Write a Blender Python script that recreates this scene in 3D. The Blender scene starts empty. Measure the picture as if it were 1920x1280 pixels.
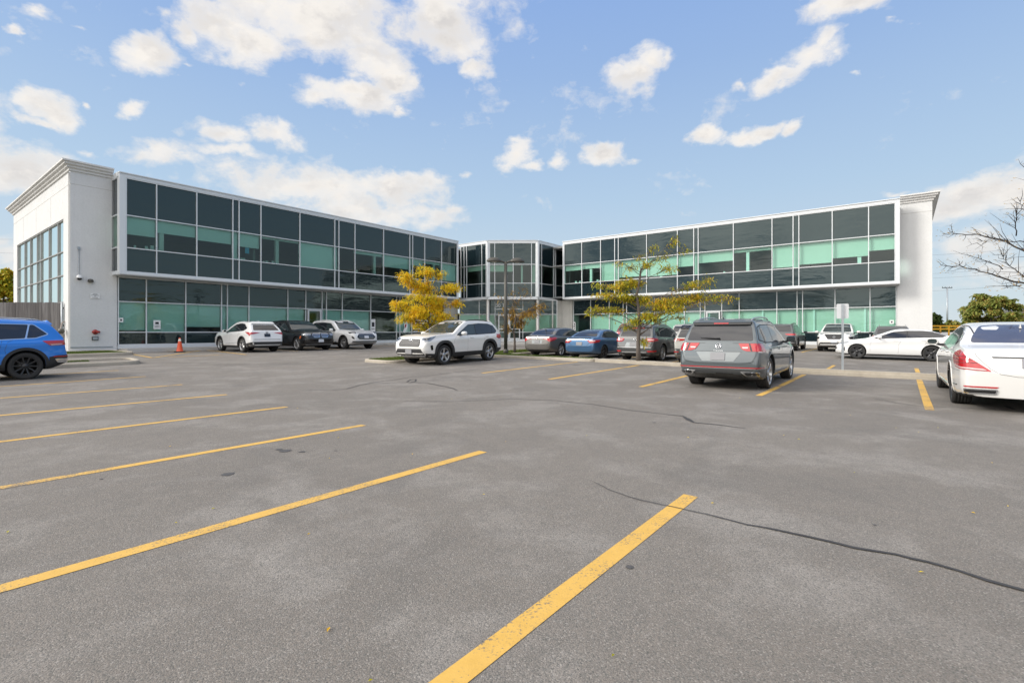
import bpy, bmesh, math, random
from mathutils import Vector, Matrix
from mathutils.bvhtree import BVHTree
from mathutils.geometry import delaunay_2d_cdt
random.seed(7)
rnd = random.random
SC = bpy.context.scene
COL = SC.collection
FPX = 942.0; HY = 622.6; EYE = 1.3          # calibration of the photograph (1920x1280)
_n = math.hypot(732, 942)
U = Vector((732/_n, 942/_n)); N = Vector((942/_n, -732/_n))   # the two site axes

def uc(u, c, z=0.0):
    return Vector((u*U.x + c*N.x, u*U.y + c*N.y, z))
def sst(a, b, t):
    return min(1.0, max(0.0, (t-a)/(b-a)))
def smooth(a, b, t):
    t = sst(a, b, t); return t*t*(3-2*t)
def gz(x, y):
    l = .25*sst(12, 27, y)+.08*sst(27, 40, y)
    r = .17*sst(19, 29, y)+.13*sst(29, 42, y)
    k = sst(5, 14, x)
    z = l*(1-k)+r*k
    u = x*U.x+y*U.y; c = x*N.x+y*N.y       # the far bays lie a little lower than the kerb strip
    z -= .165*smooth(18.1, 19.9, u)*(1-smooth(26, 33, u))*smooth(-17.6, -14.6, c)*(1-.5*k)
    return z
def px2g(X, Y, d=0.0):
    y = 5.0
    for _ in range(60):
        x = (X-960)/FPX*y
        y = .5*y+.5*FPX*(EYE-gz(x, y)-d)/(Y-HY)
    return Vector(((X-960)/FPX*y, y, gz((X-960)/FPX*y, y)))

# ---------------------------------------------------------------- materials
def new_mat(name):
    m = bpy.data.materials.new(name); m.use_nodes = True
    nt = m.node_tree; nt.nodes.clear()
    out = nt.nodes.new('ShaderNodeOutputMaterial')
    return m, nt, out
def nd(nt, typ, **kw):
    n = nt.nodes.new(typ)
    for k, v in kw.items():
        if k in n.inputs: n.inputs[k].default_value = v
        else: setattr(n, k, v)
    return n
def lk(nt, a, b): nt.links.new(a, b)
def mix_rgb(nt, fac, a, b, blend='MIX'):
    m = nt.nodes.new('ShaderNodeMix'); m.data_type = 'RGBA'; m.blend_type = blend
    for sock, v in ((m.inputs[0], fac), (m.inputs[6], a), (m.inputs[7], b)):
        if hasattr(v, 'links'): nt.links.new(v, sock)
        elif isinstance(v, (int, float)): sock.default_value = v
        else: sock.default_value = (*v, 1)
    return m.outputs[2]
def ramp(nt, src, stops, interp='LINEAR'):
    r = nt.nodes.new('ShaderNodeValToRGB'); r.color_ramp.interpolation = interp
    e = r.color_ramp.elements
    while len(e) < len(stops): e.new(0.5)
    for i, (p, c) in enumerate(stops):
        e[i].position = p
        e[i].color = (c, c, c, 1) if isinstance(c, (int, float)) else (*c, 1)
    nt.links.new(src, r.inputs[0]); return r.outputs[0]
def math_n(nt, op, a, b=None, clamp=False):
    m = nt.nodes.new('ShaderNodeMath'); m.operation = op; m.use_clamp = clamp
    for i, v in enumerate((a, b)):
        if v is None: continue
        if hasattr(v, 'links'): nt.links.new(v, m.inputs[i])
        else: m.inputs[i].default_value = v
    return m.outputs[0]
def noise(nt, coord, scale, detail=4, rough=.55, dist=0.0):
    n = nd(nt, 'ShaderNodeTexNoise', Scale=scale, Detail=detail, Roughness=rough, Distortion=dist)
    if coord is not None: nt.links.new(coord, n.inputs['Vector'])
    return n.outputs['Fac']
def simple(name, col, rough=.5, metal=0.0, spec=.5, coat=0.0, var=0.06, vscale=3.0, bump=0.0, bscale=60, coat_rough=.03, emis=None):
    m, nt, out = new_mat(name)
    p = nd(nt, 'ShaderNodeBsdfPrincipled', Roughness=rough, Metallic=metal)
    p.inputs['Specular IOR Level'].default_value = spec
    p.inputs['Coat Weight'].default_value = coat
    p.inputs['Coat Roughness'].default_value = coat_rough
    tc = nd(nt, 'ShaderNodeTexCoord')
    f = noise(nt, tc.outputs['Object'], vscale, 5)
    lo = tuple(max(0, c*(1-var)) for c in col); hi = tuple(min(1, c*(1+var)) for c in col)
    c = mix_rgb(nt, f, lo, hi)
    lk(nt, c, p.inputs['Base Color'])
    if bump:
        b = nd(nt, 'ShaderNodeBump', Strength=bump, Distance=.01)
        lk(nt, noise(nt, tc.outputs['Object'], bscale, 4), b.inputs['Height']); lk(nt, b.outputs[0], p.inputs['Normal'])
    if emis:
        p.inputs['Emission Color'].default_value = (*col, 1); p.inputs['Emission Strength'].default_value = emis
    lk(nt, p.outputs[0], out.inputs[0])
    return m
M = {}

# ---------------------------------------------------------------- mesh helpers
def obj(name, me, parent=None, mat=None):
    o = bpy.data.objects.new(name, me); COL.objects.link(o)
    if parent is not None: o.parent = parent
    if mat is not None and me is not None and len(me.materials) == 0:
        for mm in (mat if isinstance(mat, (list, tuple)) else [mat]): me.materials.append(mm)
    return o
def empty(name, loc, rz=0.0):
    o = bpy.data.objects.new(name, None); COL.objects.link(o)
    o.location = loc; o.rotation_euler = (0, 0, rz); o.empty_display_size = .3
    return o
def tag(o, label=None, cat=None, group=None, kind=None):
    if label: o['label'] = label
    if cat: o['category'] = cat
    if group: o['group'] = group
    if kind: o['kind'] = kind
    return o
class MB:
    """collects faces"""
    def __init__(s): s.v = []; s.f = []; s.m = []; s.sm = []
    def face(s, pts, mi=0, sm=False):
        b = len(s.v); s.v += [tuple(p) for p in pts]; s.f.append(tuple(range(b, b+len(pts)))); s.m.append(mi); s.sm.append(sm)
    def mesh(s, vs, fs, mi=0, sm=False):
        b = len(s.v); s.v += [tuple(p) for p in vs]
        for f in fs: s.f.append(tuple(i+b for i in f)); s.m.append(mi); s.sm.append(sm)
    def box(s, c, size, mi=0, X=None, Y=None):
        """box by centre and full sizes; X, Y axes optional"""
        X = Vector(X) if X else Vector((1, 0, 0)); Y = Vector(Y) if Y else Vector((0, 1, 0)); Z = X.cross(Y)
        c = Vector(c); a, b_, d = (q/2 for q in size)
        vs = [c+X*(i*a)+Y*(j*b_)+Z*(k*d) for k in (-1, 1) for j in (-1, 1) for i in (-1, 1)]
        s.mesh(vs, [(0, 2, 3, 1), (4, 5, 7, 6), (0, 1, 5, 4), (2, 6, 7, 3), (0, 4, 6, 2), (1, 3, 7, 5)], mi)
    def quadbox(s, a, b, z0, z1, th, n, off0, mi=0):
        """wall slab between plan points a,b from z0..z1; n = outward normal; front at off0, thickness th behind"""
        a = Vector(a); b = Vector(b); n = Vector(n)
        P = []
        for z in (z0, z1):
            for q in (a, b):
                for o in (off0-th, off0):
                    P.append((q.x+n.x*o, q.y+n.y*o, z))
        s.mesh(P, [(0, 1, 3, 2), (4, 6, 7, 5), (0, 4, 5, 1), (2, 3, 7, 6), (1, 5, 7, 3), (0, 2, 6, 4)], mi)
    def prism(s, poly, z0, z1, mi=0, top=True, bottom=True):
        k = len(poly)
        vs = [(p[0], p[1], z0) for p in poly]+[(p[0], p[1], z1) for p in poly]
        fs = [(i, (i+1) % k, k+(i+1) % k, k+i) for i in range(k)]
        if top: fs.append(tuple(range(k, 2*k)))
        if bottom: fs.append(tuple(reversed(range(k))))
        s.mesh(vs, fs, mi)
    def tube(s, pts, rads, seg=8, mi=0, sm=True, cap=True):
        pts = [Vector(p) for p in pts]
        if not isinstance(rads, (list, tuple)): rads = [rads]*len(pts)
        vs = []; fs = []
        prev = None
        for i, p in enumerate(pts):
            t = (pts[min(i+1, len(pts)-1)]-pts[max(i-1, 0)])
            if t.length < 1e-9: t = Vector((0, 0, 1))
            t.normalize()
            if prev is None:
                a = t.orthogonal().normalized()
            else:
                a = prev-t*prev.dot(t)
                a = a.normalized() if a.length > 1e-6 else t.orthogonal().normalized()
            prev = a; b = t.cross(a)
            for k in range(seg):
                an = 2*math.pi*k/seg
                vs.append(p+(a*math.cos(an)+b*math.sin(an))*rads[i])
        for i in range(len(pts)-1):
            for k in range(seg):
                fs.append((i*seg+k, i*seg+(k+1) % seg, (i+1)*seg+(k+1) % seg, (i+1)*seg+k))
        if cap:
            fs.append(tuple(reversed(range(seg)))); fs.append(tuple(range((len(pts)-1)*seg, len(pts)*seg)))
        s.mesh(vs, fs, mi, sm)
    def lathe(s, prof, seg=32, axis='Z', c=(0, 0, 0), mi=0, sm=True, close=False):
        vs = []; fs = []; k = len(prof)
        for j in range(seg):
            an = 2*math.pi*j/seg; ca, sa = math.cos(an), math.sin(an)
            for r, h in prof:
                if axis == 'Z': q = (c[0]+r*ca, c[1]+r*sa, c[2]+h)
                else: q = (c[0]+r*ca, c[1]+h, c[2]+r*sa)
                vs.append(q)
        for j in range(seg):
            j2 = (j+1) % seg
            for i in range(k-1 if not close else k):
                i2 = (i+1) % k
                f = (j*k+i, j2*k+i, j2*k+i2, j*k+i2)
                fs.append(f if axis == 'Z' else tuple(reversed(f)))
        s.mesh(vs, fs, mi, sm)
    def build(s, name, mats, parent=None, merge=False, bevel=0, autosm=False):
        me = bpy.data.meshes.new(name)
        me.from_pydata(s.v, [], s.f)
        for mm in (mats if isinstance(mats, (list, tuple)) else [mats]): me.materials.append(mm)
        me.polygons.foreach_set('material_index', s.m)
        me.polygons.foreach_set('use_smooth', s.sm)
        if merge or bevel:
            bm = bmesh.new(); bm.from_mesh(me)
            bmesh.ops.remove_doubles(bm, verts=bm.verts, dist=1e-5)
            if bevel:
                ed = [e for e in bm.edges if len(e.link_faces) == 2 and e.calc_face_angle(0) > .6]
                bmesh.ops.bevel(bm, geom=ed, offset=bevel, segments=2, affect='EDGES', profile=.7, clamp_overlap=True)
            bm.to_mesh(me); bm.free()
        me.update()
        return obj(name, me, parent)
def text_mesh(body, size, ext=.004):
    cu = bpy.data.curves.new('lettering', 'FONT'); cu.body = body; cu.size = size; cu.extrude = ext; cu.align_x = 'CENTER'
    o = bpy.data.objects.new('tmp_text', cu); COL.objects.link(o)
    bpy.context.view_layer.update()
    me = bpy.data.meshes.new_from_object(o.evaluated_get(bpy.context.evaluated_depsgraph_get()))
    bpy.data.objects.remove(o); return me
def evaluated(o):
    bpy.context.view_layer.update()
    dg = bpy.context.evaluated_depsgraph_get()
    return bpy.data.meshes.new_from_object(o.evaluated_get(dg))
# ================================================================ camera, light, sky
cam_d = bpy.data.cameras.new('camera'); cam = bpy.data.objects.new('camera', cam_d); COL.objects.link(cam)
cam_d.sensor_width = 36.0; cam_d.lens = 36.0*FPX/1920.0
cam_d.shift_y = -(640-HY)/1920.0
cam_d.clip_start = .05; cam_d.clip_end = 6000
cam.location = (0, 0, EYE); cam.rotation_euler = (math.radians(90), 0, 0)
SC.camera = cam
SC.view_settings.view_transform = 'Standard'; SC.view_settings.look = 'None'
SC.view_settings.exposure = 0.08; SC.view_settings.gamma = 1.0
SUN_EL = math.radians(32); SUN_DIR = Vector((-.993, -.12)).normalized()
to_sun = Vector((SUN_DIR.x*math.cos(SUN_EL), SUN_DIR.y*math.cos(SUN_EL), math.sin(SUN_EL)))
sl = bpy.data.lights.new('sun', 'SUN'); sun = bpy.data.objects.new('sun', sl); COL.objects.link(sun)
sl.energy = 2.75; sl.angle = math.radians(18); sl.color = (1.0, .945, .86)
sun.rotation_euler = (-to_sun).to_track_quat('-Z', 'Y').to_euler(); sun.location = (0, 0, 30)

W = bpy.data.worlds.new('World'); SC.world = W; W.use_nodes = True
nt = W.node_tree; nt.nodes.clear()
wo = nt.nodes.new('ShaderNodeOutputWorld'); bg = nt.nodes.new('ShaderNodeBackground')
sky = nt.nodes.new('ShaderNodeTexSky'); sky.sky_type = 'NISHITA'; sky.sun_disc = False
sky.sun_elevation = SUN_EL; sky.sun_rotation = math.atan2(SUN_DIR.x, SUN_DIR.y); sky.air_density = 1.0; sky.dust_density = 1.5; sky.ozone_density = 1.0
tc = nt.nodes.new('ShaderNodeTexCoord'); D = tc.outputs['Generated']
nrm = nd(nt, 'ShaderNodeVectorMath', operation='NORMALIZE'); lk(nt, D, nrm.inputs[0]); D = nrm.outputs[0]
sep = nt.nodes.new('ShaderNodeSeparateXYZ'); lk(nt, D, sep.inputs[0])
az = math_n(nt, 'ARCTAN2', sep.outputs[0], sep.outputs[1])
el = math_n(nt, 'ARCSINE', sep.outputs[2])
# clear-sky colour by elevation (display values), blended with the physical sky
eln = math_n(nt, 'DIVIDE', el, math.pi/2)
grad = ramp(nt, eln, [(0.0, (.64, .73, .78)), (.04, (.60, .71, .78)), (.16, (.45, .61, .79)), (.30, (.32, .48, .77)), (.40, (.26, .42, .77)), (1.0, (.2, .34, .7))])
SKY_K = .1
nish = nd(nt, 'ShaderNodeVectorMath', operation='SCALE'); lk(nt, sky.outputs[0], nish.inputs[0]); nish.inputs['Scale'].default_value = SKY_K
base = mix_rgb(nt, .92, nish.outputs[0], grad)
# clouds: ellipses at fixed sky directions, broken up by noise
comb = nt.nodes.new('ShaderNodeCombineXYZ'); lk(nt, az, comb.inputs[0]); lk(nt, el, comb.inputs[1])
stretch = nd(nt, 'ShaderNodeVectorMath', operation='MULTIPLY'); lk(nt, D, stretch.inputs[0]); stretch.inputs[1].default_value = (1, 1, 1.5)
nA = noise(nt, stretch.outputs[0], 5.5, 12, .62, .05)
shf = nd(nt, 'ShaderNodeVectorMath', operation='ADD'); lk(nt, stretch.outputs[0], shf.inputs[0]); shf.inputs[1].default_value = (-.012, 0, .035)
nS = noise(nt, shf.outputs[0], 9.0, 8, .58, .05); nS0 = noise(nt, stretch.outputs[0], 9.0, 8, .58, .05)
nB = noise(nt, stretch.outputs[0], 21.0, 8, .62, .3)
CL = [(600,40,190,75,1),(285,98,50,40,1),(345,62,40,26,.9),(300,30,30,16,.6),(430,70,120,52,1),(305,100,50,34,.9),(690,110,75,55,.9),(815,25,62,62,1),(835,85,70,36,.85),(885,125,32,24,.7),(665,178,95,30,1),(735,162,38,26,1),(600,186,50,20,.7),
 (95,208,42,34,1),(70,232,34,14,.8),(252,202,28,17,.95),(75,22,34,14,.55),(5,48,14,12,.6),(145,50,18,8,.45),(160,193,10,7,.5),(460,160,26,14,.6),(352,118,18,10,.6),(750,212,16,10,.5),
 (400,255,75,30,.9),(510,250,58,36,1),(300,290,95,30,.85),(420,290,120,20,.8),(55,330,105,48,.9),(160,290,22,12,.5),
 (560,352,210,46,1),(740,352,92,34,1),(700,395,150,28,.8),(470,345,140,26,.8),(850,385,22,8,.4),
 (957,297,32,24,1),(985,312,30,12,.8),(1040,303,24,16,.75),(1130,290,44,22,1),(1190,302,24,8,.5),(868,320,14,8,.45),
 (1215,95,38,34,.95),(1185,130,44,38,.85),(1240,95,20,36,.7),(1515,95,66,34,1),(1465,135,44,26,.9),(1570,95,30,22,.55),(1540,75,34,20,.9),(1400,140,12,10,.5),(1598,138,14,8,.5),
 (1580,5,95,28,.9),(1535,12,44,20,.8),(1680,28,20,6,.4),(1325,258,32,15,.9),(1385,258,40,14,.9),(1430,240,48,14,.85),(1495,237,22,12,.85),
 (1830,365,90,30,.95),(1900,370,60,36,.95),(1770,392,60,24,.85),(1700,362,30,8,.6),(1820,478,120,34,.7),(1900,505,120,28,.6),(1800,540,120,14,.35),(10,460,70,30,.6)]
wn = nd(nt, 'ShaderNodeTexNoise', Scale=8.0, Detail=6.0, Roughness=.6); lk(nt, stretch.outputs[0], wn.inputs['Vector'])
w1 = nd(nt, 'ShaderNodeVectorMath', operation='SUBTRACT'); lk(nt, wn.outputs['Color'], w1.inputs[0]); w1.inputs[1].default_value = (.5, .5, .5)
w2 = nd(nt, 'ShaderNodeVectorMath', operation='MULTIPLY'); lk(nt, w1.outputs[0], w2.inputs[0]); w2.inputs[1].default_value = (.10, .075, 0)
w3 = nd(nt, 'ShaderNodeVectorMath', operation='ADD'); lk(nt, comb.outputs[0], w3.inputs[0]); lk(nt, w2.outputs[0], w3.inputs[1])
comb = w3
fld = None
for (cx, cy, rx_, ry_, w) in CL:
    tx = (cx-960)/FPX; ty = (HY-cy)/FPX
    a0 = math.atan(tx); e0 = math.atan(ty*math.cos(a0))
    ra = rx_/FPX*math.cos(a0)**2*1.5; re = ry_/FPX*math.cos(a0)*math.cos(e0)**2*1.5
    s1 = nd(nt, 'ShaderNodeVectorMath', operation='SUBTRACT'); lk(nt, comb.outputs[0], s1.inputs[0]); s1.inputs[1].default_value = (a0, e0, 0)
    s2 = nd(nt, 'ShaderNodeVectorMath', operation='MULTIPLY'); lk(nt, s1.outputs[0], s2.inputs[0]); s2.inputs[1].default_value = (1/ra, 1/re, 0)
    s3 = nd(nt, 'ShaderNodeVectorMath', operation='LENGTH'); lk(nt, s2.outputs[0], s3.inputs[0])
    v = nt.nodes.new('ShaderNodeMath'); v.operation = 'MULTIPLY_ADD'; lk(nt, s3.outputs['Value'], v.inputs[0]); v.inputs[1].default_value = -w; v.inputs[2].default_value = w
    fld = v.outputs[0] if fld is None else math_n(nt, 'MAXIMUM', fld, v.outputs[0])
# unseen clouds added behind the photographer and overhead as fill light
back = math_n(nt, 'MULTIPLY', math_n(nt, 'SUBTRACT', .2, sep.outputs[1], True), 3.0, True)
over = math_n(nt, 'MULTIPLY', math_n(nt, 'SUBTRACT', sep.outputs[2], .66, True), 6.0, True)
sdot = nd(nt, 'ShaderNodeVectorMath', operation='DOT_PRODUCT'); lk(nt, D, sdot.inputs[0]); sdot.inputs[1].default_value = (-.78, -.62, 0)
sside = math_n(nt, 'MULTIPLY', math_n(nt, 'ADD', sdot.outputs['Value'], .12, True), 3.0, True)
back = math_n(nt, 'MAXIMUM', math_n(nt, 'MULTIPLY', back, sside), over)
nC = noise(nt, stretch.outputs[0], 2.6, 3, .5)
fb = math_n(nt, 'MULTIPLY', math_n(nt, 'MULTIPLY', math_n(nt, 'SUBTRACT', nC, .38), 6.0), back)
fld = math_n(nt, 'MAXIMUM', fld, fb)
fld = math_n(nt, 'MAXIMUM', fld, -.6)
f1 = math_n(nt, 'ADD', fld, math_n(nt, 'MULTIPLY', math_n(nt, 'SUBTRACT', nA, .5), 1.7))
f2 = math_n(nt, 'ADD', f1, math_n(nt, 'MULTIPLY', math_n(nt, 'SUBTRACT', nB, .5), .95))
dens = ramp(nt, f2, [(.17, 0.0), (.32, .28), (.52, .80), (.82, 1.0)], 'LINEAR')
# sunlit tops, greyer thick bases
nD = noise(nt, stretch.outputs[0], 9.0, 6, .6, .2)
thick = math_n(nt, 'MULTIPLY', ramp(nt, f2, [(.55, 0.0), (1.0, 1.0)]), ramp(nt, nD, [(.38, 0.0), (.68, 1.0)]))
relief = ramp(nt, math_n(nt, 'ADD', math_n(nt, 'MULTIPLY', math_n(nt, 'SUBTRACT', nS, nS0), 3.2), .5), [(.30, 0.0), (.72, 1.0)])
shade = math_n(nt, 'MULTIPLY', math_n(nt, 'ADD', math_n(nt, 'MULTIPLY', relief, .6), math_n(nt, 'MULTIPLY', thick, .45)), ramp(nt, f2, [(.35, .15), (.9, 1.0)]))
ccol = mix_rgb(nt, shade, (.97, .925, .87), (.66, .64, .635))
hz = ramp(nt, eln, [(0.0, .55), (.12, .2), (.25, 0.0)])
ccol = mix_rgb(nt, hz, ccol, (.70, .72, .74))
# the added clouds on the sun's side and overhead, brightened for fill and reflections
dts = nd(nt, 'ShaderNodeVectorMath', operation='DOT_PRODUCT'); lk(nt, D, dts.inputs[0]); dts.inputs[1].default_value = tuple(Vector((-.62, -.55, .56)).normalized())
gain = math_n(nt, 'ADD', .95, math_n(nt, 'MULTIPLY', back, math_n(nt, 'MULTIPLY', math_n(nt, 'MAXIMUM', dts.outputs['Value'], 0.0), 1.95)))
cg = nd(nt, 'ShaderNodeVectorMath', operation='SCALE'); lk(nt, ccol, cg.inputs[0]); lk(nt, gain, cg.inputs['Scale'])
fin = mix_rgb(nt, dens, base, cg.outputs[0])
lk(nt, fin, bg.inputs[0]); bg.inputs[1].default_value = 1.0
lk(nt, bg.outputs[0], wo.inputs[0])
W.cycles.sampling_method = 'MANUAL'; W.cycles.sample_map_resolution = 1024
# ================================================================ materials
def asphalt():
    m, nt, out = new_mat('asphalt')
    p = nd(nt, 'ShaderNodeBsdfPrincipled', Roughness=.88); p.inputs['Specular IOR Level'].default_value = .25
    tc = nd(nt, 'ShaderNodeTexCoord'); O = tc.outputs['Object']
    big = noise(nt, O, .16, 5, .55, .4); mid = noise(nt, O, .9, 6, .6, .3); small = noise(nt, O, 6, 5, .6)
    c = mix_rgb(nt, ramp(nt, big, [(.35, 0.0), (.65, 1.0)]), (.156, .135, .115), (.240, .213, .184))
    c = mix_rgb(nt, ramp(nt, mid, [(.48, 0.0), (.62, 1.0)]), c, (.325, .30, .272))
    c = mix_rgb(nt, math_n(nt, 'MULTIPLY', ramp(nt, noise(nt, O, .7, 6, .62, .9), [(.53, 0.0), (.66, 1.0)]), .62), c, (.085, .080, .076))
    c = mix_rgb(nt, math_n(nt, 'MULTIPLY', ramp(nt, small, [(.35, 1.0), (.6, 0.0)]), .35), c, (.09, .086, .082))
    # aggregate: light and dark stones
    vo = nd(nt, 'ShaderNodeTexVoronoi', Scale=150.0); lk(nt, O, vo.inputs['Vector'])
    sp = nt.nodes.new('ShaderNodeSeparateColor'); lk(nt, vo.outputs['Color'], sp.inputs[0])
    c = mix_rgb(nt, math_n(nt, 'MULTIPLY', ramp(nt, sp.outputs[0], [(.80, 0.0), (.95, 1.0)]), .5), c, (.50, .47, .43))
    c = mix_rgb(nt, math_n(nt, 'MULTIPLY', ramp(nt, sp.outputs[1], [(.62, 0.0), (.85, 1.0)]), .75), c, (.04, .053, .051))
    gr = noise(nt, O, 135, 4, .8)
    c = mix_rgb(nt, .5, c, mix_rgb(nt, ramp(nt, gr, [(.3, 0.0), (.7, 1.0)]), (.045, .040, .035), (.385, .350, .308)), 'MIX')
    # pale speckles seen further away
    sp2 = noise(nt, O, 42, 4, .8)
    c = mix_rgb(nt, math_n(nt, 'MULTIPLY', ramp(nt, sp2, [(.57, 0.0), (.72, 1.0)]), .4), c, (.36, .34, .32))
    # drip stains
    v2 = nd(nt, 'ShaderNodeTexVoronoi', Scale=.32); lk(nt, O, v2.inputs['Vector'])
    st = ramp(nt, v2.outputs['Distance'], [(.03, 1.0), (.075, 0.0)])
    c = mix_rgb(nt, math_n(nt, 'MULTIPLY', st, .6), c, (.05, .048, .046))
    # grass beyond the paved area, by site position
    s = nt.nodes.new('ShaderNodeSeparateXYZ'); lk(nt, O, s.inputs[0])
    ln = nd(nt, 'ShaderNodeVectorMath', operation='LENGTH'); lk(nt, O, ln.inputs[0])
    far = ramp(nt, math_n(nt, 'DIVIDE', ln.outputs['Value'], 200.0), [(.34, 0.0), (.36, 1.0)])
    gcol = mix_rgb(nt, noise(nt, O, .4, 5), (.05, .075, .02), (.12, .12, .05))
    c = mix_rgb(nt, far, c, gcol)
    lk(nt, c, p.inputs['Base Color'])
    b = nd(nt, 'ShaderNodeBump', Strength=.5, Distance=.006)
    h = math_n(nt, 'ADD', math_n(nt, 'MULTIPLY', vo.outputs['Distance'], -1.0), math_n(nt, 'MULTIPLY', gr, .6))
    lk(nt, h, b.inputs['Height']); lk(nt, b.outputs[0], p.inputs['Normal'])
    lk(nt, p.outputs[0], out.inputs[0]); return m
M['asphalt'] = asphalt()
def paint_line():
    m, nt, out = new_mat('worn_yellow_paint')
    p = nd(nt, 'ShaderNodeBsdfPrincipled', Roughness=.75)
    tc = nd(nt, 'ShaderNodeTexCoord'); O = tc.outputs['Object']
    a = noise(nt, O, 70, 4, .75); b = noise(nt, O, 1.6, 5, .6); c2 = noise(nt, O, 12, 4, .6)
    wear = math_n(nt, 'ADD', a, math_n(nt, 'MULTIPLY', math_n(nt, 'SUBTRACT', b, .52), .9))
    yel = mix_rgb(nt, c2, (.54, .32, .06), (.70, .43, .10))
    c = mix_rgb(nt, ramp(nt, wear, [(.545, 0.0), (.64, 1.0)]), yel, (.17, .145, .115))
    lk(nt, c, p.inputs['Base Color'])
    bp = nd(nt, 'ShaderNodeBump', Strength=.4, Distance=.004); lk(nt, a, bp.inputs['Height']); lk(nt, bp.outputs[0], p.inputs['Normal'])
    lk(nt, p.outputs[0], out.inputs[0]); return m
M['line'] = paint_line()
M['tar'] = simple('crack_sealant', (.045, .043, .042), .75, var=.3, vscale=20, bump=.3)
def concrete(name, a, b, joint=None, streak=0.0):
    m, nt, out = new_mat(name)
    p = nd(nt, 'ShaderNodeBsdfPrincipled', Roughness=.85); p.inputs['Specular IOR Level'].default_value = .25
    tc = nd(nt, 'ShaderNodeTexCoord'); O = tc.outputs['Object']
    f = noise(nt, O, .9, 7, .62, .3); g = noise(nt, O, 14, 5, .6)
    c = mix_rgb(nt, ramp(nt, f, [(.3, 0.0), (.72, 1.0)]), a, b)
    c = mix_rgb(nt, math_n(nt, 'MULTIPLY', ramp(nt, g, [(.45, 0.0), (.75, 1.0)]), .3), c, tuple(x*.78 for x in a))
    if streak:
        mp = nd(nt, 'ShaderNodeMapping'); lk(nt, O, mp.inputs[0]); mp.inputs['Scale'].default_value = (5, 5, .25)
        s = noise(nt, mp.outputs[0], 1.0, 5, .6)
        c = mix_rgb(nt, math_n(nt, 'MULTIPLY', ramp(nt, s, [(.52, 0.0), (.78, 1.0)]), streak), c, tuple(x*.5 for x in a))
    lk(nt, c, p.inputs['Base Color'])
    bp = nd(nt, 'ShaderNodeBump', Strength=.25, Distance=.006); lk(nt, g, bp.inputs['Height']); lk(nt, bp.outputs[0], p.inputs['Normal'])
    lk(nt, p.outputs[0], out.inputs[0]); return m
M['kerb'] = concrete('kerb_concrete', (.34, .30, .24), (.50, .45, .37))
M['walk'] = concrete('pavement_concrete', (.40, .38, .35), (.52, .50, .46))
M['stucco'] = concrete('white_stucco', (.645, .645, .635), (.70, .70, .69), streak=.10)
M['stucco_trim'] = concrete('cornice_stucco', (.62, .61, .59), (.72, .71, .69), streak=.15)
M['pier'] = concrete('pier_concrete', (.44, .43, .40), (.56, .55, .51), streak=.3)
M['alu'] = simple('white_aluminium', (.66, .68, .69), .38, metal=.15, var=.04, vscale=2)
M['frame_grey'] = simple('grey_frame', (.34, .33, .32), .45, metal=.2)
M['soffit'] = simple('soffit_panel', (.50, .50, .49), .6, var=.06)
M['dark_metal'] = simple('dark_metal', (.035, .032, .028), .45, metal=.4)
def glass_mat(name, tint, refl, wav=0.0, f0=.055):
    m, nt, out = new_mat(name)
    tr = nd(nt, 'ShaderNodeBsdfTransparent', Color=(*tint, 1)); gl = nd(nt, 'ShaderNodeBsdfGlossy', Color=(*refl, 1), Roughness=.015)
    fr = nd(nt, 'ShaderNodeFresnel', IOR=1.6)
    if wav:
        tc = nd(nt, 'ShaderNodeTexCoord'); mp = nd(nt, 'ShaderNodeMapping'); lk(nt, tc.outputs['Object'], mp.inputs[0]); mp.inputs['Scale'].default_value = (.5, .5, 1.7)
        bp = nd(nt, 'ShaderNodeBump', Strength=.5, Distance=wav); lk(nt, noise(nt, mp.outputs[0], 1.1, 3, .5, .5), bp.inputs['Height'])
        lk(nt, bp.outputs[0], gl.inputs['Normal']); lk(nt, bp.outputs[0], fr.inputs['Normal'])
    mx = nd(nt, 'ShaderNodeMixShader'); lk(nt, fr.outputs[0], mx.inputs[0]); lk(nt, tr.outputs[0], mx.inputs[1]); lk(nt, gl.outputs[0], mx.inputs[2])
    lk(nt, mx.outputs[0], out.inputs[0]); return m
M['glass'] = glass_mat('green_glass', (.60, .84, .765), (.9, 1, .97), .010)
def spandrel(name, col, wav):
    m, nt, out = new_mat(name)
    p = nd(nt, 'ShaderNodeBsdfPrincipled', Roughness=.03); p.inputs['Base Color'].default_value = (*col, 1)
    p.inputs['IOR'].default_value = 1.6; p.inputs['Specular IOR Level'].default_value = .55; p.inputs['Specular Tint'].default_value = (.85, 1, .97, 1)
    tc = nd(nt, 'ShaderNodeTexCoord'); mp = nd(nt, 'ShaderNodeMapping'); lk(nt, tc.outputs['Object'], mp.inputs[0]); mp.inputs['Scale'].default_value = (.45, .45, 1.9)
    c = mix_rgb(nt, noise(nt, tc.outputs['Object'], .5, 4), tuple(x*.85 for x in col), tuple(x*1.15 for x in col)); lk(nt, c, p.inputs['Base Color'])
    bp = nd(nt, 'ShaderNodeBump', Strength=.6, Distance=wav); lk(nt, noise(nt, mp.outputs[0], 1.2, 4, .55, .6), bp.inputs['Height']); lk(nt, bp.outputs[0], p.inputs['Normal'])
    lk(nt, p.outputs[0], out.inputs[0]); return m
M['spandrel'] = spandrel('spandrel_glass', (.010, .019, .023), .016)
M['blind'] = simple('roller_blind', (.66, .68, .62), .9, var=.03, vscale=1)
M['blind_brightened'] = simple('brightened_roller_blind', (.86, .90, .90), .9, var=.03, vscale=1)  # left wing blinds, colour lightened to make up for the weak light there
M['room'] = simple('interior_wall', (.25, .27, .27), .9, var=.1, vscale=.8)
M['ceil'] = simple('interior_ceiling', (.42, .42, .41), .9, var=.05)
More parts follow.
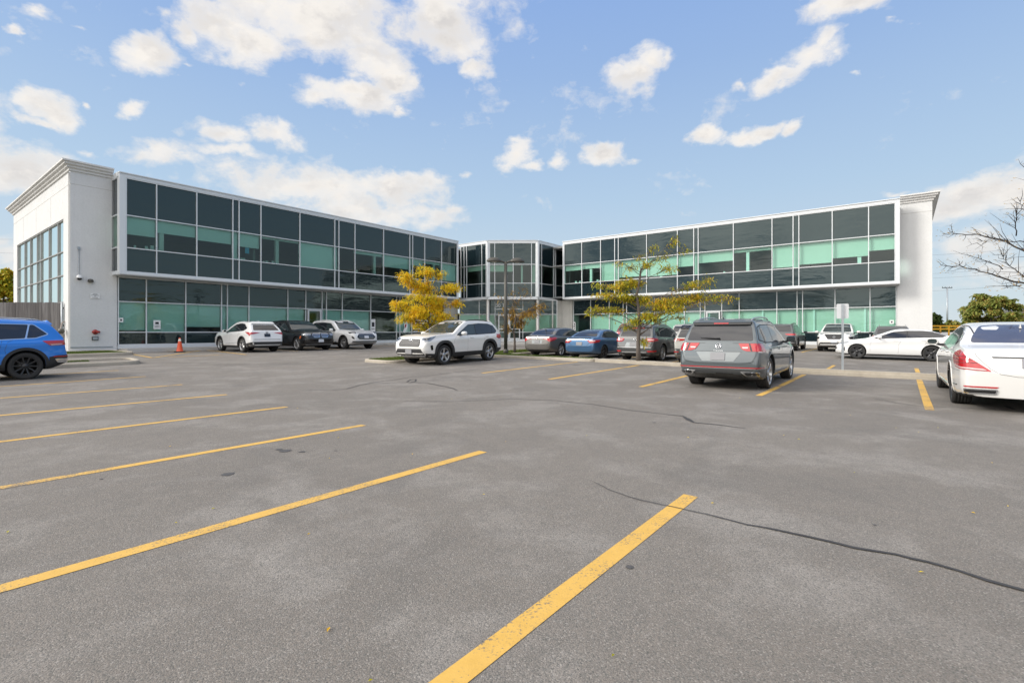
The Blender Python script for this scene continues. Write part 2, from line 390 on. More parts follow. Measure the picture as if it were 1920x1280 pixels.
M['col_in'] = simple('interior_column', (.85, .85, .83), .8)
M['roof'] = simple('roof_membrane', (.25, .25, .24), .9)
def grass_mat():
    m, nt, out = new_mat('grass')
    p = nd(nt, 'ShaderNodeBsdfPrincipled', Roughness=.8); p.inputs['Specular IOR Level'].default_value = .2
    ge = nd(nt, 'ShaderNodeNewGeometry')
    c = ramp(nt, ge.outputs['Random Per Island'], [(0, (.045, .085, .012)), (.45, (.085, .14, .02)), (.8, (.14, .18, .035)), (1, (.25, .22, .08))])
    lk(nt, c, p.inputs['Base Color']); lk(nt, p.outputs[0], out.inputs[0]); return m
M['grass'] = grass_mat()
M['soil'] = simple('lawn_soil', (.06, .085, .022), .95, var=.4, vscale=9)
def leaf_mat(name, stops, trans=.42):
    m, nt, out = new_mat(name)
    ge = nd(nt, 'ShaderNodeNewGeometry'); tc = nd(nt, 'ShaderNodeTexCoord')
    cl = noise(nt, tc.outputs['Object'], 1.1, 3)
    k = math_n(nt, 'ADD', math_n(nt, 'MULTIPLY', ge.outputs['Random Per Island'], .6), math_n(nt, 'MULTIPLY', math_n(nt, 'SUBTRACT', cl, .3), 1.0))
    c = ramp(nt, k, stops)
    d = nd(nt, 'ShaderNodeBsdfPrincipled', Roughness=.6); d.inputs['Specular IOR Level'].default_value = .25; t = nd(nt, 'ShaderNodeBsdfTranslucent')
    lk(nt, c, d.inputs['Base Color']); lk(nt, c, t.inputs['Color'])
    mx = nd(nt, 'ShaderNodeMixShader', Fac=trans); lk(nt, d.outputs[0], mx.inputs[1]); lk(nt, t.outputs[0], mx.inputs[2])
    lk(nt, mx.outputs[0], out.inputs[0]); return m
M['leaf_gold'] = leaf_mat('golden_leaves', [(.1, (.28, .32, .03)), (.35, (.62, .54, .03)), (.55, (.92, .68, .03)), (.8, (.90, .56, .03)), (.95, (.45, .20, .03))])
M['leaf_mixed'] = leaf_mat('yellow_green_leaves', [(.1, (.22, .27, .025)), (.45, (.42, .42, .03)), (.66, (.72, .56, .04)), (.84, (.75, .40, .03)), (.98, (.30, .14, .05))])
M['leaf_dry'] = leaf_mat('dry_leaves', [(.1, (.20, .13, .06)), (.5, (.42, .27, .05)), (.9, (.55, .30, .04))])
M['leaf_bush'] = leaf_mat('bush_leaves', [(.1, (.15, .21, .05)), (.5, (.27, .31, .07)), (.8, (.44, .34, .09)), (1, (.48, .27, .10))])
M['leaf_green'] = leaf_mat('dark_green_leaves', [(.1, (.03, .055, .015)), (.6, (.06, .09, .02)), (1, (.12, .12, .03))])
M['bark'] = simple('bark', (.115, .095, .08), .9, var=.4, vscale=12, bump=.8, bscale=25)
M['bark_dark'] = simple('twig_bark', (.05, .042, .038), .9, var=.3, vscale=12)
def wood():
    m, nt, out = new_mat('weathered_boards')
    p = nd(nt, 'ShaderNodeBsdfPrincipled', Roughness=.9)
    ge = nd(nt, 'ShaderNodeNewGeometry'); tc = nd(nt, 'ShaderNodeTexCoord'); mp = nd(nt, 'ShaderNodeMapping'); lk(nt, tc.outputs['Object'], mp.inputs[0]); mp.inputs['Scale'].default_value = (14, 14, .8)
    n1 = noise(nt, mp.outputs[0], 1, 6, .65)
    c = mix_rgb(nt, ge.outputs['Random Per Island'], (.13, .12, .115), (.24, .225, .215))
    c = mix_rgb(nt, ramp(nt, n1, [(.4, 0.0), (.7, .7)]), c, (.07, .06, .06))
    lk(nt, c, p.inputs['Base Color']); lk(nt, p.outputs[0], out.inputs[0]); return m
M['wood'] = wood()
M['red'] = simple('red_paint', (.35, .04, .03), .5)
M['white'] = simple('white_sheet', (.78, .78, .77), .6)
M['ink'] = simple('dark_print', (.03, .03, .035), .7)
M['steel'] = simple('galvanised_steel', (.38, .41, .43), .45, metal=.6, var=.12, vscale=8)
M['column'] = simple('painted_column', (.52, .50, .46), .35, metal=.5, var=.08)
M['lamp_metal'] = simple('lamp_bronze', (.085, .080, .068), .5, metal=.3, var=.15)
M['lens'] = simple('lamp_lens', (.45, .45, .42), .2)
M['yellow_steel'] = simple('yellow_steel', (.70, .36, .02), .5)
M['cone'] = simple('orange_plastic', (.72, .10, .03), .45, var=.08)
M['cone_band'] = simple('reflective_band', (.75, .70, .62), .4)
M['oil'] = simple('oil_stain', (.075, .07, .066), .6, var=.3, vscale=30)
M['rubber'] = simple('black_rubber', (.02, .02, .02), .8)
M['brick'] = simple('house_wall', (.35, .3, .27), .9)
M['shingle'] = simple('roof_shingles', (.12, .11, .11), .95)
M['blue_poster'] = simple('blue_poster', (.10, .45, .65), .6)
# car materials
def paint(name, col, metal=.0, flake=.0, rough=.35):
    m, nt, out = new_mat(name)
    p = nd(nt, 'ShaderNodeBsdfPrincipled', Roughness=rough, Metallic=metal); p.inputs['Coat Weight'].default_value = 1.0; p.inputs['Coat Roughness'].default_value = .025
    tc = nd(nt, 'ShaderNodeTexCoord'); O = tc.outputs['Object']
    dirt = noise(nt, O, 2.2, 6, .6)
    sep = nt.nodes.new('ShaderNodeSeparateXYZ'); lk(nt, O, sep.inputs[0])
    low = ramp(nt, sep.outputs[2], [(.25, 1.0), (.75, 0.0)])      # road film on the sills
    k = math_n(nt, 'MULTIPLY', math_n(nt, 'MULTIPLY', low, dirt), .22)
    c = mix_rgb(nt, dirt, tuple(x*.96 for x in col), tuple(min(1, x*1.04) for x in col))
    c = mix_rgb(nt, k, c, (.20, .18, .16))
    lk(nt, c, p.inputs['Base Color'])
    lk(nt, p.outputs[0], out.inputs[0]); return m
M['p_white'] = paint('white_car_paint', (.74, .74, .73))
M['p_pearl'] = paint('pearl_white_car_paint', (.72, .71, .68), .05)
M['p_blue'] = paint('bright_blue_car_paint', (.010, .19, .66), .2)
M['p_black'] = paint('black_car_paint', (.018, .020, .022), .3)
M['p_grey'] = paint('grey_car_paint', (.085, .102, .110), .35)
M['p_dgrey'] = paint('dark_grey_car_paint', (.065, .070, .074), .4)
M['p_silver'] = paint('silver_car_paint', (.30, .30, .285), .4)
M['p_sorento'] = paint('graphite_car_paint', (.07, .073, .074), .35)
M['p_bluesteel'] = paint('steel_blue_car_paint', (.038, .115, .235), .4)
M['p_bronze'] = paint('bronze_grey_car_paint', (.115, .108, .098), .35)
M['p_lit_recess'] = paint('lit_recess_car_paint', (.19, .21, .215), .3)  # plate recess: light on its upward face put into the colour
M['p_red'] = paint('dark_red_car_paint', (.13, .015, .02), .3)
def cglass(name, col):
    m, nt, out = new_mat(name)
    p = nd(nt, 'ShaderNodeBsdfPrincipled', Roughness=.03); p.inputs['Specular IOR Level'].default_value = .75; p.inputs['IOR'].default_value = 1.55
    tc = nd(nt, 'ShaderNodeTexCoord'); c = mix_rgb(nt, noise(nt, tc.outputs['Object'], 1.5, 3, .5), tuple(x*.6 for x in col), tuple(x*1.3 for x in col))
    lk(nt, c, p.inputs['Base Color']); lk(nt, p.outputs[0], out.inputs[0]); return m
M['g_dark'] = cglass('tinted_car_glass', (.013, .014, .018))
M['g_clear'] = cglass('clear_car_glass', (.035, .048, .05))
M['g_blue'] = cglass('bluish_car_glass', (.066, .071, .105))
M['trim'] = simple('black_trim', (.022, .022, .023), .55, var=.1)
M['gloss_black'] = simple('gloss_black', (.010, .010, .011), .12, coat=.6)
M['chrome'] = simple('chrome', (.75, .76, .77), .12, metal=1.0, var=.02)
M['satin'] = simple('satin_silver', (.5, .5, .5), .32, metal=.8, var=.04)
M['seam'] = simple('panel_gap', (.055, .055, .055), .8)
M['tail'] = simple('red_lens', (.42, .012, .015), .12, coat=1.0, spec=.6, var=.2, vscale=9)
M['tail_w'] = simple('clear_lens', (.62, .58, .56), .12, coat=1.0)
M['amber'] = simple('amber_lens', (.7, .16, .03), .2, coat=.6)
M['head'] = simple('headlight_glass', (.26, .28, .30), .1, coat=1.0, metal=.3, var=.5, vscale=14)
M['plate'] = simple('blurred_plate', (.26, .26, .27), .6, var=.05)
M['plate_w'] = simple('white_plate', (.62, .64, .68), .5, var=.1, vscale=30)
M['tyre'] = simple('tyre_rubber', (.025, .024, .023), .82, var=.2, vscale=14, bump=.2)
M['rim'] = simple('alloy_rim', (.50, .50, .50), .28, metal=.85, var=.05)
M['rim_dark'] = simple('dark_alloy_rim', (.045, .045, .047), .35, metal=.5, var=.1)
M['disc'] = simple('brake_disc', (.10, .095, .09), .5, metal=.6)
M['well'] = simple('wheel_well', (.012, .012, .012), .95)
# ================================================================ ground and markings
def ground():
    def axis(lo, hi, step, ext):
        a = []; v = lo
        while v <= hi+1e-6: a.append(v); v += step
        left = [lo-e for e in reversed(ext)]; right = [hi+e for e in ext]
        return left+a+right
    ext = [2, 5, 10, 20, 40, 80, 160, 400, 1000, 2500]
    xs = axis(-30, 34, 1.0, ext); ys = axis(-12, 52, 1.0, ext)
    def h(x, y):
        d = max(0, math.hypot(x, y)-60)
        return gz(x, y)-min(1.0, d*.004)
    vs = [(x, y, h(x, y)) for y in ys for x in xs]; k = len(xs)
    fs = [(j*k+i, j*k+i+1, (j+1)*k+i+1, (j+1)*k+i) for j in range(len(ys)-1) for i in range(k-1)]
    m = MB(); m.mesh(vs, fs, 0, True)
    tag(m.build('ground', M['asphalt']), kind='structure')
ground()
def strip(m, pts, widths, lift, step=.5, sm=False, jit=0.0):
    """ribbon following the ground"""
    P = [Vector((p[0], p[1])) for p in pts]
    if not isinstance(widths, list): widths = [widths]*len(P)
    Q = []; Wd = []
    for i in range(len(P)-1):
        L = (P[i+1]-P[i]).length; n = max(1, int(L/step))
        for j in range(n):
            t = j/n; Q.append(P[i].lerp(P[i+1], t)); Wd.append(widths[i]*(1-t)+widths[i+1]*t)
    Q.append(P[-1]); Wd.append(widths[-1])
    L = []; R = []
    for i, q in enumerate(Q):
        t = (Q[min(i+1, len(Q)-1)]-Q[max(0, i-1)]).normalized(); nn = Vector((-t.y, t.x))
        j = jit*(rnd()-.5); q = q+nn*j
        w1 = Wd[i]*(.5+jit*(rnd()-.5)*8); w2 = Wd[i]*(.5+jit*(rnd()-.5)*8)
        a = q+nn*w1; b = q-nn*w2
        L.append((a.x, a.y, gz(a.x, a.y)+lift)); R.append((b.x, b.y, gz(b.x, b.y)+lift))
    k = len(Q)
    m.mesh(L+R, [(i, k+i, k+i+1, i+1) for i in range(k-1)], 0, sm)
m = MB()
def uline(u0, u1, c, w=.11): strip(m, [uc(u0, c), uc(u1, c+.0)], w, .0028 if u1 < 8 else .004)
for c, e in ((-1.33, 4.03), (-3.61, 4.13), (-5.95, 4.28), (-8.46, 4.5), (-11.12, 4.62), (-14.05, 4.8), (-17.02, 4.9), (-19.9, 5.0)):
    uline(-1.5, e, c, .115)
for c, a, b in ((-10.09, 11.5, 17.2), (-7.54, 11.35, 17.2), (-4.91, 11.3, 17.2), (-2.32, 11.2, 17.25), (.36, 10.9, 17.5), (3.0, 11, 17.4), (-2.2, 18.3, 24.4), (.42, 18.3, 24.6), (-5.25, 18.3, 24.5), (-7.92, 18.3, 24.6), (-10.58, 18.3, 24.6), (-13.25, 18.3, 24.6), ):
    uline(a, b, c, .125)
for c in (-4.5, -1.8, -7.15, -9.8, -12.45, -15.1): uline(32.4, 39.3, c, .11)
def pline(a, b, w=.11): strip(m, [px2g(*a), px2g(*b)], w, .008)
for a, b in (((250, 664.5), (287, 671)), ((287, 671), (376, 657.2)), ((316, 669.6), (420, 665.2)), ((382, 656), (462, 665)), ((376, 657.2), (300, 659))): pline(a, b, .12)
for u_ in (14.55, 17.3, 20.2, 22.9, 25.6): strip(m, [uc(u_, -31.5), uc(u_, -26.2)], .11, .004)
tag(m.build('parking_lines', M['line']), kind='structure')
m = MB()
CR = [([(1112,903),(1150,922),(1200,938),(1258,950),(1330,966),(1400,984),(1460,995),(1540,1012),(1600,1027),(1680,1040),(1740,1055),(1800,1072),(1850,1088),(1920,1108),(1990,1130)], [.006,.008,.010,.010,.012,.016,.022,.028,.034,.026,.030,.026,.032,.030,.03]),
 ([(756,752),(840,753),(900,751),(960,748),(1040,751),(1110,758),(1180,769),(1240,776),(1280,780),(1291,787),(1300,792),(1350,797),(1397,803)], [.02]*8+[.03,.08,.03,.03,.015]),
 ([(575,731),(620,732),(650,729),(675,722),(700,717),(740,712),(765,708),(800,705),(860,697),(898,692)], .028),
 ([(696,719),(730,718),(760,717),(800,718),(815,721),(835,725),(848,728),(858,732)], [.025,.02,.03,.035,.035,.03,.04,.02]),
 ([(763,716),(770,712),(780,711),(779,715),(768,717.5)], .04),
 ([(1640,748),(1720,762),(1800,764),(1920,771)], .016), ([(1885,761),(1902,768)], .06),
 ([(0,683),(300,679.5),(480,684),(680,677)], .03), ([(400,684),(560,681)], .03)]
for pts, w in CR: strip(m, [px2g(*p) for p in pts], w, .007, .07, jit=.014)
tag(m.build('asphalt_cracks', M['tar']), kind='structure')
m = MB()
for X, Y, r in ((535,845,.085), (523,842.5,.05), (566,847,.045), (427,889,.075), (629,845,.02), (1181,1063,.03), (1226,792,.04), (190,898,.02), (1640,984,.015), (840,690,.02)):
    g = px2g(X, Y); q = []
    for k in range(18):
        a = k/18*6.283; rr = r*.8*(.75+.35*rnd()); q.append((g.x+rr*math.cos(a), g.y+rr*math.sin(a)))
    m.face([(a, b, gz(a, b)+.0035) for a, b in q])
tag(m.build('oil_stains', M['oil']), kind='structure')

def kerb_ring(name, poly, top, width, fill, mats, closed=True, fillmat=1):
    """kerb following the ground round an island; poly in plan (ccw)"""
    P = [Vector((p[0], p[1])) for p in poly]
    k = len(P); m = MB()
    def off(i, d):
        a, b, c = P[i-1], P[i], P[(i+1) % k]
        t1 = (b-a).normalized(); t2 = (c-b).normalized(); n1 = Vector((-t1.y, t1.x)); n2 = Vector((-t2.y, t2.x))
        n = (n1+n2); n = n/max(.3, n.length**2)*2
        return b+n*d
    rings = []
    for d, h in ((0, -.08), (0.012, top-.03), (.04, top), (width-.01, top), (width, top-.02), (width, -.02)):
        rings.append([(lambda q: (q.x, q.y, gz(q.x, q.y)+h))(off(i, d)) for i in range(k)])
    vs = [p for r in rings for p in r]
    fs = []
    for r in range(len(rings)-1):
        for i in range(k):
            j = (i+1) % k
            fs.append((r*k+i, r*k+j, (r+1)*k+j, (r+1)*k+i))
    m.mesh(vs, fs, 0, False)
    o = m.build(name, mats[0]); tag(o, kind='structure')
    if fill is not None:
        inner = [off(i, width-.002) for i in range(k)]
        m2 = MB(); m2.face([(q.x, q.y, gz(q.x, q.y)+fill) for q in inner])
        return inner, m2
    return [off(i, width) for i in range(k)], None
def round_poly(pts, r, n=6):
    out = []; k = len(pts); P = [Vector((p[0], p[1])) for p in pts]
    for i in range(k):
        a, b, c = P[i-1], P[i], P[(i+1) % k]
        rr = min(r, (b-a).length*.45, (c-b).length*.45)
        p0 = b+(a-b).normalized()*rr; p1 = b+(c-b).normalized()*rr
        for j in range(n+1):
            t = j/n; out.append(p0*(1-t)**2+b*2*t*(1-t)+p1*t*t)
    return out
def dense(poly, step=1.5):
    out = []
    for i in range(len(poly)):
        a = Vector((poly[i][0], poly[i][1])); b = Vector((poly[(i+1) % len(poly)][0], poly[(i+1) % len(poly)][1])); n = max(1, int((b-a).length/step))
        for j in range(n): out.append(a.lerp(b, j/n))
    return out
def inside(p, poly):
    r = False; k = len(poly)
    for i in range(k):
        a, b = poly[i], poly[(i+1) % k]
        if (a[1] > p[1]) != (b[1] > p[1]) and p[0] < (b[0]-a[0])*(p[1]-a[1])/(b[1]-a[1])+a[0]: r = not r
    return r
def lawn(polys, lift, dens, name):
    m = MB(); base = MB()
    for poly in polys:
        xs = [p[0] for p in poly]; ys = [p[1] for p in poly]
        base.face([(p[0], p[1], gz(p[0], p[1])+lift) for p in poly])
        area = (max(xs)-min(xs))*(max(ys)-min(ys))
        for _ in range(int(area*dens)):
            p = (min(xs)+rnd()*(max(xs)-min(xs)), min(ys)+rnd()*(max(ys)-min(ys)))
            if not inside(p, poly): continue
            z = gz(*p)+lift-.005; a = rnd()*6.28; h = .03+.05*rnd(); w = .008
            dx, dy = math.cos(a)*w, math.sin(a)*w; lx, ly = (rnd()-.5)*.05, (rnd()-.5)*.05
            m.face([(p[0]-dx, p[1]-dy, z), (p[0]+dx, p[1]+dy, z), (p[0]+lx, p[1]+ly, z+h)])
    tag(base.build('lawn', M['soil']), kind='structure')
    tag(m.build(name, M['grass']), 'short green and yellowing grass inside the kerbed islands', 'grass', kind='stuff')
def P2(l): return [uc(a, b).to_2d() for a, b in l]
# end island with the trees and lamp, and the long kerb strip to the right
pen = round_poly(P2([(12.0, -15.15), (12.0, -17.0), (24.5, -17.0), (24.5, -15.75), (19.8, -15.6), (19.3, -14.4), (18.4, -13.2), (18.25, -9.6), (17.6, -9.6), (17.3, -14.3), (16.9, -15.15)][::-1]), .6)
def ccw(p):
    A = sum(p[i][0]*p[(i+1) % len(p)][1]-p[(i+1) % len(p)][0]*p[i][1] for i in range(len(p)))
    return p if A > 0 else p[::-1]
pen = ccw(pen)
in1, _ = kerb_ring('island_kerb', dense(pen), .11, .16, None, [M['kerb']])
st = ccw(dense(P2([(17.6, -9.55), (18.2, -9.55), (18.2, 14.0), (17.6, 14.0)])))
ms = MB()
k = len(st)
mm = MB()
L = [(p.x, p.y, gz(p.x, p.y)-.05) for p in st]; T = [(p.x, p.y, gz(p.x, p.y)+.11) for p in st]
mm.mesh(L+T, [(i, (i+1) % k, k+(i+1) % k, k+i) for i in range(k)]+[tuple(range(k, 2*k))], 0)
tag(mm.build('kerb_strip', M['kerb'], bevel=.02), kind='structure')
isl2 = ccw(dense(round_poly(P2([(6.35, -22.35), (-9, -22.9), (-9, -25.0), (6.7, -24.9)]), .7)))
in2, _ = kerb_ring('island_kerb', isl2, .14, .17, None, [M['kerb']])
mi = MB(); mi.face([(p.x, p.y, gz(p.x, p.y)+.075) for p in in2]); tag(mi.build('island_paving', M['asphalt']), kind='structure')
isl3 = ccw(dense(round_poly(P2([(8.15, -29.2), (-9, -29.6), (-9, -32.85), (7.9, -32.85)]), .9)))
in3, _ = kerb_ring('island_kerb', isl3, .15, .17, None, [M['kerb']])
g4 = P2([(-8.5, -24.75), (5.2, -24.65), (5.2, -24.25), (-8.5, -24.3)])
lawn([in1, in3, g4], .085, 1600, 'lawn_grass')
# pavement round the courtyard
wk = [uc(8.3, -31.6), uc(24.5, -31.6), Vector((-6.5, 37.6, 0)), Vector((6.5, 37.8, 0)), uc(39.45, -19.5), uc(39.45, 1.6), uc(43, 1.6), uc(43, -40), uc(8.3, -40)]
wk = ccw([p.to_2d() for p in wk]); wk = dense(wk)
m = MB(); k = len(wk)
m.mesh([(p.x, p.y, -.1) for p in wk]+[(p.x, p.y, .44) for p in wk]+[(p.x, p.y, .45) for p in wk], [(i, (i+1) % k, k+(i+1) % k, k+i) for i in range(k)]+[tuple(range(k, 2*k))], 0)
tag(m.build('pavement', M['walk'], bevel=.015), kind='structure')
# a scatter of fallen leaves
m = MB()
for _ in range(80):
    if rnd() < .6: x, y = -4+rnd()*10, 1.6+rnd()**1.5*9
    else: p = uc(11+rnd()*7, -14+rnd()*12); x, y = p.x, p.y
    a = rnd()*6.28; s = .008+rnd()*.009; z = gz(x, y)+.006
    ca, sa = math.cos(a), math.sin(a)
    m.face([(x-ca*s, y-sa*s, z), (x+sa*s*.45, y-ca*s*.45, z+.006), (x+ca*s, y+sa*s, z+.002), (x-sa*s*.45, y+ca*s*.45, z+.004)])
tag(m.build('fallen_leaves', M['leaf_gold']), 'tiny yellow fallen leaves scattered on the asphalt', 'leaves', kind='stuff')
# ================================================================ the office building
ZF = .57
Z_GT, Z_TR, Z_SI = 4.24, 2.94, 1.30
Z_B0, Z_B1, Z_W0, Z_W1, Z_T1, Z_TOP = 4.30, 4.46, 5.70, 7.39, 9.31, 9.58
bld = empty('office_building', uc(30, -34, ZF))
tag(bld, 'two storey white office building with two wings of dark green glazing round the car park', 'office building')
bldinv = Matrix.Translation(-bld.location)
def bpart(mb, name, mats, parent=None, **kw):
    o = mb.build(name, mats, None, **kw)
    if parent is None:
        o.parent = bld; o.matrix_parent_inverse = bldinv
    else:
        o.parent = parent
        o.matrix_parent_inverse = Matrix.Identity(4)
        # parent already carries its own parent inverse: both meshes are in world coordinates
    return o
class Plane:
    """vertical facade plane: a = origin (plan), d = direction along, n = outward normal"""
    def __init__(s, a, d, n): s.a = Vector(a); s.d = Vector(d).normalized(); s.n = Vector(n).normalized()
    def p(s, t, z, o=0.0): q = s.a+s.d*t+s.n*o; return (q.x, q.y, z)
    def box(s, mb, t0, t1, z0, z1, o0, o1, mi=0):
        vs = [s.p(t, z, o) for z in (z0, z1) for o in (o0, o1) for t in (t0, t1)]
        mb.mesh(vs, [(0, 1, 3, 2), (4, 6, 7, 5), (0, 4, 5, 1), (2, 3, 7, 6), (0, 2, 6, 4), (1, 5, 7, 3)], mi)
    def quad(s, mb, t0, t1, z0, z1, o, mi=0):
        mb.face([s.p(t0, z0, o), s.p(t1, z0, o), s.p(t1, z1, o), s.p(t0, z1, o)], mi)
PL = Plane(uc(0, -31.9).to_2d(), U, N); PLg = Plane(uc(0, -33.0).to_2d(), U, N)
PR = Plane(uc(39.2, 0).to_2d(), -N, -U); PRg = Plane(uc(40.3, 0).to_2d(), -N, -U)
def curtain(pl, edges, zs, kinds, blinds=None, mw=.05, fmat='alu', bmat='blind', dark_edge=False, cols=None, skip=()):
    """glazing bays between successive edges; zs = row limits; kinds = 's' spandrel / 'v' vision per row"""
    fr = MB()
    for i, e in enumerate(edges):
        pl.box(fr, e-mw/2, e+mw/2, zs[0], zs[-1], -.07, .05)
    for j, z in enumerate(zs):
        pl.box(fr, edges[0]-mw/2, edges[-1]+mw/2, z-mw/2, z+mw/2, -.066, .046)
    fo = bpart(fr, 'mullion_frame', M[fmat])
    for i in range(len(edges)-1):
        if i in skip: continue
        w = MB()
        t0, t1 = edges[i]+mw/2, edges[i+1]-mw/2
        for j, kd in enumerate(kinds):
            z0, z1 = zs[j]+mw/2, zs[j+1]-mw/2
            tl = .0025*(rnd()-.5); tv = .0025*(rnd()-.5)
            a = [pl.p(t0, z0, -.02+tl), pl.p(t1, z0, -.02-tl), pl.p(t1, z1, -.02-tl+tv), pl.p(t0, z1, -.02+tl+tv)]
            w.face(a, 0 if kd == 's' else 1)
        wo_ = bpart(w, 'window', [M['spandrel'], M['glass']])
        for j, kd in enumerate(kinds):
            if kd != 'v' or blinds is None: continue
            f = blinds[i] if i < len(blinds) else .5
            z0, z1 = zs[j]+mw/2, zs[j+1]-mw/2
            if f > 0:
                b = MB(); zb = z1-(z1-z0)*f
                pl.box(b, t0-.01, t1+.01, zb, z1, -.20, -.19)
                pl.box(b, t0, t1, zb-.03, zb-.001, -.205, -.185)
                bpart(b, 'blind', M[bmat], wo_)
    return fo
LU = [8.32, 9.67, 11.63, 13.59, 13.95, 15.27, 17.86, 20.48, 20.81, 22.15, 24.74, 27.37, 27.68, 29.0, 30.97, 32.90]
LLo = [8.26, 9.52, 11.45, 13.4, 13.74, 15.04, 17.61, 18.91, 20.16, 20.51, 21.81, 24.35, 26.9, 27.25, 28.54, 30.48, 32.36]
RU = [.36, 1.7, 3.66, 5.59, 5.94, 7.25, 9.82, 12.36, 12.7, 13.97, 16.51, 19.02, 19.36, 20.7, 22.57, 24.4]
RLo = [.31, 1.67, 3.6, 5.52, 5.86, 7.14, 9.68, 10.93, 12.19, 12.55, 13.8, 16.29, 18.78, 19.1, 20.42, 22.29, 24.09]
zU = [Z_B1, Z_W0, Z_W1, Z_T1]; zL = [ZF+.06, Z_SI, Z_TR, Z_GT]
curtain(PL, LU, zU, 'svs', [.55, .38, .45, 1, .48, .06, .97, 1, 0, .12, .55, 1, .3, .12, .9], bmat='blind_brightened')
curtain(PLg, LLo, zL, 'svs', [.93, .99, .80, 1, 1, .98, .97, 0, 1, .97, .99, .0, .97, .98, .0, .5, .5], bmat='blind_brightened')
curtain(PR, RU, zU, 'svs', [.52, .70, .86, 1, .92, .12, .45, 1, .55, .9, .85, 1, 1, .25, .28])
curtain(PRg, RLo, zL, 'svs', [.97, .98, .97, 1, .99, .98, .97, 0, .98, 1, .97, .98, .97, 1, .96, 0, 0])
# entrance block in the angle
Bp, Cp = uc(34.4, -29.5).to_2d(), uc(37.1, -25.9).to_2d()
PCF = Plane(Bp, Cp-Bp, (0, -1)); wF = (Cp-Bp).length
PCL = Plane(uc(34.4, -36).to_2d(), N, -U); PCR = Plane(uc(37.1, -25.9).to_2d(), U, N)
# plan: left face runs along constant u (normal -U), right face along constant c (normal +N)
def cut(pl, X):        # parameter where the photo column X meets the plane
    r = (X-960)/FPX; dx, dy = r, 1.0
    det = pl.d.x*(-dy)+pl.d.y*dx
    return ((-pl.a.x)*(-dy)-(-pl.a.y)*(-dx))/det if False else ((pl.a.y*dx-pl.a.x*dy)/(pl.d.x*dy-pl.d.y*dx))
eL = [3.2]+[cut(PCL, x) for x in (870.4, 875.2, 903.6)]+[6.32]
eF = [.18]+[cut(PCF, x) for x in (927.7, 962.2, 996.6)]+[wF-.18]
eR = [.18]+[cut(PCR, x) for x in (1015.2, 1038.2, 1041.5)]+[5.5]
eR = sorted(eR)
curtain(PCL, eL, zU, 'svs', [0, 0, .25, .2]); curtain(PCF, eF, zU, 'svs', [.35, .35, 0, .95]); curtain(PCR, eR, zU, 'svs', [0, 0, 1, 0])
PG = Plane((0, 46.5), (1, 0), (0, -1))
gx = [(x-960)/FPX*46.5 for x in (862, 898.5, 928.2, 980.3, 1009, 1044.2)]
curtain(PG, gx, zL, 'svs', [.98, .9, .0, 1, .98], skip=(2,))
# doorway: transom panes, door frame and a double door
m = MB(); x0, x1 = gx[2]+.03, gx[3]-.03; dx0, dx1 = (934.5-960)/FPX*46.5, (975-960)/FPX*46.5
w = MB(); PG.quad(w, x0, x1, Z_TR+.52, Z_GT-.03, -.02, 0); PG.quad(w, x0, x1, Z_TR+.03, Z_TR+.46, -.02, 0)
PG.quad(w, x0, dx0-.06, ZF+.06, Z_TR-.03, -.02, 1); PG.quad(w, dx1+.06, x1, ZF+.06, Z_TR-.03, -.02, 1); bpart(w, 'window', [M['spandrel'], M['glass']])
m = MB(); PG.box(m, x0, x1, Z_TR+.46, Z_TR+.52, -.06, .045); bpart(m, 'transom', M['alu'])
def door(pl, t0, t1, z0, z1, handle_right=True, of=.0):
    d = MB(); fw = .09
    pl.box(d, t0, t0+fw, z0, z1, -.06+of, .06+of); pl.box(d, t1-fw, t1, z0, z1, -.06+of, .06+of)
    pl.box(d, t0+fw, t1-fw, z1-fw, z1, -.06+of, .057+of); pl.box(d, t0+fw, t1-fw, z0, z0+.16, -.06+of, .057+of)
    pl.box(d, t0+fw, t1-fw, z0+.95, z0+1.02, -.05+of, .05+of)
    do = bpart(d, 'door', M['alu'])
    g = MB(); pl.quad(g, t0+fw, t1-fw, z0+.16, z1-fw, .0+of); bpart(g, 'door_glass', M['glass'], do)
    h = MB(); th = t1-fw*1.6 if handle_right else t0+fw*1.6
    h.tube([pl.p(th, z0+.85, .07+of), pl.p(th, z0+.85, .13+of), pl.p(th, z0+1.2, .13+of), pl.p(th, z0+1.2, .07+of)], .014, 6); bpart(h, 'door_handle', M['steel'], do)
mid = (dx0+dx1)/2
door(PG, dx0, mid-.01, ZF+.03, Z_TR-.04, True, .03); door(PG, mid+.01, dx1, ZF+.03, Z_TR-.04, False, .03)
t = text_mesh('30 T', .46, .01)
to = obj('address_lettering', t, bld, M['white']); to.matrix_parent_inverse = bldinv; to.location = ((938-960)/FPX*46.5, 46.44, 3.62); to.rotation_euler = (math.radians(90), 0, 0)
# single doors in the wings, set just proud of the curtain wall
def wingdoor(pl, t0, t1): door(pl, t0+.06, t1-.06, ZF+.05, Z_TR-.05, True, .09)
wingdoor(PLg, 18.95, 20.10); wingdoor(PRg, 10.97, 12.12)

for pl, a, b in ((PLg, 8.22, 32.4), (PRg, .27, 24.1), (PG, gx[0], gx[-1])):
    m = MB(); pl.box(m, a, b, .40, ZF+.034, -.1, .062); bpart(m, 'base_sill', M['alu'])
# ---- solid parts
def ring_wall(name, mat, boxes):
    m = MB()
    for pl, a in boxes: pl.box(m, *a)
    return bpart(m, name, mat)
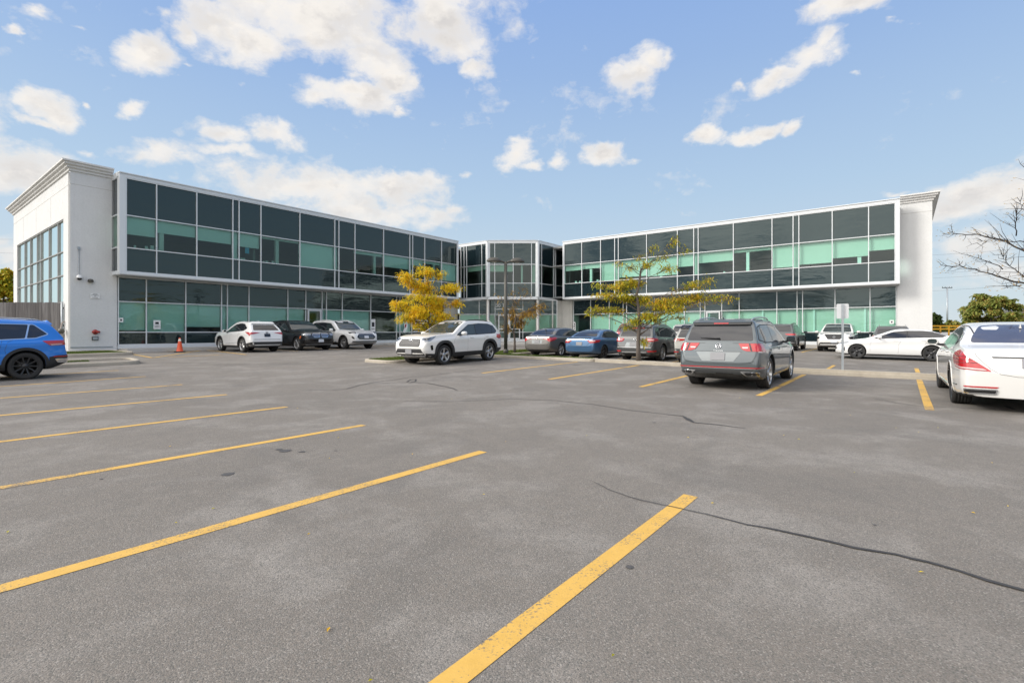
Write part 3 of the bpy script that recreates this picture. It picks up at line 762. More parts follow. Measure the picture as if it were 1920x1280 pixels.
# box trims of the projecting upper storey
def box_trim(pl, s0, s1, cps, depth):
    """frames the projecting storey; cps = corner posts (t0,t1)"""
    m = MB()
    pl.box(m, s0, s1, Z_T1+.03, Z_TOP-.06, -.3, .06)
    pl.box(m, s0-.02, s1+.02, Z_TOP-.059, Z_TOP, -.36, .11)
    pl.box(m, s0, s1, Z_B0, Z_B1-.03, -.3, .09)
    bpart(m, 'fascia', M['alu'], bevel=.012)
    for a, b in cps:
        m = MB(); pl.box(m, a, b, Z_B1-.028, Z_T1+.028, -.3, .075); bpart(m, 'corner_post', M['alu'], bevel=.01)
    m = MB(); pl.box(m, s0+.02, s1-.02, Z_GT+.03, Z_B0-.002, -1.4, .06); bpart(m, 'soffit', M['soffit'])
box_trim(PL, 8.02, 33.05, [(8.02, 8.29), (32.93, 33.05)], 1.1)
box_trim(PR, .12, 24.55, [(.12, .33), (24.43, 24.55)], 1.1)
# left end return of the left box and right return of the right box (glazed)
PLe = Plane(uc(8.03, -33.0).to_2d(), N, -U)
w = MB(); 
for z0, z1, mi in ((Z_B1, Z_W0, 0), (Z_W0, Z_W1, 1), (Z_W1, Z_T1, 0)): PLe.quad(w, .06, .80, z0+.03, z1-.03, -.02, mi)
wo_ = bpart(w, 'window', [M['spandrel'], M['glass']])
b = MB(); PLe.box(b, .04, .8, Z_W0+.03, Z_W1-.03, -.2, -.19); bpart(b, 'blind', M['blind'], wo_)
m = MB()
for z in (Z_B1, Z_W0, Z_W1, Z_T1): PLe.box(m, .0, .82, z-.03, z+.03, -.06, .045)
PLe.box(m, .0, .05, Z_B1, Z_T1, -.062, .047); bpart(m, 'mullion_frame', M['alu'])
m = MB(); PLe.box(m, 0, 1.0, Z_T1+.03, Z_TOP-.003, -.2, .05); PLe.box(m, 0, 1.0, Z_B0+.003, Z_B1-.033, -.2, .05); bpart(m, 'fascia', M['alu'])
# entrance block trims
def trim_c(pl, s0, s1):
    m = MB(); pl.box(m, s0, s1, Z_T1+.03, Z_TOP-.05, -.28, .05); pl.box(m, s0, s1, Z_TOP-.049, Z_TOP-.01, -.3, .09); pl.box(m, s0, s1, Z_B0-.04, Z_B1-.03, -.28, .07)
    bpart(m, 'fascia', M['alu'])
trim_c(PCF, -.02, wF+.02); trim_c(PCL, 2.9, 6.43); trim_c(PCR, .08, 6.6)
for c in (Bp, Cp):
    m = MB(); m.lathe([(.16, Z_B1), (.16, Z_T1+.04)], 20, 'Z', (c.x, c.y, 0)); bpart(m, 'corner_post', M['alu'])
for c in (Bp, Cp):
    m = MB(); q = c+Vector((0, .28))
    m.lathe([(.21, .44), (.21, .50), (.165, .51), (.165, Z_B0-.05)], 28, 'Z', (q.x, q.y, 0)); bpart(m, 'column', M['column'])
m = MB(); poly = [Bp+Vector((-.02, .02)), Cp+Vector((.02, .02)), uc(44, -25.9).to_2d(), uc(44, -38).to_2d(), uc(34.42, -38).to_2d()]
m.prism(poly, Z_GT+.03, Z_B0-.045); bpart(m, 'soffit', M['soffit'])
# concrete piers in the angle
m = MB(); m.prism([uc(32.45, -32.9), uc(34.05, -32.9), uc(34.05, -34.2), uc(32.45, -34.2)], .4, Z_GT+.02); bpart(m, 'pier', M['pier'], bevel=.02)
m = MB(); m.prism([uc(40.15, -24.16), uc(40.15, -25.25), uc(39.0, -25.55), uc(39.0, -26.1), uc(41.4, -26.1), uc(41.4, -24.16)], .4, Z_GT+.015); bpart(m, 'pier', M['pier'], bevel=.02)
# stucco end bays, end walls and their cornices
def stucco(poly, z0, z1, name='wall', mat=None): 
    m = MB(); m.prism([p.to_2d() if hasattr(p, 'to_2d') else p for p in poly], z0, z1); return bpart(m, name, mat or M['stucco'])
stucco([uc(6.3, -32.95), uc(8.2, -32.95), uc(8.2, -33.4), uc(6.7, -33.4)][::-1], .30, 9.4)
stucco([uc(40.2, 1.45), uc(40.2, -.27), uc(40.7, -.27), uc(40.7, 1.1)], .30, 9.4)
# left end wall with its window opening, s measured back from the courtyard corner
PE = Plane(uc(6.3, -32.95).to_2d(), -N, -U)
m = MB(); s0, s1, zb, zt = 1.42, 14.4, 1.0, 7.18
PE.box(m, .402, s0, .3, 9.397, -.4, 0); PE.box(m, s1, 15.7, .3, 9.397, -.4, 0); PE.box(m, s0, s1, zt, 9.397, -.4, 0); PE.box(m, s0, s1, .3, zb, -.4, 0)
bpart(m, 'wall', M['stucco'])
ex = []
for x in (121, 106.4, 89.8, 74.4, 67.6, 55, 44.6, 34.1): ex.append(cut(PE, x))
PEw = Plane(PE.a-PE.n*.08, PE.d, PE.n)
ex[0] = s0+.03; ex[-1] = s1-.03
curtain(PEw, ex, [zb+.03, 2.87, 4.27, 5.51, zt-.03], 'vvvv', None, fmat='frame_grey')
for e in bld.children:
    pass
m = MB(); PE.quad(m, s0, s1, zb, zt, -1.2); bpart(m, 'blind', M['blind'])
# score lines in the stucco are shallow reveals
m = MB(); PE.box(m, .0, 15.7, 8.74, 8.765, .001, .004); 
for s_ in (4.3, 8.2, 12.1): PE.box(m, s_, s_+.02, zt+.1, 8.74, .001, .004)
Pp = Plane(uc(6.3, -32.95).to_2d(), U, N); Pp.box(m, 0, 1.72, 8.74, 8.765, .001, .004)
Pq = Plane(uc(40.2, 1.45).to_2d(), -N, -U); Pq.box(m, 0, 1.55, 8.74, 8.765, .001, .004)
bpart(m, 'wall_joint', M['pier'])
# base flashing
m = MB(); Pp.box(m, 0, 1.72, .5, .56, .001, .02); Pq.box(m, 0, 1.6, .44, .56, .001, .02); bpart(m, 'base_flashing', M['steel'])
def cornice(path, closed=False):
    """stepped moulding swept along plan path with outward normals on the left"""
    prof = [(0, 9.38), (.07, 9.40), (.07, 9.50), (.16, 9.54), (.16, 9.62), (.27, 9.67), (.27, 9.76), (.36, 9.79), (.36, 9.87), (.02, 9.90)]
    P = [Vector((p[0], p[1])) for p in path]; m = MB(); k = len(prof); vs = []
    for i, p in enumerate(P):
        t1 = (P[i]-P[i-1]).normalized() if i > 0 else (P[1]-P[0]).normalized()
        t2 = (P[i+1]-P[i]).normalized() if i < len(P)-1 else t1
        n1 = Vector((-t1.y, t1.x)); n2 = Vector((-t2.y, t2.x)); n = n1+n2; n = n/n.length**2*2
        for o, z in prof: q = p+n*o; vs.append((q.x, q.y, z))
    fs = [(i*k+j, (i+1)*k+j, (i+1)*k+j+1, i*k+j+1) for i in range(len(P)-1) for j in range(k-1)]
    fs += [tuple(range(k)), tuple(reversed(range((len(P)-1)*k, len(P)*k)))]
    m.mesh(vs, fs); return bpart(m, 'cornice', M['stucco_trim'])
cornice([uc(8.0, -32.95), uc(6.3, -32.95), uc(6.3, -48.7), uc(20, -48.7)])
cornice([uc(56, 1.45), uc(40.2, 1.45), uc(40.2, -.13)])
# outer walls never seen from the courtyard, roofs, floors
stucco([uc(6.7, -48.7), uc(6.7, -48.3), uc(50, -48.3), uc(50, -48.7)], .3, 9.38)
stucco([uc(40.71, 1.45), uc(40.71, 1.05), uc(56, 1.05), uc(56, 1.45)], .3, 9.38)
stucco([uc(55.6, 1.05), uc(55.6, -48.7), uc(56, -48.7), uc(56, 1.05)], .3, 9.38)
rp = [uc(6.75, -48.25), uc(6.75, -33.35), uc(8.2, -33.35), uc(8.2, -32.25), uc(32.9, -32.25), uc(32.9, -34.6), uc(34.7, -34.6), uc(34.75, -29.8), uc(37.3, -26.3), uc(39.6, -26.25), uc(39.6, -.2), uc(41.2, -.2), uc(41.2, .9), uc(55.5, .9), uc(55.5, -48.25)]
rp = [p.to_2d() for p in rp]
m = MB(); m.prism(rp, 9.1, 9.25); bpart(m, 'roof', M['roof'])
m = MB(); m.prism(rp, 7.42, 7.50); bpart(m, 'ceiling', M['ceil'])
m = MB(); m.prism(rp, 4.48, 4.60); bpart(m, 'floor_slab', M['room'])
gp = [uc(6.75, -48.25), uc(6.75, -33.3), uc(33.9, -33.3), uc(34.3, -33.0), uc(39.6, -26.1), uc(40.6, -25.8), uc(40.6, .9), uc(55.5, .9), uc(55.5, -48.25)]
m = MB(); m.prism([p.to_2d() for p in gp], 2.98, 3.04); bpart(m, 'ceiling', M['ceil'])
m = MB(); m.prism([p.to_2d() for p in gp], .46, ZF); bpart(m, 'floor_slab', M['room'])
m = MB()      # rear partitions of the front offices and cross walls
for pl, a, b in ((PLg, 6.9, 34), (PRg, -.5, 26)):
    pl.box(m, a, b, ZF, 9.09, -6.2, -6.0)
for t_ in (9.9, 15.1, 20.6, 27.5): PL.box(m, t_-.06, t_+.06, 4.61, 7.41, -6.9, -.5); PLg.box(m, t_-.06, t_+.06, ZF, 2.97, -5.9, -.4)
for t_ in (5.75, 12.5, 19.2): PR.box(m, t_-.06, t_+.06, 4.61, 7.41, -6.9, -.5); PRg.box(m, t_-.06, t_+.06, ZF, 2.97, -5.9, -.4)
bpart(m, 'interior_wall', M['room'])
m = MB()      # the pale inner columns standing right behind the glass
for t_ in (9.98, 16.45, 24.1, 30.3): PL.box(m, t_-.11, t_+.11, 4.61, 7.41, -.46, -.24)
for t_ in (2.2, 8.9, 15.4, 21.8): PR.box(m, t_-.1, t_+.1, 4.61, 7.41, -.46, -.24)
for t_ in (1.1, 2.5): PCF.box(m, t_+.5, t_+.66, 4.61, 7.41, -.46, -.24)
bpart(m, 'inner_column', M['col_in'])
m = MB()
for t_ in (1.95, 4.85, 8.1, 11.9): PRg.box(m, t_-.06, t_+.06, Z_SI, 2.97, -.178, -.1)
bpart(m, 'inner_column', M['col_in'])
# desk clutter on the upper sills: mugs, boxes, papers
m = MB()
for t_ in (8.75, 9.25, 9.35, 9.5, 13.99, 14.2, 14.35, 15.6, 15.75, 16.15, 16.3, 22.5, 29.5):
    s = .08+.1*rnd(); PL.box(m, t_, t_+s, 5.74, 5.74+s*(.8+rnd()), -.42, -.34)
for t_ in (22.9, 23.3, 20.9, 21.1, 10.5): s = .1+.1*rnd(); PR.box(m, t_, t_+s, 5.74, 5.74+s, -.42, -.34)
bpart(m, 'sill_clutter', M['white'])
m = MB(); PL.box(m, 14.33, 14.58, 6.15, 6.5, -.05, -.04); bpart(m, 'window_poster', M['blue_poster'])

# ---- small things fixed to the building (their own objects)
def sheet(name, pl, X, z, w, h, label, cat='sign', marks=(), off=.03, group=None, X_is_t=False):
    t = X if X_is_t else cut(pl, X)
    c = pl.p(t, z, off); e = empty(name, c)
    m = MB(); 
    def lp(dt, dz, o): return (pl.d.x*dt+pl.n.x*o, pl.d.y*dt+pl.n.y*o, dz)
    def bx(mb, t0, t1, z0, z1, o0, o1):
        vs = [lp(t, z, o) for z in (z0, z1) for o in (o0, o1) for t in (t0, t1)]
        mb.mesh(vs, [(0, 1, 3, 2), (4, 6, 7, 5), (0, 4, 5, 1), (2, 3, 7, 6), (0, 2, 6, 4), (1, 5, 7, 3)])
    bx(m, -w/2, w/2, -h/2, h/2, 0, .008); m.build('panel', M['white'], e)
    if marks:
        k = MB()
        for (a, b, c_, d) in marks: bx(k, a*w, b*w, c_*h, d*h, .009, .012)
        k.build('print', M['ink'], e)
    tag(e, label, cat, group); return e
sheet('window_notice', PLg, 226.5, 1.95, .20, .24, 'small square white notice in the leftmost ground floor pane beside the stucco pier', 'notice', [(-.2, .2, -.2, .2)])
sheet('window_notice', PLg, 294, 1.72, .34, .50, 'white warning notice with a dark symbol on the glass behind the traffic cone', 'notice', [(-.25, .25, .05, .3), (-.35, .35, -.12, -.08), (-.35, .35, -.22, -.18), (-.35, .35, -.33, -.29)])
sheet('window_notice', PLg, 699, 1.83, .42, 1.0, 'tall white notice on the glass just right of the large white suv', 'notice', [(-.3, .3, -.1, .25), (-.35, .35, -.3, -.25)])
sheet('window_notice', PRg, 1077.6, 1.85, .25, .80, 'tall narrow white notice beside the right concrete pier', 'notice', [(-.25, .2, .15, .35), (-.2, .25, -.1, .08), (-.2, .15, -.35, -.2)], off=.06)
sheet('window_notice', PRg, 1672, 1.95, .22, .24, 'small square white notice in the last ground floor pane of the right wing', 'notice', [(-.2, .2, -.2, .2)])
sheet('wall_notice', Pp, 178, 3.17, .38, .26, 'white wall notice with four lines of small print on the left stucco pier', 'sign', [(-.25, .25, .3, .38), (-.42, .42, .1, .17), (-.1, .1, -.1, -.03), (-.3, .3, -.35, -.28)])
# list of services in white lettering on one pane
t0 = cut(PLg, 774); e = empty('window_lettering', PLg.p(t0, 1.6, .03))
m = MB(); r2 = random.Random(3)
for row in range(7):
    z = .95-row*.24; x = .05; Lr = 1.45+.3*r2.random()
    while x < Lr:
        wd = .05+.06*r2.random()
        if r2.random() < .16: x += .1
        q0 = PLg.d*x; q1 = PLg.d*(x+wd)
        m.box((PLg.d.x*(x+wd/2), PLg.d.y*(x+wd/2), z), (wd*.9, .006, .085+.02*r2.random()), 0, (PLg.d.x, PLg.d.y, 0), (-PLg.n.x, -PLg.n.y, 0))
        x += wd+.018
m.build('lettering', M['white'], e)
m = MB(); m.box((PLg.d.x*.85-PLg.n.x*.045, PLg.d.y*.85-PLg.n.y*.045, .23), (1.66, .012, 1.62), 0, (PLg.d.x, PLg.d.y, 0), (-PLg.n.x, -PLg.n.y, 0)); m.build('backing', M['ink'], e)
tag(e, 'black window panel with rows of white lettering behind the golden tree', 'window lettering')
e = empty('window_logo', PLg.p(cut(PLg, 760), 1.95, .03))
def swoosh(pts, mat, name):
    m = MB()
    q = [(PLg.d.x*a, PLg.d.y*a, b) for a, b in pts]; nn = Vector((PLg.n.x, PLg.n.y, 0))*.006
    k = len(q); m.mesh([Vector(p) for p in q]+[Vector(p)+nn for p in q], [tuple(range(k, 2*k)), tuple(reversed(range(k)))]+[(i, (i+1) % k, k+(i+1) % k, k+i) for i in range(k)])
    m.build(name, mat, e)
swoosh([(.05, 1.0), (-.03, .9), (-.02, .78), (-.12, .72), (-.20, .62), (-.17, .45), (-.05, .3), (.06, .22), (.1, .1), (.16, .25), (.14, .42), (.06, .5), (.0, .6), (.1, .68), (.2, .8), (.2, .93), (.13, 1.0)], M['white'], 'upper_stroke')
swoosh([(-.14, .05), (0, .1), (.14, .1), (.24, -.02), (.22, -.25), (.12, -.45), (.0, -.58), (-.1, -.7), (-.22, -.68), (-.26, -.55), (-.2, -.4), (-.1, -.3), (-.17, -.15)], M['white'], 'lower_stroke')
m = MB(); nn = Vector((PLg.n.x, PLg.n.y, 0))
swoosh_pts = [(-.05, .03), (.06, .05), (.1, -.08), (.03, -.25), (-.05, -.3), (-.1, -.15)]
q = [Vector((PLg.d.x*a, PLg.d.y*a, b))+nn*.012 for a, b in swoosh_pts]; m.face(q); m.build('red_mark', M['red'], e)
tag(e, 'white curling logo with a dark red centre on the glass behind the golden tree', 'logo')
# dome camera on its conduit, lamp, siamese connection, access box, gas meter
def ppt(X, z, o=0): return Vector(Pp.p(cut(Pp, X), z, o))
c0 = ppt(147.5, 0); e = empty('security_camera', ppt(147.5, 4.05))
m = MB(); m.tube([Vector((0, 0, 1.45))+nn*.03, Vector((0, 0, .25))+nn*.03, Vector((0, 0, .18))+nn*.12, Vector((0, 0, .1))+nn*.16], .022, 6); m.box(Vector((0, 0, 1.5))+nn*.03, (.1, .06, .14), 0, (U.x, U.y, 0), (-N.x, -N.y, 0)); m.build('conduit', M['steel'], e)
m = MB(); cc = nn*.16; m.lathe([(.0, .13), (.11, .11), (.12, .02), (.12, -.02)], 16, 'Z', cc); m.build('housing', M['white'], e)
m = MB(); m.lathe([(.11, -.02), (.1, -.07), (.06, -.12), (0, -.14)], 16, 'Z', cc); m.build('dome', M['gloss_black'], e)
tag(e, 'white dome security camera hanging from a grey conduit high on the left stucco pier', 'camera')
e = empty('wall_light', ppt(169, 3.92)); m = MB(); m.lathe([(0, .11), (.09, .09), (.13, .0), (.11, -.06), (0, -.06)], 16, 'Z', nn*.1); m.build('shade', M['rust'] if 'rust' in M else M['lamp_metal'], e)
m = MB(); m.lathe([(0, -.061), (.09, -.062), (.06, -.09), (0, -.1)], 12, 'Z', nn*.1); m.build('lens', M['lens'], e)
tag(e, 'small round dark wall light on the left stucco pier below the security camera', 'wall light')
e = empty('fire_hose_inlet', ppt(178.5, 1.31)); m = MB()
m.tube([(0, 0, 0), nn*.1], [.13, .11], 16)
for s_ in (-1, 1): m.tube([nn*.07, nn*.2+Vector((U.x, U.y, 0))*(.13*s_)], [.055, .06], 10)
m.build('inlet', M['red'], e); tag(e, 'dark red twin fire hose inlet low on the left stucco pier', 'fire inlet')
e = empty('access_box', ppt(178, .98)); m = MB(); m.box(nn*.03, (.26, .06, .2), 0, (U.x, U.y, 0), (-N.x, -N.y, 0)); m.build('frame', M['lamp_metal'], e, bevel=.008)
m = MB(); m.box(nn*.066, (.2, .012, .14), 0, (U.x, U.y, 0), (-N.x, -N.y, 0)); m.build('door', M['steel'], e); tag(e, 'small grey access box just under the red hose inlet', 'utility box')
ee = Vector(PE.p(.75, 1.35, 0)); e = empty('gas_meter', ee); ne = Vector((-U.x, -U.y, 0)); te = Vector((-N.x, -N.y, 0))
m = MB(); m.tube([ne*.1+Vector((0, 0, -1.0)), ne*.1+Vector((0, 0, -.15)), ne*.22+Vector((0, 0, -.1)), ne*.22+te*.2+Vector((0, 0, .0)), ne*.12+te*.3+Vector((0, 0, .45)), te*.3+Vector((0, 0, .5))], .03, 8); m.build('pipe', M['brick'], e)
m = MB(); m.lathe([(0, -.1), (.11, -.1), (.13, 0), (.11, .12), (0, .12)], 14, 'Z', ne*.2); m.build('meter', M['pipe_rust'] if 'pipe_rust' in M else M['lamp_metal'], e); tag(e, 'rust stained meter and pipes on the end wall beside the wooden fence', 'meter')

# ================================================================ wooden fence and post
e = empty('wooden_fence', (-24, 27.0, .2)); zt_ = 2.83
fa = Vector(PE.p(1.25, 0, .05)).to_2d(); fb_ = fa+Vector((-1, -.04)).normalized()*9.5
fd = (fb_-fa).normalized(); fn = Vector((fd.y, -fd.x)); 
if fn.y > 0: fn = -fn
m = MB(); s = 0.0
while s < 9.4:
    wd = .135+.01*rnd(); h = zt_+.02*(rnd()-.5); o = .012*rnd()
    a = fa+fd*s+fn*o; b2 = fa+fd*(s+wd)+fn*o
    m.quadbox(a-Vector((-24, 27)), b2-Vector((-24, 27)), 0.0, h-.2, .02, fn, 0); s += wd+.008
m.build('boards', M['wood'], e)
m = MB()
for z in (.5, 1.4, 2.3): m.quadbox(fa-fn*.022-Vector((-24, 27)), fb_-fn*.022-Vector((-24, 27)), z, z+.09, .04, fn, 0)
m.build('rail', M['wood'], e)
m = MB(); q = fa-Vector((-24, 27))+fn*.06; m.tube([(q.x, q.y, -.1), (q.x, q.y, zt_-.2)], .045, 10); m.build('post', M['steel'], e)
tag(e, 'tall weathered grey board fence meeting the left end wall of the building', 'fence')
# ================================================================ trees
def tree(name, base, H, trunk, pads, leafmat, label, group=None, r0=.09, seed=1, nleaf=300, frond=(.13, .03), bare=0, barkmat='bark', twigs=7, padtw=1.0, cat='tree', lean=0.0):
    """pads: (x, z, rx, rz, density[, y]) in metres: x across the view, z above the ground; depth gets its own spread"""
    R = random.Random(seed)
    e = empty(name, base); e.rotation_euler = (0, 0, -math.atan2(base[0], base[1]))
    t = MB(); tp = []
    for i in range(8):
        f = i/7; tp.append(Vector((lean*f+.05*math.sin(i*1.7+seed)*f*2, .05*math.cos(i*2.1+seed)*f*2, -.05+trunk*f)))
    t.tube(tp, [r0*(1.25-.25*min(1, i*1.0)) if i == 0 else r0*(1-.62*i/7) for i in range(8)], 9)
    lv = MB()
    def frondat(p, d, s):
        # a compound leaf: a drooping run of small leaflets in one face strip pair
        L = frond[0]*(0.7+.7*R.random())*s; w = frond[1]*(.7+.6*R.random())*s
        side = d.cross(Vector((0, 0, 1)))
        side = (side if side.length > .05 else Vector((1, 0, 0))).normalized()
        side = (side+Vector((0, 0, R.uniform(-.7, .7)))).normalized()
        a = p; b = p+d*L*.5+Vector((0, 0, -L*.12)); c = p+d*L+Vector((0, 0, -L*.45))
        for q0, q1, ww in ((a, b, w), (b, c, w*.8)):
            lv.face([q0-side*ww*.35, q0+side*ww*.35, q1+side*ww, q1-side*ww])
    for pd in pads:
        x, z, rx, rz, dn = pd[:5]
        y = pd[5] if len(pd) > 5 else R.uniform(-.55, .55)*abs(rx)*1.2+R.uniform(-1, 1)*.25*min(1.2, abs(z-trunk*.4))
        ry = rx*.9
        c = Vector((x, y, z))
        # limb from the trunk to the pad
        hz_ = max(.25*trunk, min(trunk*.98, z-abs(x)*.38-rz*.4)); f = hz_/trunk; k = f*7; i = min(6, int(k)); s0 = tp[i].lerp(tp[i+1], k-i)
        mid = s0.lerp(c, .5)+Vector((0, 0, .22*(c-s0).length*R.uniform(.1, 1)))+Vector((R.uniform(-.1, .1), R.uniform(-.1, .1), 0))
        lr = max(.012, r0*.42*(1-f*.55))*padtw
        pts = []
        for j in range(7):
            q = j/6; p = s0*(1-q)**2+mid*2*q*(1-q)+c*q*q+Vector((R.uniform(-1, 1), R.uniform(-1, 1), R.uniform(-1, 1)))*.035*(1 if 0 < j < 6 else 0)
            pts.append(p)
        t.tube(pts, [lr*(1-.72*j/6) for j in range(7)], 6)
        tips = []
        for _ in range(twigs):
            q = R.uniform(.35, 1.0); j = min(5, int(q*6)); st_ = pts[j].lerp(pts[j+1], q*6-j)
            v = Vector((R.gauss(0, 1), R.gauss(0, 1), R.gauss(0, .8))).normalized()
            en = c+Vector((v.x*rx, v.y*ry, v.z*rz))*R.uniform(.6, 1.05)
            mm_ = st_.lerp(en, .5)+Vector((R.uniform(-.06, .06), R.uniform(-.06, .06), R.uniform(-.02, .1)))
            tw = [st_, mm_, en]; t.tube(tw, [lr*.34+.003, lr*.2+.003, .003], 4); tips.append(tw)
            for _2 in range(2):
                q2 = R.uniform(.3, .9); b0 = st_.lerp(mm_, q2*2) if q2 < .5 else mm_.lerp(en, q2*2-1)
                b1 = b0+Vector((R.gauss(0, .4)*rx, R.gauss(0, .4)*ry, R.gauss(.05, .35)*rz)); t.tube([b0, b1], [.005, .002], 3); tips.append([b0, b0.lerp(b1, .5), b1])
        n = int(nleaf*dn*rx*rz/(.5*.35))
        for _ in range(n):
            tw = R.choice(tips); q = R.random(); p = tw[0].lerp(tw[1], q*2) if q < .5 else tw[1].lerp(tw[2], q*2-1)
            if R.random() < .5:
                v = Vector((R.gauss(0, 1), R.gauss(0, 1), R.gauss(0, 1))).normalized()*R.random()**.45
                p = p.lerp(c+Vector((v.x*rx, v.y*ry, v.z*rz)), R.uniform(.3, .95))
            d = Vector((R.gauss(0, 1)+.5*(1 if x > 0 else -1), R.gauss(0, 1), R.gauss(-.35, .45))).normalized()
            frondat(p+Vector((R.gauss(0, .03), R.gauss(0, .03), R.gauss(0, .03))), d, 1)
    t.build('trunk', M[barkmat], e); lv.build('crown', M[leafmat], e)
    tag(e, label, cat, group); return e
def pads_px(lst, cx, base_y, D, extra=0):
    """(X px, Y px, rx px, ry px, density) read off the photo, scaled at the tree's own distance"""
    k = D/FPX
    return [((X-cx)*k, (base_y-Y)*k, rx*k, ry*k, dn) for X, Y, rx, ry, dn in lst]
# golden tree behind the white suv
b = uc(14.9, -16.05); b.z = gz(b.x, b.y)+.1
by = HY+(EYE-b.z)*FPX/b.y; cx = 960+FPX*b.x/b.y
tree('honey_locust_tree', b, 4.2, 2.9, pads_px([(760,520,22,14,1.0),(800,508,20,12,.8),(828,515,16,12,.5),(795,540,30,18,1.2),(775,560,26,13,.6),(750,570,20,14,1.1),(820,565,26,18,1.2),(848,538,26,11,1.3),(790,585,30,20,1.3),(760,595,24,12,1.0),(825,595,28,16,1.2),(862,568,16,10,1.3),(800,612,30,14,1.1),(842,606,14,8,.6),(740,578,10,7,1.),(805,560,26,16,1.1),(772,532,16,10,1.1),(778,576,20,14,1.2),(812,582,22,14,1.2),(790,497,14,8,.35)], cx, by, b.y),
     'leaf_gold', 'small honey locust with dense golden leaves behind the parked white suv', r0=.075, seed=4, nleaf=480, frond=(.10, .022), twigs=7)
b = uc(17.9, -7.86); b.z = gz(b.x, b.y)+.13
by = HY+(EYE-b.z)*FPX/b.y; cx = 960+FPX*b.x/b.y
tree('honey_locust_tree', b, 4.8, 3.5, pads_px([(1263,455,10,10,.5),(1285,468,20,12,.12),(1225,466,12,10,.35),(1200,478,18,10,.12),(1245,480,16,12,.25),(1218,498,26,12,.35),(1180,500,20,12,.2),(1160,495,16,10,.12),(1255,505,22,12,.3),(1190,530,26,12,1.2),(1160,535,22,12,.9),(1120,530,22,8,.5),(1170,555,30,12,1.2),(1130,552,24,10,.9),(1120,578,22,8,.9),(1100,583,8,7,1.),(1150,578,18,8,1.1),(1200,560,30,14,1.1),(1240,570,30,14,1.2),(1275,562,30,11,1.2),(1310,555,24,9,1.2),(1345,558,22,7,1.1),(1366,562,8,6,.9),(1300,535,26,10,.6),(1325,528,14,12,.5),(1260,580,26,9,1.),(1215,590,28,11,1.1),(1190,600,20,10,.9),(1178,612,16,8,.8),(1230,600,16,8,.6),(1270,595,20,6,.4),(1208,642,8,9,1.)], cx, by, b.y),
     'leaf_mixed', 'wide honey locust with thinning yellow green leaves on the kerb strip behind the grey suv', r0=.085, seed=9, nleaf=600, frond=(.095, .020), twigs=9, padtw=.75)
b = uc(20.8, -16.0); b.z = gz(b.x, b.y)+.1
by = HY+(EYE-b.z)*FPX/b.y; cx = 960+FPX*b.x/b.y
tree('honey_locust_tree', b, 3.5, 2.6, pads_px([(940,560,22,14,.05),(965,545,20,16,.04),(990,555,20,14,.05),(985,540,14,12,.04),(950,585,22,12,.12),(1010,575,16,12,.3),(1020,572,12,7,.5),(965,592,26,12,.5),(990,590,22,10,.8),(1000,583,18,9,.8),(975,605,20,10,.9),(950,612,14,12,.9),(960,580,22,12,.2),(970,565,18,12,.1)], cx, by, b.y),
     'leaf_dry', 'nearly bare young tree with brown and gold leaves beside the twin lamp post', r0=.065, seed=12, nleaf=230, frond=(.13, .028), twigs=9)
# bare tree just outside the right edge, branches reaching in
b = uc(17.9, 3.4); b.z = gz(b.x, b.y)+.1
by = HY+(EYE-b.z)*FPX/b.y; cx = 960+FPX*b.x/b.y
e = empty('honey_locust_tree', b); R = random.Random(77)
t = MB(); lv = MB(); kk = b.y/FPX
def q3(X, Y, dy=0.0): return Vector(((X-960)*kk-b.x, dy, (by-Y)*kk))
tx0 = cx
t.tube([Vector((0, 0, -.05)), Vector((.03, .02, 1.0)), Vector((-.02, .05, 2.2)), Vector((.05, 0, 3.2)), Vector((.1, .1, 4.6))], [.1, .085, .065, .045, .012], 9)
BR = [[(cx, 560), (1950, 478), (1915, 447), (1880, 433), (1850, 428), (1836, 424)], [(1905, 442), (1890, 425), (1880, 412), (1868, 409)], [(cx, 590), (1940, 532), (1910, 521), (1890, 511), (1870, 499), (1845, 492), (1820, 489)],
 [(1880, 504), (1862, 488), (1842, 478)], [(cx, 600), (1930, 538), (1905, 528), (1875, 525), (1845, 523)], [(1915, 535), (1880, 538), (1850, 541)], [(cx, 520), (1940, 474), (1900, 469), (1880, 464)], [(cx, 500), (1950, 430), (1925, 405), (1912, 392), (1905, 380)],
 [(1925, 452), (1900, 450), (1875, 446), (1860, 450)], [(1930, 528), (1900, 505), (1880, 490), (1872, 478)], [(cx, 480), (2060, 420), (2110, 370)], [(cx, 520), (2070, 480), (2130, 450)], [(cx, 470), (1990, 400), (1975, 340), (1960, 300)], [(cx, 540), (2050, 520), (2120, 500)], [(cx, 450), (2030, 360), (2040, 300)]]
def leafs(p, n):
    for _ in range(n):
        c_ = p+Vector((R.gauss(0, .05), R.gauss(0, .05), R.gauss(-.02, .04))); d_ = Vector((R.gauss(0, 1), R.gauss(0, 1), R.gauss(-.6, .5))).normalized(); w_ = d_.orthogonal().normalized(); L = R.uniform(.03, .07)
        lv.face([c_, c_+d_*L*.5+w_*L*.16, c_+d_*L, c_+d_*L*.5-w_*L*.16])
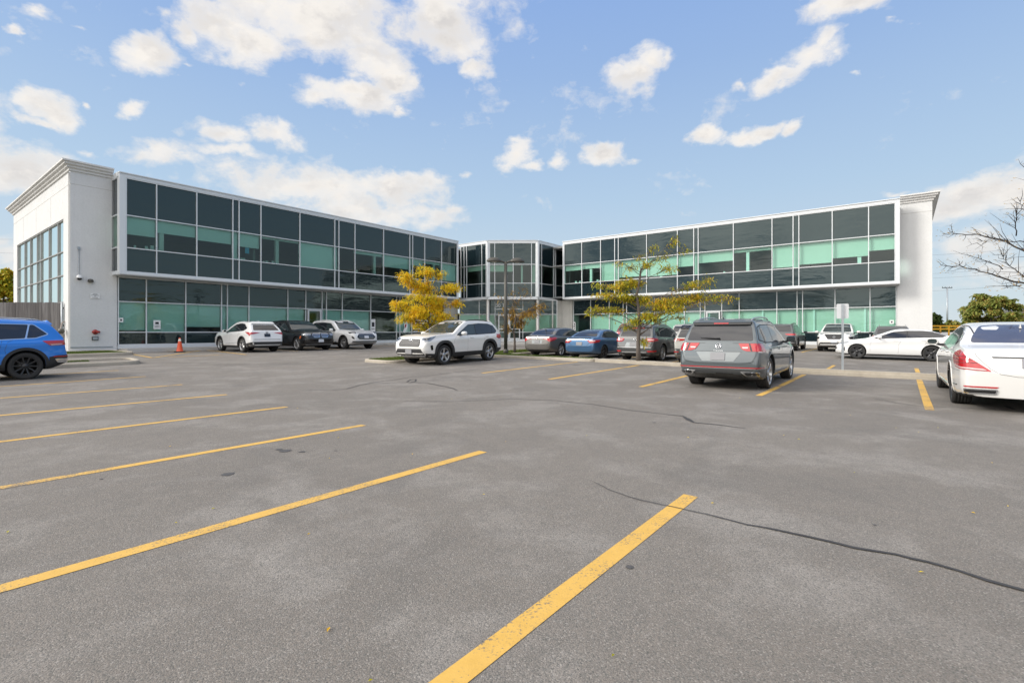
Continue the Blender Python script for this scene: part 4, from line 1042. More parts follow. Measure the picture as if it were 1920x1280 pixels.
for bi, P in enumerate(BR):
    base_y = R.uniform(-.3, .3); Q = []
    for i in range(len(P)-1):
        for j in range(3):
            f = j/3; X = P[i][0]*(1-f)+P[i+1][0]*f; Y = P[i][1]*(1-f)+P[i+1][1]*f
            Q.append(q3(X, Y, base_y*(i+f))+Vector((R.gauss(0, .012), R.gauss(0, .03), R.gauss(0, .014))))
    Q.append(q3(*P[-1], base_y*(len(P)-1))); n = len(Q); r_ = .026 if P[0][0] > 1960 else .013
    t.tube(Q, [r_*(1-.82*i/(n-1)) for i in range(n)], 6)
    for i in range(2, n):
        for _ in range(2):
            d_ = (Q[i]-Q[i-1]).normalized()+Vector((R.gauss(0, .5), R.gauss(0, .7), R.gauss(.15, .6))); L = R.uniform(.10, .38)*(1-.4*i/n); m1 = Q[i]+d_*L*.5+Vector((R.gauss(0, .03), 0, R.gauss(0, .03))); m2 = Q[i]+d_*L
            t.tube([Q[i], m1, m2], [.0065, .0045, .002], 4); leafs(m1, R.choice((0, 1, 2))); leafs(m2, R.choice((1, 2, 3)))
            if R.random() < .5: m3 = m1+Vector((R.gauss(-.06, .08), R.gauss(0, .1), R.gauss(0, .09))); t.tube([m1, m3], [.004, .0015], 3); leafs(m3, R.choice((1, 2)))
t.build('trunk', M['bark_dark'], e); lv.build('crown', M['leaf_dry'], e)
tag(e, 'mostly bare tree at the right edge with dark twigs reaching over the white sedan', 'tree')
def bush(name, X, D, top, halfw, leaf, label, seed, cat='tree', leafs=.5, n=16, z0=.1, dens=1.0):
    x = (X-960)/FPX*D; R = random.Random(seed); base = (x, D, gz(x, D)-.25); hgt = (HY-top)*D/FPX+EYE-base[2]; hw = halfw*D/FPX
    pads = []
    for i in range(n):
        f = (i+.5)/n; z = hgt*(z0+.1+(.86-z0)*f); w = hw*(math.sin(math.pi*min(.98, .28+.66*f))**.8)
        for s_ in (-1, 0, 1):
            pads.append((s_*w*.62+R.uniform(-.1, .1)*hw, z+R.uniform(-.05, .05)*hgt, hw*.34, hgt*.085, dens, R.uniform(-.6, .6)*w))
    return tree(name, base, hgt, hgt*.8, pads, leaf, label, r0=hgt*.02, seed=seed, nleaf=60*leafs/(D/60)**2*1.5, frond=(.0055*D, .0022*D), twigs=3, cat=cat)
bush('broad_tree', 1858, 66, 549, 50, 'leaf_bush', 'broad green and russet tree rising behind the white sedan roof on the right', 31, n=9, leafs=1.6)
bush('evergreen_tree', 1752, 62, 585, 14, 'leaf_green', 'small dark evergreen at the right edge of the building behind the yellow railing', 32, n=6, leafs=2.5)
bush('shrub', 1785, 74, 597, 17, 'leaf_bush', 'small pale autumn shrub right of the tall utility pole', 33, cat='shrub', n=4, leafs=2)
bush('autumn_tree', 8, 58, 505, 26, 'leaf_mixed', 'orange tinged tree at the left edge standing behind the board fence', 34, n=9, leafs=2)
# trees across the road behind the photographer, mirrored in the glass
m = MB(); R = random.Random(5)
def woodrow(x0, y0, x1, y1, h0, n):
    for i in range(n):
        t_ = R.random(); k = R.random()**.7; cx_ = x0+(x1-x0)*t_+R.gauss(0, 2); cy_ = y0+(y1-y0)*t_+R.gauss(0, 2)
        h = h0*(.6+.25*math.sin(t_*17)+.2*math.sin(t_*41+1)); z = R.random()*h
        a = Vector((R.gauss(0, 1), R.gauss(0, 1), R.gauss(0, 1))).normalized(); b_ = a.orthogonal().normalized(); s = .35+.4*R.random(); c_ = Vector((cx_, cy_, z))
        m.face([c_+a*s, c_+b_*s, c_-a*s, c_-b_*s])
woodrow(66, 40, 90, -60, 6.0, 9000); woodrow(-75, -5, -40, -75, 4.5, 5000); woodrow(-40, -75, 90, -60, 5, 5000)
tag(m.build('far_trees', M['leaf_bush']), 'belt of trees across the road mirrored in the ground floor glass', 'trees', kind='stuff')

# ================================================================ lamp post, sign post, cone
b = uc(18.75, -14.95); b.z = gz(b.x, b.y)+.06
e = empty('lamp_post', b)
H = (HY-490)*b.y/FPX+EYE-b.z
m = MB(); m.lathe([(0, -.15), (.27, -.15), (.27, .06), (.24, .09), (0, .09)], 20); m.build('base', M['dark_metal'], e)
m = MB(); m.tube([(0, 0, .08), (0, 0, H*.5), (0, 0, H-.02)], [.088, .082, .072], 14); m.lathe([(.0, .28), (.12, .27), (.12, .12), (.1, .09)], 14); m.build('pole', M['lamp_metal'], e)
for s_ in (-1, 1):
    q = MB(); q.tube([(0, 0, H-.08), (s_*.18, 0, H+.0), (s_*.26, 0, H+.02)], .045, 8); ao = q.build('arm', M['lamp_metal'], e)
    q = MB(); cx_ = s_*.56
    vs = []; fs = []; K = 20
    rings = [(0.02, .13), (.5, .115), (.86, .06), (1.0, .0), (.93, -.035), (.0, -.04)]
    for rr, zz in rings:
        for k in range(K):
            an = 2*math.pi*k/K; vs.append((cx_+.36*rr*math.cos(an), .19*rr*math.sin(an), H+.01+zz*1.35))
    for r_ in range(len(rings)-1):
        for k in range(K): fs.append((r_*K+k, (r_+1)*K+k, (r_+1)*K+(k+1) % K, r_*K+(k+1) % K))
    q.mesh(vs, fs, 0, True); hd = q.build('lamp_head', M['lamp_metal'], e)
    q = MB(); q.lathe([(0, -.075), (.1, -.065), (.15, -.031)], 16, 'Z', (cx_, 0, H)); q.build('lens', M['lens'], hd)
e.rotation_euler = (0, 0, math.radians(8))
tag(e, 'bronze lamp post with two saucer shaped heads on the island left of centre', 'lamp post')
g = Vector(((1580-960)/FPX*15.0, 15.0, 0)); g.z = gz(g.x, g.y)+.14
e = empty('sign_post', g); top = EYE+(HY-569)*15.0/FPX-g.z
m = MB()
for dx, dy, sx, sy in ((0, 0, .06, .008), (-.026, .018, .008, .03), (.026, .018, .008, .03)): m.box((dx, dy, (top-.02)/2), (sx, sy, top-.02))
m.build('post', M['steel'], e)
m = MB(); r_ = []
for cxx, czz, a0 in ((.12, top-.04, 0), (-.12, top-.04, 90), (-.12, top-.41, 180), (.12, top-.41, 270)):
    for k in range(5): an = math.radians(a0+k*22.5); r_.append((cxx+.035*math.cos(an), .045, czz+.035*math.sin(an)))
k = len(r_); m.mesh(r_+[(p[0], p[1]+.005, p[2]) for p in r_], [tuple(range(k)), tuple(reversed(range(k, 2*k)))]+[(i, k+i, k+(i+1) % k, (i+1) % k) for i in range(k)])
m.build('sign_panel', simple('sign_back', (.62, .63, .64), .45, metal=.3), e)
e.rotation_euler = (0, 0, -math.atan2(g.x, g.y)*.9)
tag(e, 'grey metal post with the blank pale back of a rounded sign, on the kerb strip', 'sign post')
g = px2g(337, 660); e = empty('traffic_cone', (g.x, g.y, g.z))
m = MB(); m.box((0, 0, .025), (.38, .38, .05)); m.build('base', M['rubber'], e, bevel=.01)
m = MB(); m.lathe([(.165, .05), (.15, .07), (.115, .30), (.075, .55), (.04, .74), (.03, .76), (0, .76)], 24); m.build('cone', M['cone'], e)
m = MB(); m.lathe([(.0745, .585), (.0515, .70)], 24); 
for z in ():
    pass
m.build('reflective_band', M['cone_band'], e)
tag(e, 'orange traffic cone with a pale reflective collar in front of the left wing glass', 'traffic cone')

# ================================================================ far right: pole, wires, railing, house
def pole(X, D, topy, label):
    x = (X-960)/FPX*D; h = (HY-topy)*D/FPX+EYE
    e = empty('utility_pole', (x, D, -.2)); m = MB(); m.tube([(0, 0, 0), (0, 0, h+.2)], [.22, .15], 8); m.build('pole', M['steel'], e)
    m = MB(); m.box((0, 0, h), (2.4, .14, .14)); 
    for dx in (-1.1, -.5, .5, 1.1): m.tube([(dx, 0, h+.06), (dx, 0, h+.35)], .05, 5)
    m.build('crossarm', M['dark_metal'], e); tag(e, label, 'utility pole'); return x, D, h
px_, pd_, ph_ = pole(1776, 120, 538, 'tall thin utility pole with a crossarm, right of the building')
wm = 0
def wire(pts, label, r=.02):
    P = []
    a, b2 = Vector(pts[0]), Vector(pts[1])
    for i in range(17):
        t_ = i/16; p = a.lerp(b2, t_); p.z -= pts[2]*4*t_*(1-t_); P.append(p)
    e = MB(); e.tube(P, r, 4); o = e.build('power_line', M['dark_metal']); tag(o, label, 'power line', 'overhead power lines'); return o
def wp(X, Y, D): return ((X-960)/FPX*D, D, EYE+(HY-Y)*D/FPX)
for k, (y0, y1) in enumerate(((513, 496), (521, 507), (478, 462), (545, 530))):
    wire((wp(1690, y0+3, 130), wp(2050, y1-9, 110), .4), ['power line crossing the sky right of the building, third from the top', 'power line crossing the sky right of the building, second from the bottom', 'highest power line in the sky right of the building', 'lowest power line in the sky right of the building'][k], .018)
for k, (y0, y1) in enumerate(((452, 440), (470, 476), (500, 520))):
    wire((wp(-200, y0-6, 120), wp(300, y1+6, 140), .4), ['highest power line in the sky left of the building', 'middle power line in the sky left of the building', 'lowest power line in the sky left of the building'][k], .018)
# yellow railing with white panels
D = 50.0; x0 = (1730-960)/FPX*D; e = empty('yellow_railing', (x0, D, gz(x0, D)-.1)); zb_ = e.location.z
m = MB(); zt2 = EYE+(HY-611)*D/FPX-zb_
for z in (zt2, zt2-.3): m.box((2.2, 0, z), (4.4, .08, .13))
for k in range(6): m.box((k*.85+.05, 0, zt2/2), (.1, .1, zt2))
m.build('rails', M['yellow_steel'], e)
m = MB()
for k in range(5): m.box((k*.85+.475, .03, zt2/2-.25), (.7, .03, zt2-.75))
m.build('panels', M['white'], e); tag(e, 'yellow steel railing with white infill panels beyond the right end of the building', 'railing')
# house behind the far tree
D = 95.0; x0 = (1925-960)/FPX*D; e = empty('house', (x0, D, -.3))
hh = EYE+(HY-600)*D/FPX+.3; m = MB(); m.box((3, 4, hh/2), (11, 8, hh)); m.build('wall', M['brick'], e)
m = MB(); a = hh; rt = EYE+(HY-580)*D/FPX+.3
vs = [(-3, -.6, a), (9, -.6, a), (9, 8.6, a), (-3, 8.6, a), (-1, 4, rt), (7, 4, rt)]; m.mesh(vs, [(0, 1, 5, 4), (1, 2, 5), (2, 3, 4, 5), (3, 0, 4), (3, 2, 1, 0)]); m.build('roof', M['shingle'], e)
for k in range(3):
    m = MB(); m.box((k*3, -.03, hh-1.3), (1.2, .1, 1.1)); fo = m.build('window', M['white'], e); q = MB(); q.box((k*3, -.085, hh-1.3), (.95, .02, .9)); q.build('pane', M['g_dark'], fo)
tag(e, 'grey roofed house far off at the right edge behind the broad tree', 'house')
# ================================================================ cars
def interp(tab, x):
    if x <= tab[0][0]: return tab[0][1]
    for (a, va), (b, vb) in zip(tab, tab[1:]):
        if x <= b: return va+(vb-va)*(x-a)/(b-a) if b > a else vb
    return tab[-1][1]
def clip_half(poly, a, b, keep_left=True):
    """keep the part of poly left of the line a->b"""
    out = []; n = len(poly)
    def side(p): 
        s = (b[0]-a[0])*(p[1]-a[1])-(b[1]-a[1])*(p[0]-a[0]); return s if keep_left else -s
    for i in range(n):
        p, q = poly[i], poly[(i+1) % n]; sp, sq = side(p), side(q)
        if sp >= 0: out.append(p)
        if (sp > 0) != (sq > 0) and abs(sp-sq) > 1e-9:
            t = sp/(sp-sq); out.append((p[0]+(q[0]-p[0])*t, p[1]+(q[1]-p[1])*t))
    return out
def rounded(poly, r=.04, n=3):
    out = []; k = len(poly); P = [Vector((p[0], p[1])) for p in poly]
    for i in range(k):
        a, b, c = P[i-1], P[i], P[(i+1) % k]; la, lc = (b-a).length, (c-b).length
        if la < 1e-4 or lc < 1e-4: continue
        rr = min(r, la*.45, lc*.45); p0 = b+(a-b)/la*rr; p1 = b+(c-b)/lc*rr
        for j in range(n+1): t = j/n; q = p0*(1-t)**2+b*2*t*(1-t)+p1*t*t; out.append((q.x, q.y))
    return out
class Car:
    def __init__(s, name, cat, label, sp, paint_m, u=None, c=None, head=None, yaw=0.0, group=None, pos=None):
        s.sp = sp; wb, ro, fo = sp['wb'], sp['ro'], sp['fo']; s.W = sp['W']; s.w2 = s.W/2; s.H = sp['H']
        s.xr = -ro; s.xf = wb+fo; s.R = sp.get('R', .36); s.paint = paint_m
        p = uc(u, c) if pos is None else Vector(pos)
        ang = math.atan2(head.y, head.x)+math.radians(yaw)
        d = Vector((math.cos(ang), math.sin(ang), 0)); f = p+d*wb
        z0, z1 = gz(p.x, p.y), gz(f.x, f.y)
        s.root = empty(name, (p.x, p.y, z0), ang); s.root.rotation_euler = (0, -math.atan2(z1-z0, wb), ang)
        tag(s.root, label, cat, group)
        s.shell()
    # ---- body shell
    def shell(s):
        sp = s.sp; W2, H = s.w2, s.H; clr = sp.get('clr', .2); prof = sp['prof']; belt = sp['belt']; tum = sp.get('tum', .22)
        xs = []
        for (a, za), (b, zb) in zip(prof, prof[1:]):
            n = max(1, int(math.ceil((b-a)/.28)))
            for j in range(n): t = j/n; xs.append((a+(b-a)*t, za+(zb-za)*t))
        xs.append(prof[-1])
        L0, L1 = s.xr, s.xf
        plan = sp.get('plan', [(0, .80), (.03, .86), (.12, .925), (.35, .975), (.8, 1.0)])
        planf = sp.get('planf', [(0, .70), (.04, .80), (.15, .90), (.4, .965), (.9, 1.0)])
        rings = []
        for x, T in xs:
            w = W2*min(interp(plan, x-L0), interp(planf, L1-x))
            e = min(x-L0, L1-x); B = clr+max(0, .17-e*.42) if e < .4 else clr
            if sp.get('Bend') and e < .4: B = clr+sp['Bend']*max(0, 1-e/.4)
            be = min(interp(belt, x), T-.05); be = max(be, B+.2)
            if T < be+.03: T = be+.03
            h = T-be
            dip = sp.get('waist', .02)
            pts = [(0, B), (.5*w, B), (.84*w, B), (.95*w, B+.04), (.985*w, B+.13), (1.0*w, B+.42*(be-B)), ((1.0-dip*.3)*w, B+.68*(be-B)), (.995*w, be-.10 if be-.10 > B+.7*(be-B) else B+.8*(be-B)), (.975*w, be-.025), (.945*w, be+.004)]
            full = max(.25, H-be)
            def ys(z): 
                q = (z-be)/full; return w*(.935-tum*q*(.75+.25*q))
            for f in (.3, .68, .90): pts.append((ys(be+f*h), be+f*h))
            yt = ys(T); pts += [(yt*.965, be+.975*h), (yt*.84, T-.002), (yt*.5, T+.006), (0, T+.010)]
            rings.append((x, pts))
        n = len(rings[0][1]); vs = []; fs = []; R = 2*n-2
        for x, pts in rings:
            ring = [(x, y, z) for y, z in pts]+[(x, -y, z) for y, z in reversed(pts[1:-1])]
            vs += ring
        k = len(rings)
        for i in range(k-1):
            for j in range(R):
                j2 = (j+1) % R
                fs.append((i*R+j, i*R+j2, (i+1)*R+j2, (i+1)*R+j))
        for i0, rev in ((0, True), (k-1, False)):
            o = i0*R
            for j in range(n-1):
                a, b = j, j+1; ra, rb = (R-a) % R, (R-b) % R
                f = [o+a, o+b, o+rb, o+ra]; f = [q for q_i, q in enumerate(f) if q not in f[:q_i]]
                fs.append(tuple(f if not rev else reversed(f)))
        me = bpy.data.meshes.new('body'); me.from_pydata(vs, [], fs)
        bm = bmesh.new(); bm.from_mesh(me); bmesh.ops.recalc_face_normals(bm, faces=bm.faces); bm.to_mesh(me); bm.free()
        tmp = bpy.data.objects.new('body', me); COL.objects.link(tmp)
        md = tmp.modifiers.new('s', 'SUBSURF'); md.levels = md.render_levels = 2
        ev = evaluated(tmp)
        s.bvh = BVHTree.FromPolygons([v.co.copy() for v in ev.vertices], [tuple(p.vertices) for p in ev.polygons])
        # wheel openings
        tmp.modifiers.clear(); tmp.data = ev; bpy.data.meshes.remove(me)
        ev.materials.clear(); ev.materials.append(M[s.paint]); ev.materials.append(M['well'])
        cut_ = MB(); ra = sp.get('arch', s.R+.055)
        for wx in (0, sp['wb']):
            for sy in (1, -1):
                c0 = sy*(W2-.30); c1 = sy*(W2+.12); K = 40; P = []
                for yy in (min(c0, c1), max(c0, c1)):
                    for q in range(K): a = 2*math.pi*q/K; P.append((wx+ra*math.cos(a), yy, s.R+.015+ra*math.sin(a)))
                cut_.mesh(P, [tuple(range(K)), tuple(reversed(range(K, 2*K)))]+[(i, K+i, K+(i+1) % K, (i+1) % K) for i in range(K)], 1)
        co = cut_.build('cutter', [M[s.paint], M['well']])
        b2 = bmesh.new(); b2.from_mesh(co.data); bmesh.ops.recalc_face_normals(b2, faces=b2.faces); b2.to_mesh(co.data); b2.free()
        bo = tmp.modifiers.new('b', 'BOOLEAN'); bo.operation = 'DIFFERENCE'; bo.object = co; bo.solver = 'EXACT'
        res = evaluated(tmp); bpy.data.objects.remove(co); old = tmp.data; tmp.modifiers.clear(); tmp.data = res; bpy.data.meshes.remove(old)
        for p in res.polygons:
            p.use_smooth = p.material_index == 0
            c = p.center
            if p.material_index == 0 and p.normal.z < -.6 and c.z < clr+.08: p.material_index = 1
        tmp.parent = s.root; s.body = tmp
    # ---- rays
    def hit(s, view, a, b):
        if view == 'L': o, d = Vector((a, 3, b)), Vector((0, -1, 0))
        elif view == 'R': o, d = Vector((a, -3, b)), Vector((0, 1, 0))
        elif view == 'B': o, d = Vector((s.xr-2, a, b)), Vector((1, 0, 0))
        elif view == 'F': o, d = Vector((s.xf+2, a, b)), Vector((-1, 0, 0))
        elif view == 'T': o, d = Vector((a, b, 4)), Vector((0, 0, -1))
        else:                       # wrap round a rear ('WB') or front ('WF') corner: a = distance from the centreline round the corner
            sg = 1 if a >= 0 else -1; t = abs(a); r = .36; yc = s.w2-.42; fr = view == 'WF'
            ax = s.xf-r-.05 if fr else s.xr+r+.05; kx = 1 if fr else -1
            if t < yc: A = Vector((ax, sg*t, b)); dd = Vector((kx, 0, 0))
            else:
                th = (t-yc)/r
                if th < math.pi/2: A = Vector((ax, sg*yc, b)); dd = Vector((kx*math.cos(th), sg*math.sin(th), 0))
                else: A = Vector((ax-kx*(t-yc-r*math.pi/2), sg*yc, b)); dd = Vector((0, sg, 0))
            o, d = A+dd*3, -dd
        h = s.bvh.ray_cast(o, d)
        if h[0] is None: return None
        nn = h[1]
        if nn.dot(d) > 0: nn = -nn
        return h[0], nn, d
    def panel(s, name, mat, view, poly, off=.004, thick=.012, parent=None, rnd_=None, grid=.07, dirn=False, label=None, mirror=False, merge_into=None, flat=False):
        out = []
        for sg in ((1, -1) if mirror else (1,)):
            if mirror and view in ('L', 'R'): vw = 'L' if sg > 0 else 'R'; pl = poly
            elif mirror: vw = view; pl = [(p[0]*sg, p[1]) if view != 'T' else (p[0], p[1]*sg) for p in poly]
            else: vw = view; pl = poly
            if rnd_: pl = rounded(pl, rnd_)
            A = sum(pl[i][0]*pl[(i+1) % len(pl)][1]-pl[(i+1) % len(pl)][0]*pl[i][1] for i in range(len(pl)))
            if A < 0: pl = pl[::-1]
            B = []
            for i in range(len(pl)):
                a, b = Vector(pl[i]), Vector(pl[(i+1) % len(pl)]); L = (b-a).length
                if L < 1e-5: continue
                n = max(1, int(math.ceil(L/grid)))
                for j in range(n): B.append(a.lerp(b, j/n))
            nb = len(B); xs = [p.x for p in B]; zs = [p.y for p in B]; I = []
            gx = min(xs)+grid/2
            while gx < max(xs):
                gz_ = min(zs)+grid/2
                while gz_ < max(zs):
                    if inside((gx, gz_), B) and min((Vector((gx, gz_))-q).length for q in B) > grid*.4: I.append(Vector((gx, gz_)))
                    gz_ += grid
                gx += grid
            r = delaunay_2d_cdt(B+I, [(i, (i+1) % nb) for i in range(nb)], [list(range(nb))], 1, 1e-6)
            V2, F2 = r[0], r[2]
            hits = [s.hit(vw, v.x, v.y) for v in V2]
            ok = [h for h in hits if h]
            if not ok: continue
            fl = None
            if flat:
                cc = sum((h[0] for h in ok), Vector())/len(ok); nn = sum((h[1] for h in ok), Vector()).normalized()
            top = []; bot = []
            for h in hits:
                if h is None: h = min(ok, key=lambda q: 0)
                p, nrm_, d = h; nv = (-d if dirn else nrm_)
                if flat: p = p-nn*((p-cc).dot(nn)); nv = nn
                top.append(p+nv*off); bot.append(p-nv*thick)
            m = merge_into or MB(); k = len(top)
            # orientation
            if F2:
                f = F2[0]; nf = (top[f[1]]-top[f[0]]).cross(top[f[2]]-top[f[0]])
                ref = ok[0][2]; flip = nf.dot(ref) > 0
            else: flip = False
            F = [tuple(reversed(f)) if flip else tuple(f) for f in F2]
            cnt = {}
            for f in F:
                for i in range(len(f)): cnt[(f[i], f[(i+1) % len(f)])] = 1
            edge = [(a, b) for (a, b) in cnt if (b, a) not in cnt]
            m.mesh(top, F, 0, True)
            b0 = len(m.v); base_top = b0-k
            m.v += [tuple(p) for p in bot]
            # separate rim vertices so the face keeps its own shading
            m.v += [tuple(p) for p in top]; 
            for a, b in edge: m.f.append((b0+k+a, b0+a, b0+b, b0+k+b)); m.m.append(0); m.sm.append(False)
            if merge_into is None:
                o = m.build(name, M[mat], parent or s.root)
                if label: o['label'] = label
                out.append(o)
        return out
    def seam(s, view, line, w=.006, mirror=True, name='panel_gap', mat='seam', off=.0015, thick=.004, mb=None):
        """thin ribbon along a polyline projected on the shell"""
        own = mb is None; mb = mb or MB()
        for sg in ((1, -1) if mirror else (1,)):
            vw = view
            if mirror and view in 'LR': vw = 'L' if sg > 0 else 'R'; ln = line
            elif mirror: ln = [(p[0]*sg, p[1]) if view != 'T' else (p[0], p[1]*sg) for p in line]
            else: ln = line
            Q = []
            for a, b in zip(ln, ln[1:]):
                a, b = Vector(a), Vector(b); n = max(1, int((b-a).length/.05)); Q += [a.lerp(b, j/n) for j in range(n)]
            Q.append(Vector(ln[-1])); P = [s.hit(vw, q.x, q.y) for q in Q]; P = [h for h in P if h]
            L = []; R_ = []
            for i, h in enumerate(P):
                t = P[min(i+1, len(P)-1)][0]-P[max(0, i-1)][0]
                sd = h[1].cross(t); sd = sd.normalized() if sd.length > 1e-7 else Vector((0, 0, 1))
                p = h[0]+h[1]*off; L.append(p+sd*w/2); R_.append(p-sd*w/2)
            k = len(L)
            if k > 1: mb.mesh(L+R_, [(i, k+i, k+i+1, i+1) for i in range(k-1)], 0, True)
        if own: return mb.build(name, M[mat], s.root)
    # ---- wheels
    def wheels(s, style='five', rim='rim', rr=.70, tw=.235, only=None, grooves=False):
        key = None; R = s.R; r = R*rr; h = tw/2
        tyre = MB(); pf = [(r*.985, -h*.84), (r*1.04, -h*.95), (R*.90, -h*1.02), (R*.965, -h*.93), (R*.992, -h*.72)]
        g = [-.5, -.17, .17, .5]
        for q in g: pf += [(R, h*(q-.065)), (R-.009, h*(q-.045)), (R-.009, h*(q+.045)), (R, h*(q+.065))]
        pf += [(R*.992, h*.72), (R*.965, h*.93), (R*.90, h*1.02), (r*1.04, h*.95), (r*.985, h*.84)]
        tyre.lathe(pf, 48, 'Y'); tm = tyre.build('tyre', M['tyre']).data
        rm = MB(); rm.lathe([(r*.985, h*.84), (r*1.0, h*.90), (r*.965, h*.92), (r*.93, h*.80), (r*.90, -h*.6), (r*.94, -h*.8)], 48, 'Y')
        def spoke(a, w0, w1, y0, y1, r0_, r1_, sk=0.0, dp=.05):
            ca, sa = math.cos(a), math.sin(a); ca2, sa2 = math.cos(a+sk), math.sin(a+sk)
            pts = []
            for (rad, w, y, C, S) in ((r0_, w0, y0, ca, sa), ((r0_+r1_)/2, (w0+w1)/2*.92, y0+(y1-y0)*.35, (ca+ca2)/2, (sa+sa2)/2), (r1_, w1, y1, ca2, sa2)):
                for sgn in (-1, 1):
                    x = rad*C-sgn*w/2*S; z = rad*S+sgn*w/2*C; x2 = rad*C-sgn*w*.32*S; z2 = rad*S+sgn*w*.32*C
                    pts += [(x, y-dp, z), (x, y-.010, z), (x2, y, z2)]
            fs = []
            for i in range(2):
                o, q = i*6, (i+1)*6
                fs += [(o, o+1, q+1, q), (o+1, o+2, q+2, q+1), (o+2, o+5, q+5, q+2), (o+5, o+4, q+4, q+5), (o+4, o+3, q+3, q+4)]
            rm.mesh(pts, [tuple(reversed(f)) for f in fs])
        n = {'five': 5, 'ten': 10, 'twin5': 5, 'seven': 7, 'cap': 9, 'y5': 5, 'turbine': 5}[style]
        for i in range(n):
            a = 2*math.pi*i/n+math.pi/2+.12
            if style in ('five', 'seven'): spoke(a, .075, .105 if n == 5 else .08, h*.66, h*.84, .05, r*.95)
            elif style in ('ten', 'cap'): spoke(a, .035, .045, h*.66, h*.86, .05, r*.95, .04)
            elif style == 'twin5':
                spoke(a-.13, .03, .045, h*.66, h*.86, .06, r*.95, -.06); spoke(a+.13, .03, .045, h*.66, h*.86, .06, r*.95, .06)
            elif style == 'y5':
                spoke(a, .06, .05, h*.66, h*.78, .05, r*.55); spoke(a, .045, .04, h*.78, h*.86, r*.5, r*.95, .26); spoke(a, .045, .04, h*.78, h*.86, r*.5, r*.95, -.26)
            elif style == 'turbine': spoke(a, .11, .20, h*.62, h*.80, .05, r*.93, .12)
        rm.lathe([(0, h*.74), (.03, h*.74), (.034, h*.70), (.075, h*.66), (.08, h*.3)], 20, 'Y')
        for i in range(5): a = 2*math.pi*i/5; rm.lathe([(0, h*.685), (.009, h*.68), (.009, h*.6)], 6, 'Y', (.055*math.cos(a), 0, .055*math.sin(a)))
        rmm = rm.build('rim', M[rim]).data
        dk = MB(); dk.lathe([(0, h*.1), (r*.62, h*.1), (r*.62, -h*.1), (r*.88, -h*.35), (r*.9, -h*.9), (0, -h*.9)], 32, 'Y'); dm = dk.build('wheel', M['disc']).data
        for o in list(COL.objects):
            if o.parent is None and o.data in (tm, rmm, dm): bpy.data.objects.remove(o)
        for wx in (0, s.sp['wb']):
            for sy in (1, -1):
                y = sy*(s.w2-.028-h)
                w = obj('wheel', dm, s.root); w.location = (wx, y, R-.004); w.rotation_euler = (0, wx*1.3+.4, 0 if sy > 0 else math.pi)
                obj('tyre', tm, w); obj('rim', rmm, w)
    # ---- composite features
    def glass(s, dlo, splits, gside='g_dark', gfront='g_clear', chrome=None, wind=True, rear=None, gaps=.035, gfr=None):
        sp = s.sp
        s.panel('window_trim', chrome or 'trim', 'L', dlo, .0025, .01, rnd_=.05, mirror=True, grid=.09)
        inner = s.inset(dlo, .022)
        cuts = [None]+splits+[None]
        for i in range(len(cuts)-1):
            pl = inner; a, b = cuts[i], cuts[i+1]
            if a: pl = clip_half(pl, (a[0]+gaps/2, 0), (a[1]+gaps/2, 1), False) if False else clip_half(pl, (a[0]+gaps/2, .8), (a[1]+gaps/2, 1.6), False)
            if b: pl = clip_half(pl, (b[0]-gaps/2, .8), (b[1]-gaps/2, 1.6), True)
            if len(pl) > 2: s.panel('side_window', (gfr if (gfr and i >= len(cuts)-2) else gside), 'L', pl, .006, .01, rnd_=.03, mirror=True, grid=.08)
        if wind:
            zb, zt, wbm, wtm = wind if isinstance(wind, tuple) else (interp(sp['prof'], sp['xwb'])+.03, s.H-.075, s.w2*.80, s.w2*.655)
            s.panel('windshield', gfront, 'F', [(-wbm, zb), (-wbm*.5, zb-.02), (wbm*.5, zb-.02), (wbm, zb), (wtm, zt), (wtm*.5, zt+.012), (-wtm*.5, zt+.012), (-wtm, zt)], .004, .01, rnd_=.05, grid=.09)
        if rear: s.panel('rear_window', rear[1] if len(rear) > 1 else gside, 'B', rear[0], .005, .01, rnd_=.05, grid=.08)
    @staticmethod
    def inset(poly, d):
        P = [Vector(p) for p in poly]; k = len(P)
        A = sum(P[i].x*P[(i+1) % k].y-P[(i+1) % k].x*P[i].y for i in range(k)); sg = 1 if A > 0 else -1; out = []
        for i in range(k):
            a, b, c = P[i-1], P[i], P[(i+1) % k]; t1 = (b-a).normalized(); t2 = (c-b).normalized()
            n1 = Vector((-t1.y, t1.x))*sg; n2 = Vector((-t2.y, t2.x))*sg; n = n1+n2; n = n/max(.35, n.length**2)*2
            q = b+n*d; out.append((q.x, q.y))
        return out
    def arch_trim(s, mat='trim', wdt=.075, square=False, off=.016):
        ra = s.sp.get('arch', s.R+.055)
        for wx in (0, s.sp['wb']):
            o = []; i_ = []
            cz = s.R+.015
            a0 = math.asin(max(-1, min(1, (s.sp.get('clr', .2)+.02-cz)/(ra+wdt))))
            K = 22
            for q in range(K+1):
                a = a0+(math.pi-2*a0)*q/K; k = wdt*(1.0 if not square else (1+.45*max(0, abs(math.sin(2*(a-math.pi/2)))-.2)))
                o.append((wx+(ra+k)*math.cos(a), cz+(ra+k)*math.sin(a))); i_.append((wx+(ra+.001)*math.cos(a), cz+(ra+.001)*math.sin(a)))
            s.panel('wheel_arch_trim', mat, 'L', o+i_[::-1], off, .02, mirror=True, grid=.08)
    def sill(s, mat='trim', z1=None, off=.012):
        ra = s.sp.get('arch', s.R+.055)+.03; wb = s.sp['wb']; clr = s.sp.get('clr', .2); z1 = z1 or clr+.16
        s.panel('sill', mat, 'L', [(ra, clr+.035), (wb-ra, clr+.035), (wb-ra, z1), (ra, z1)], off, .02, mirror=True, grid=.12)
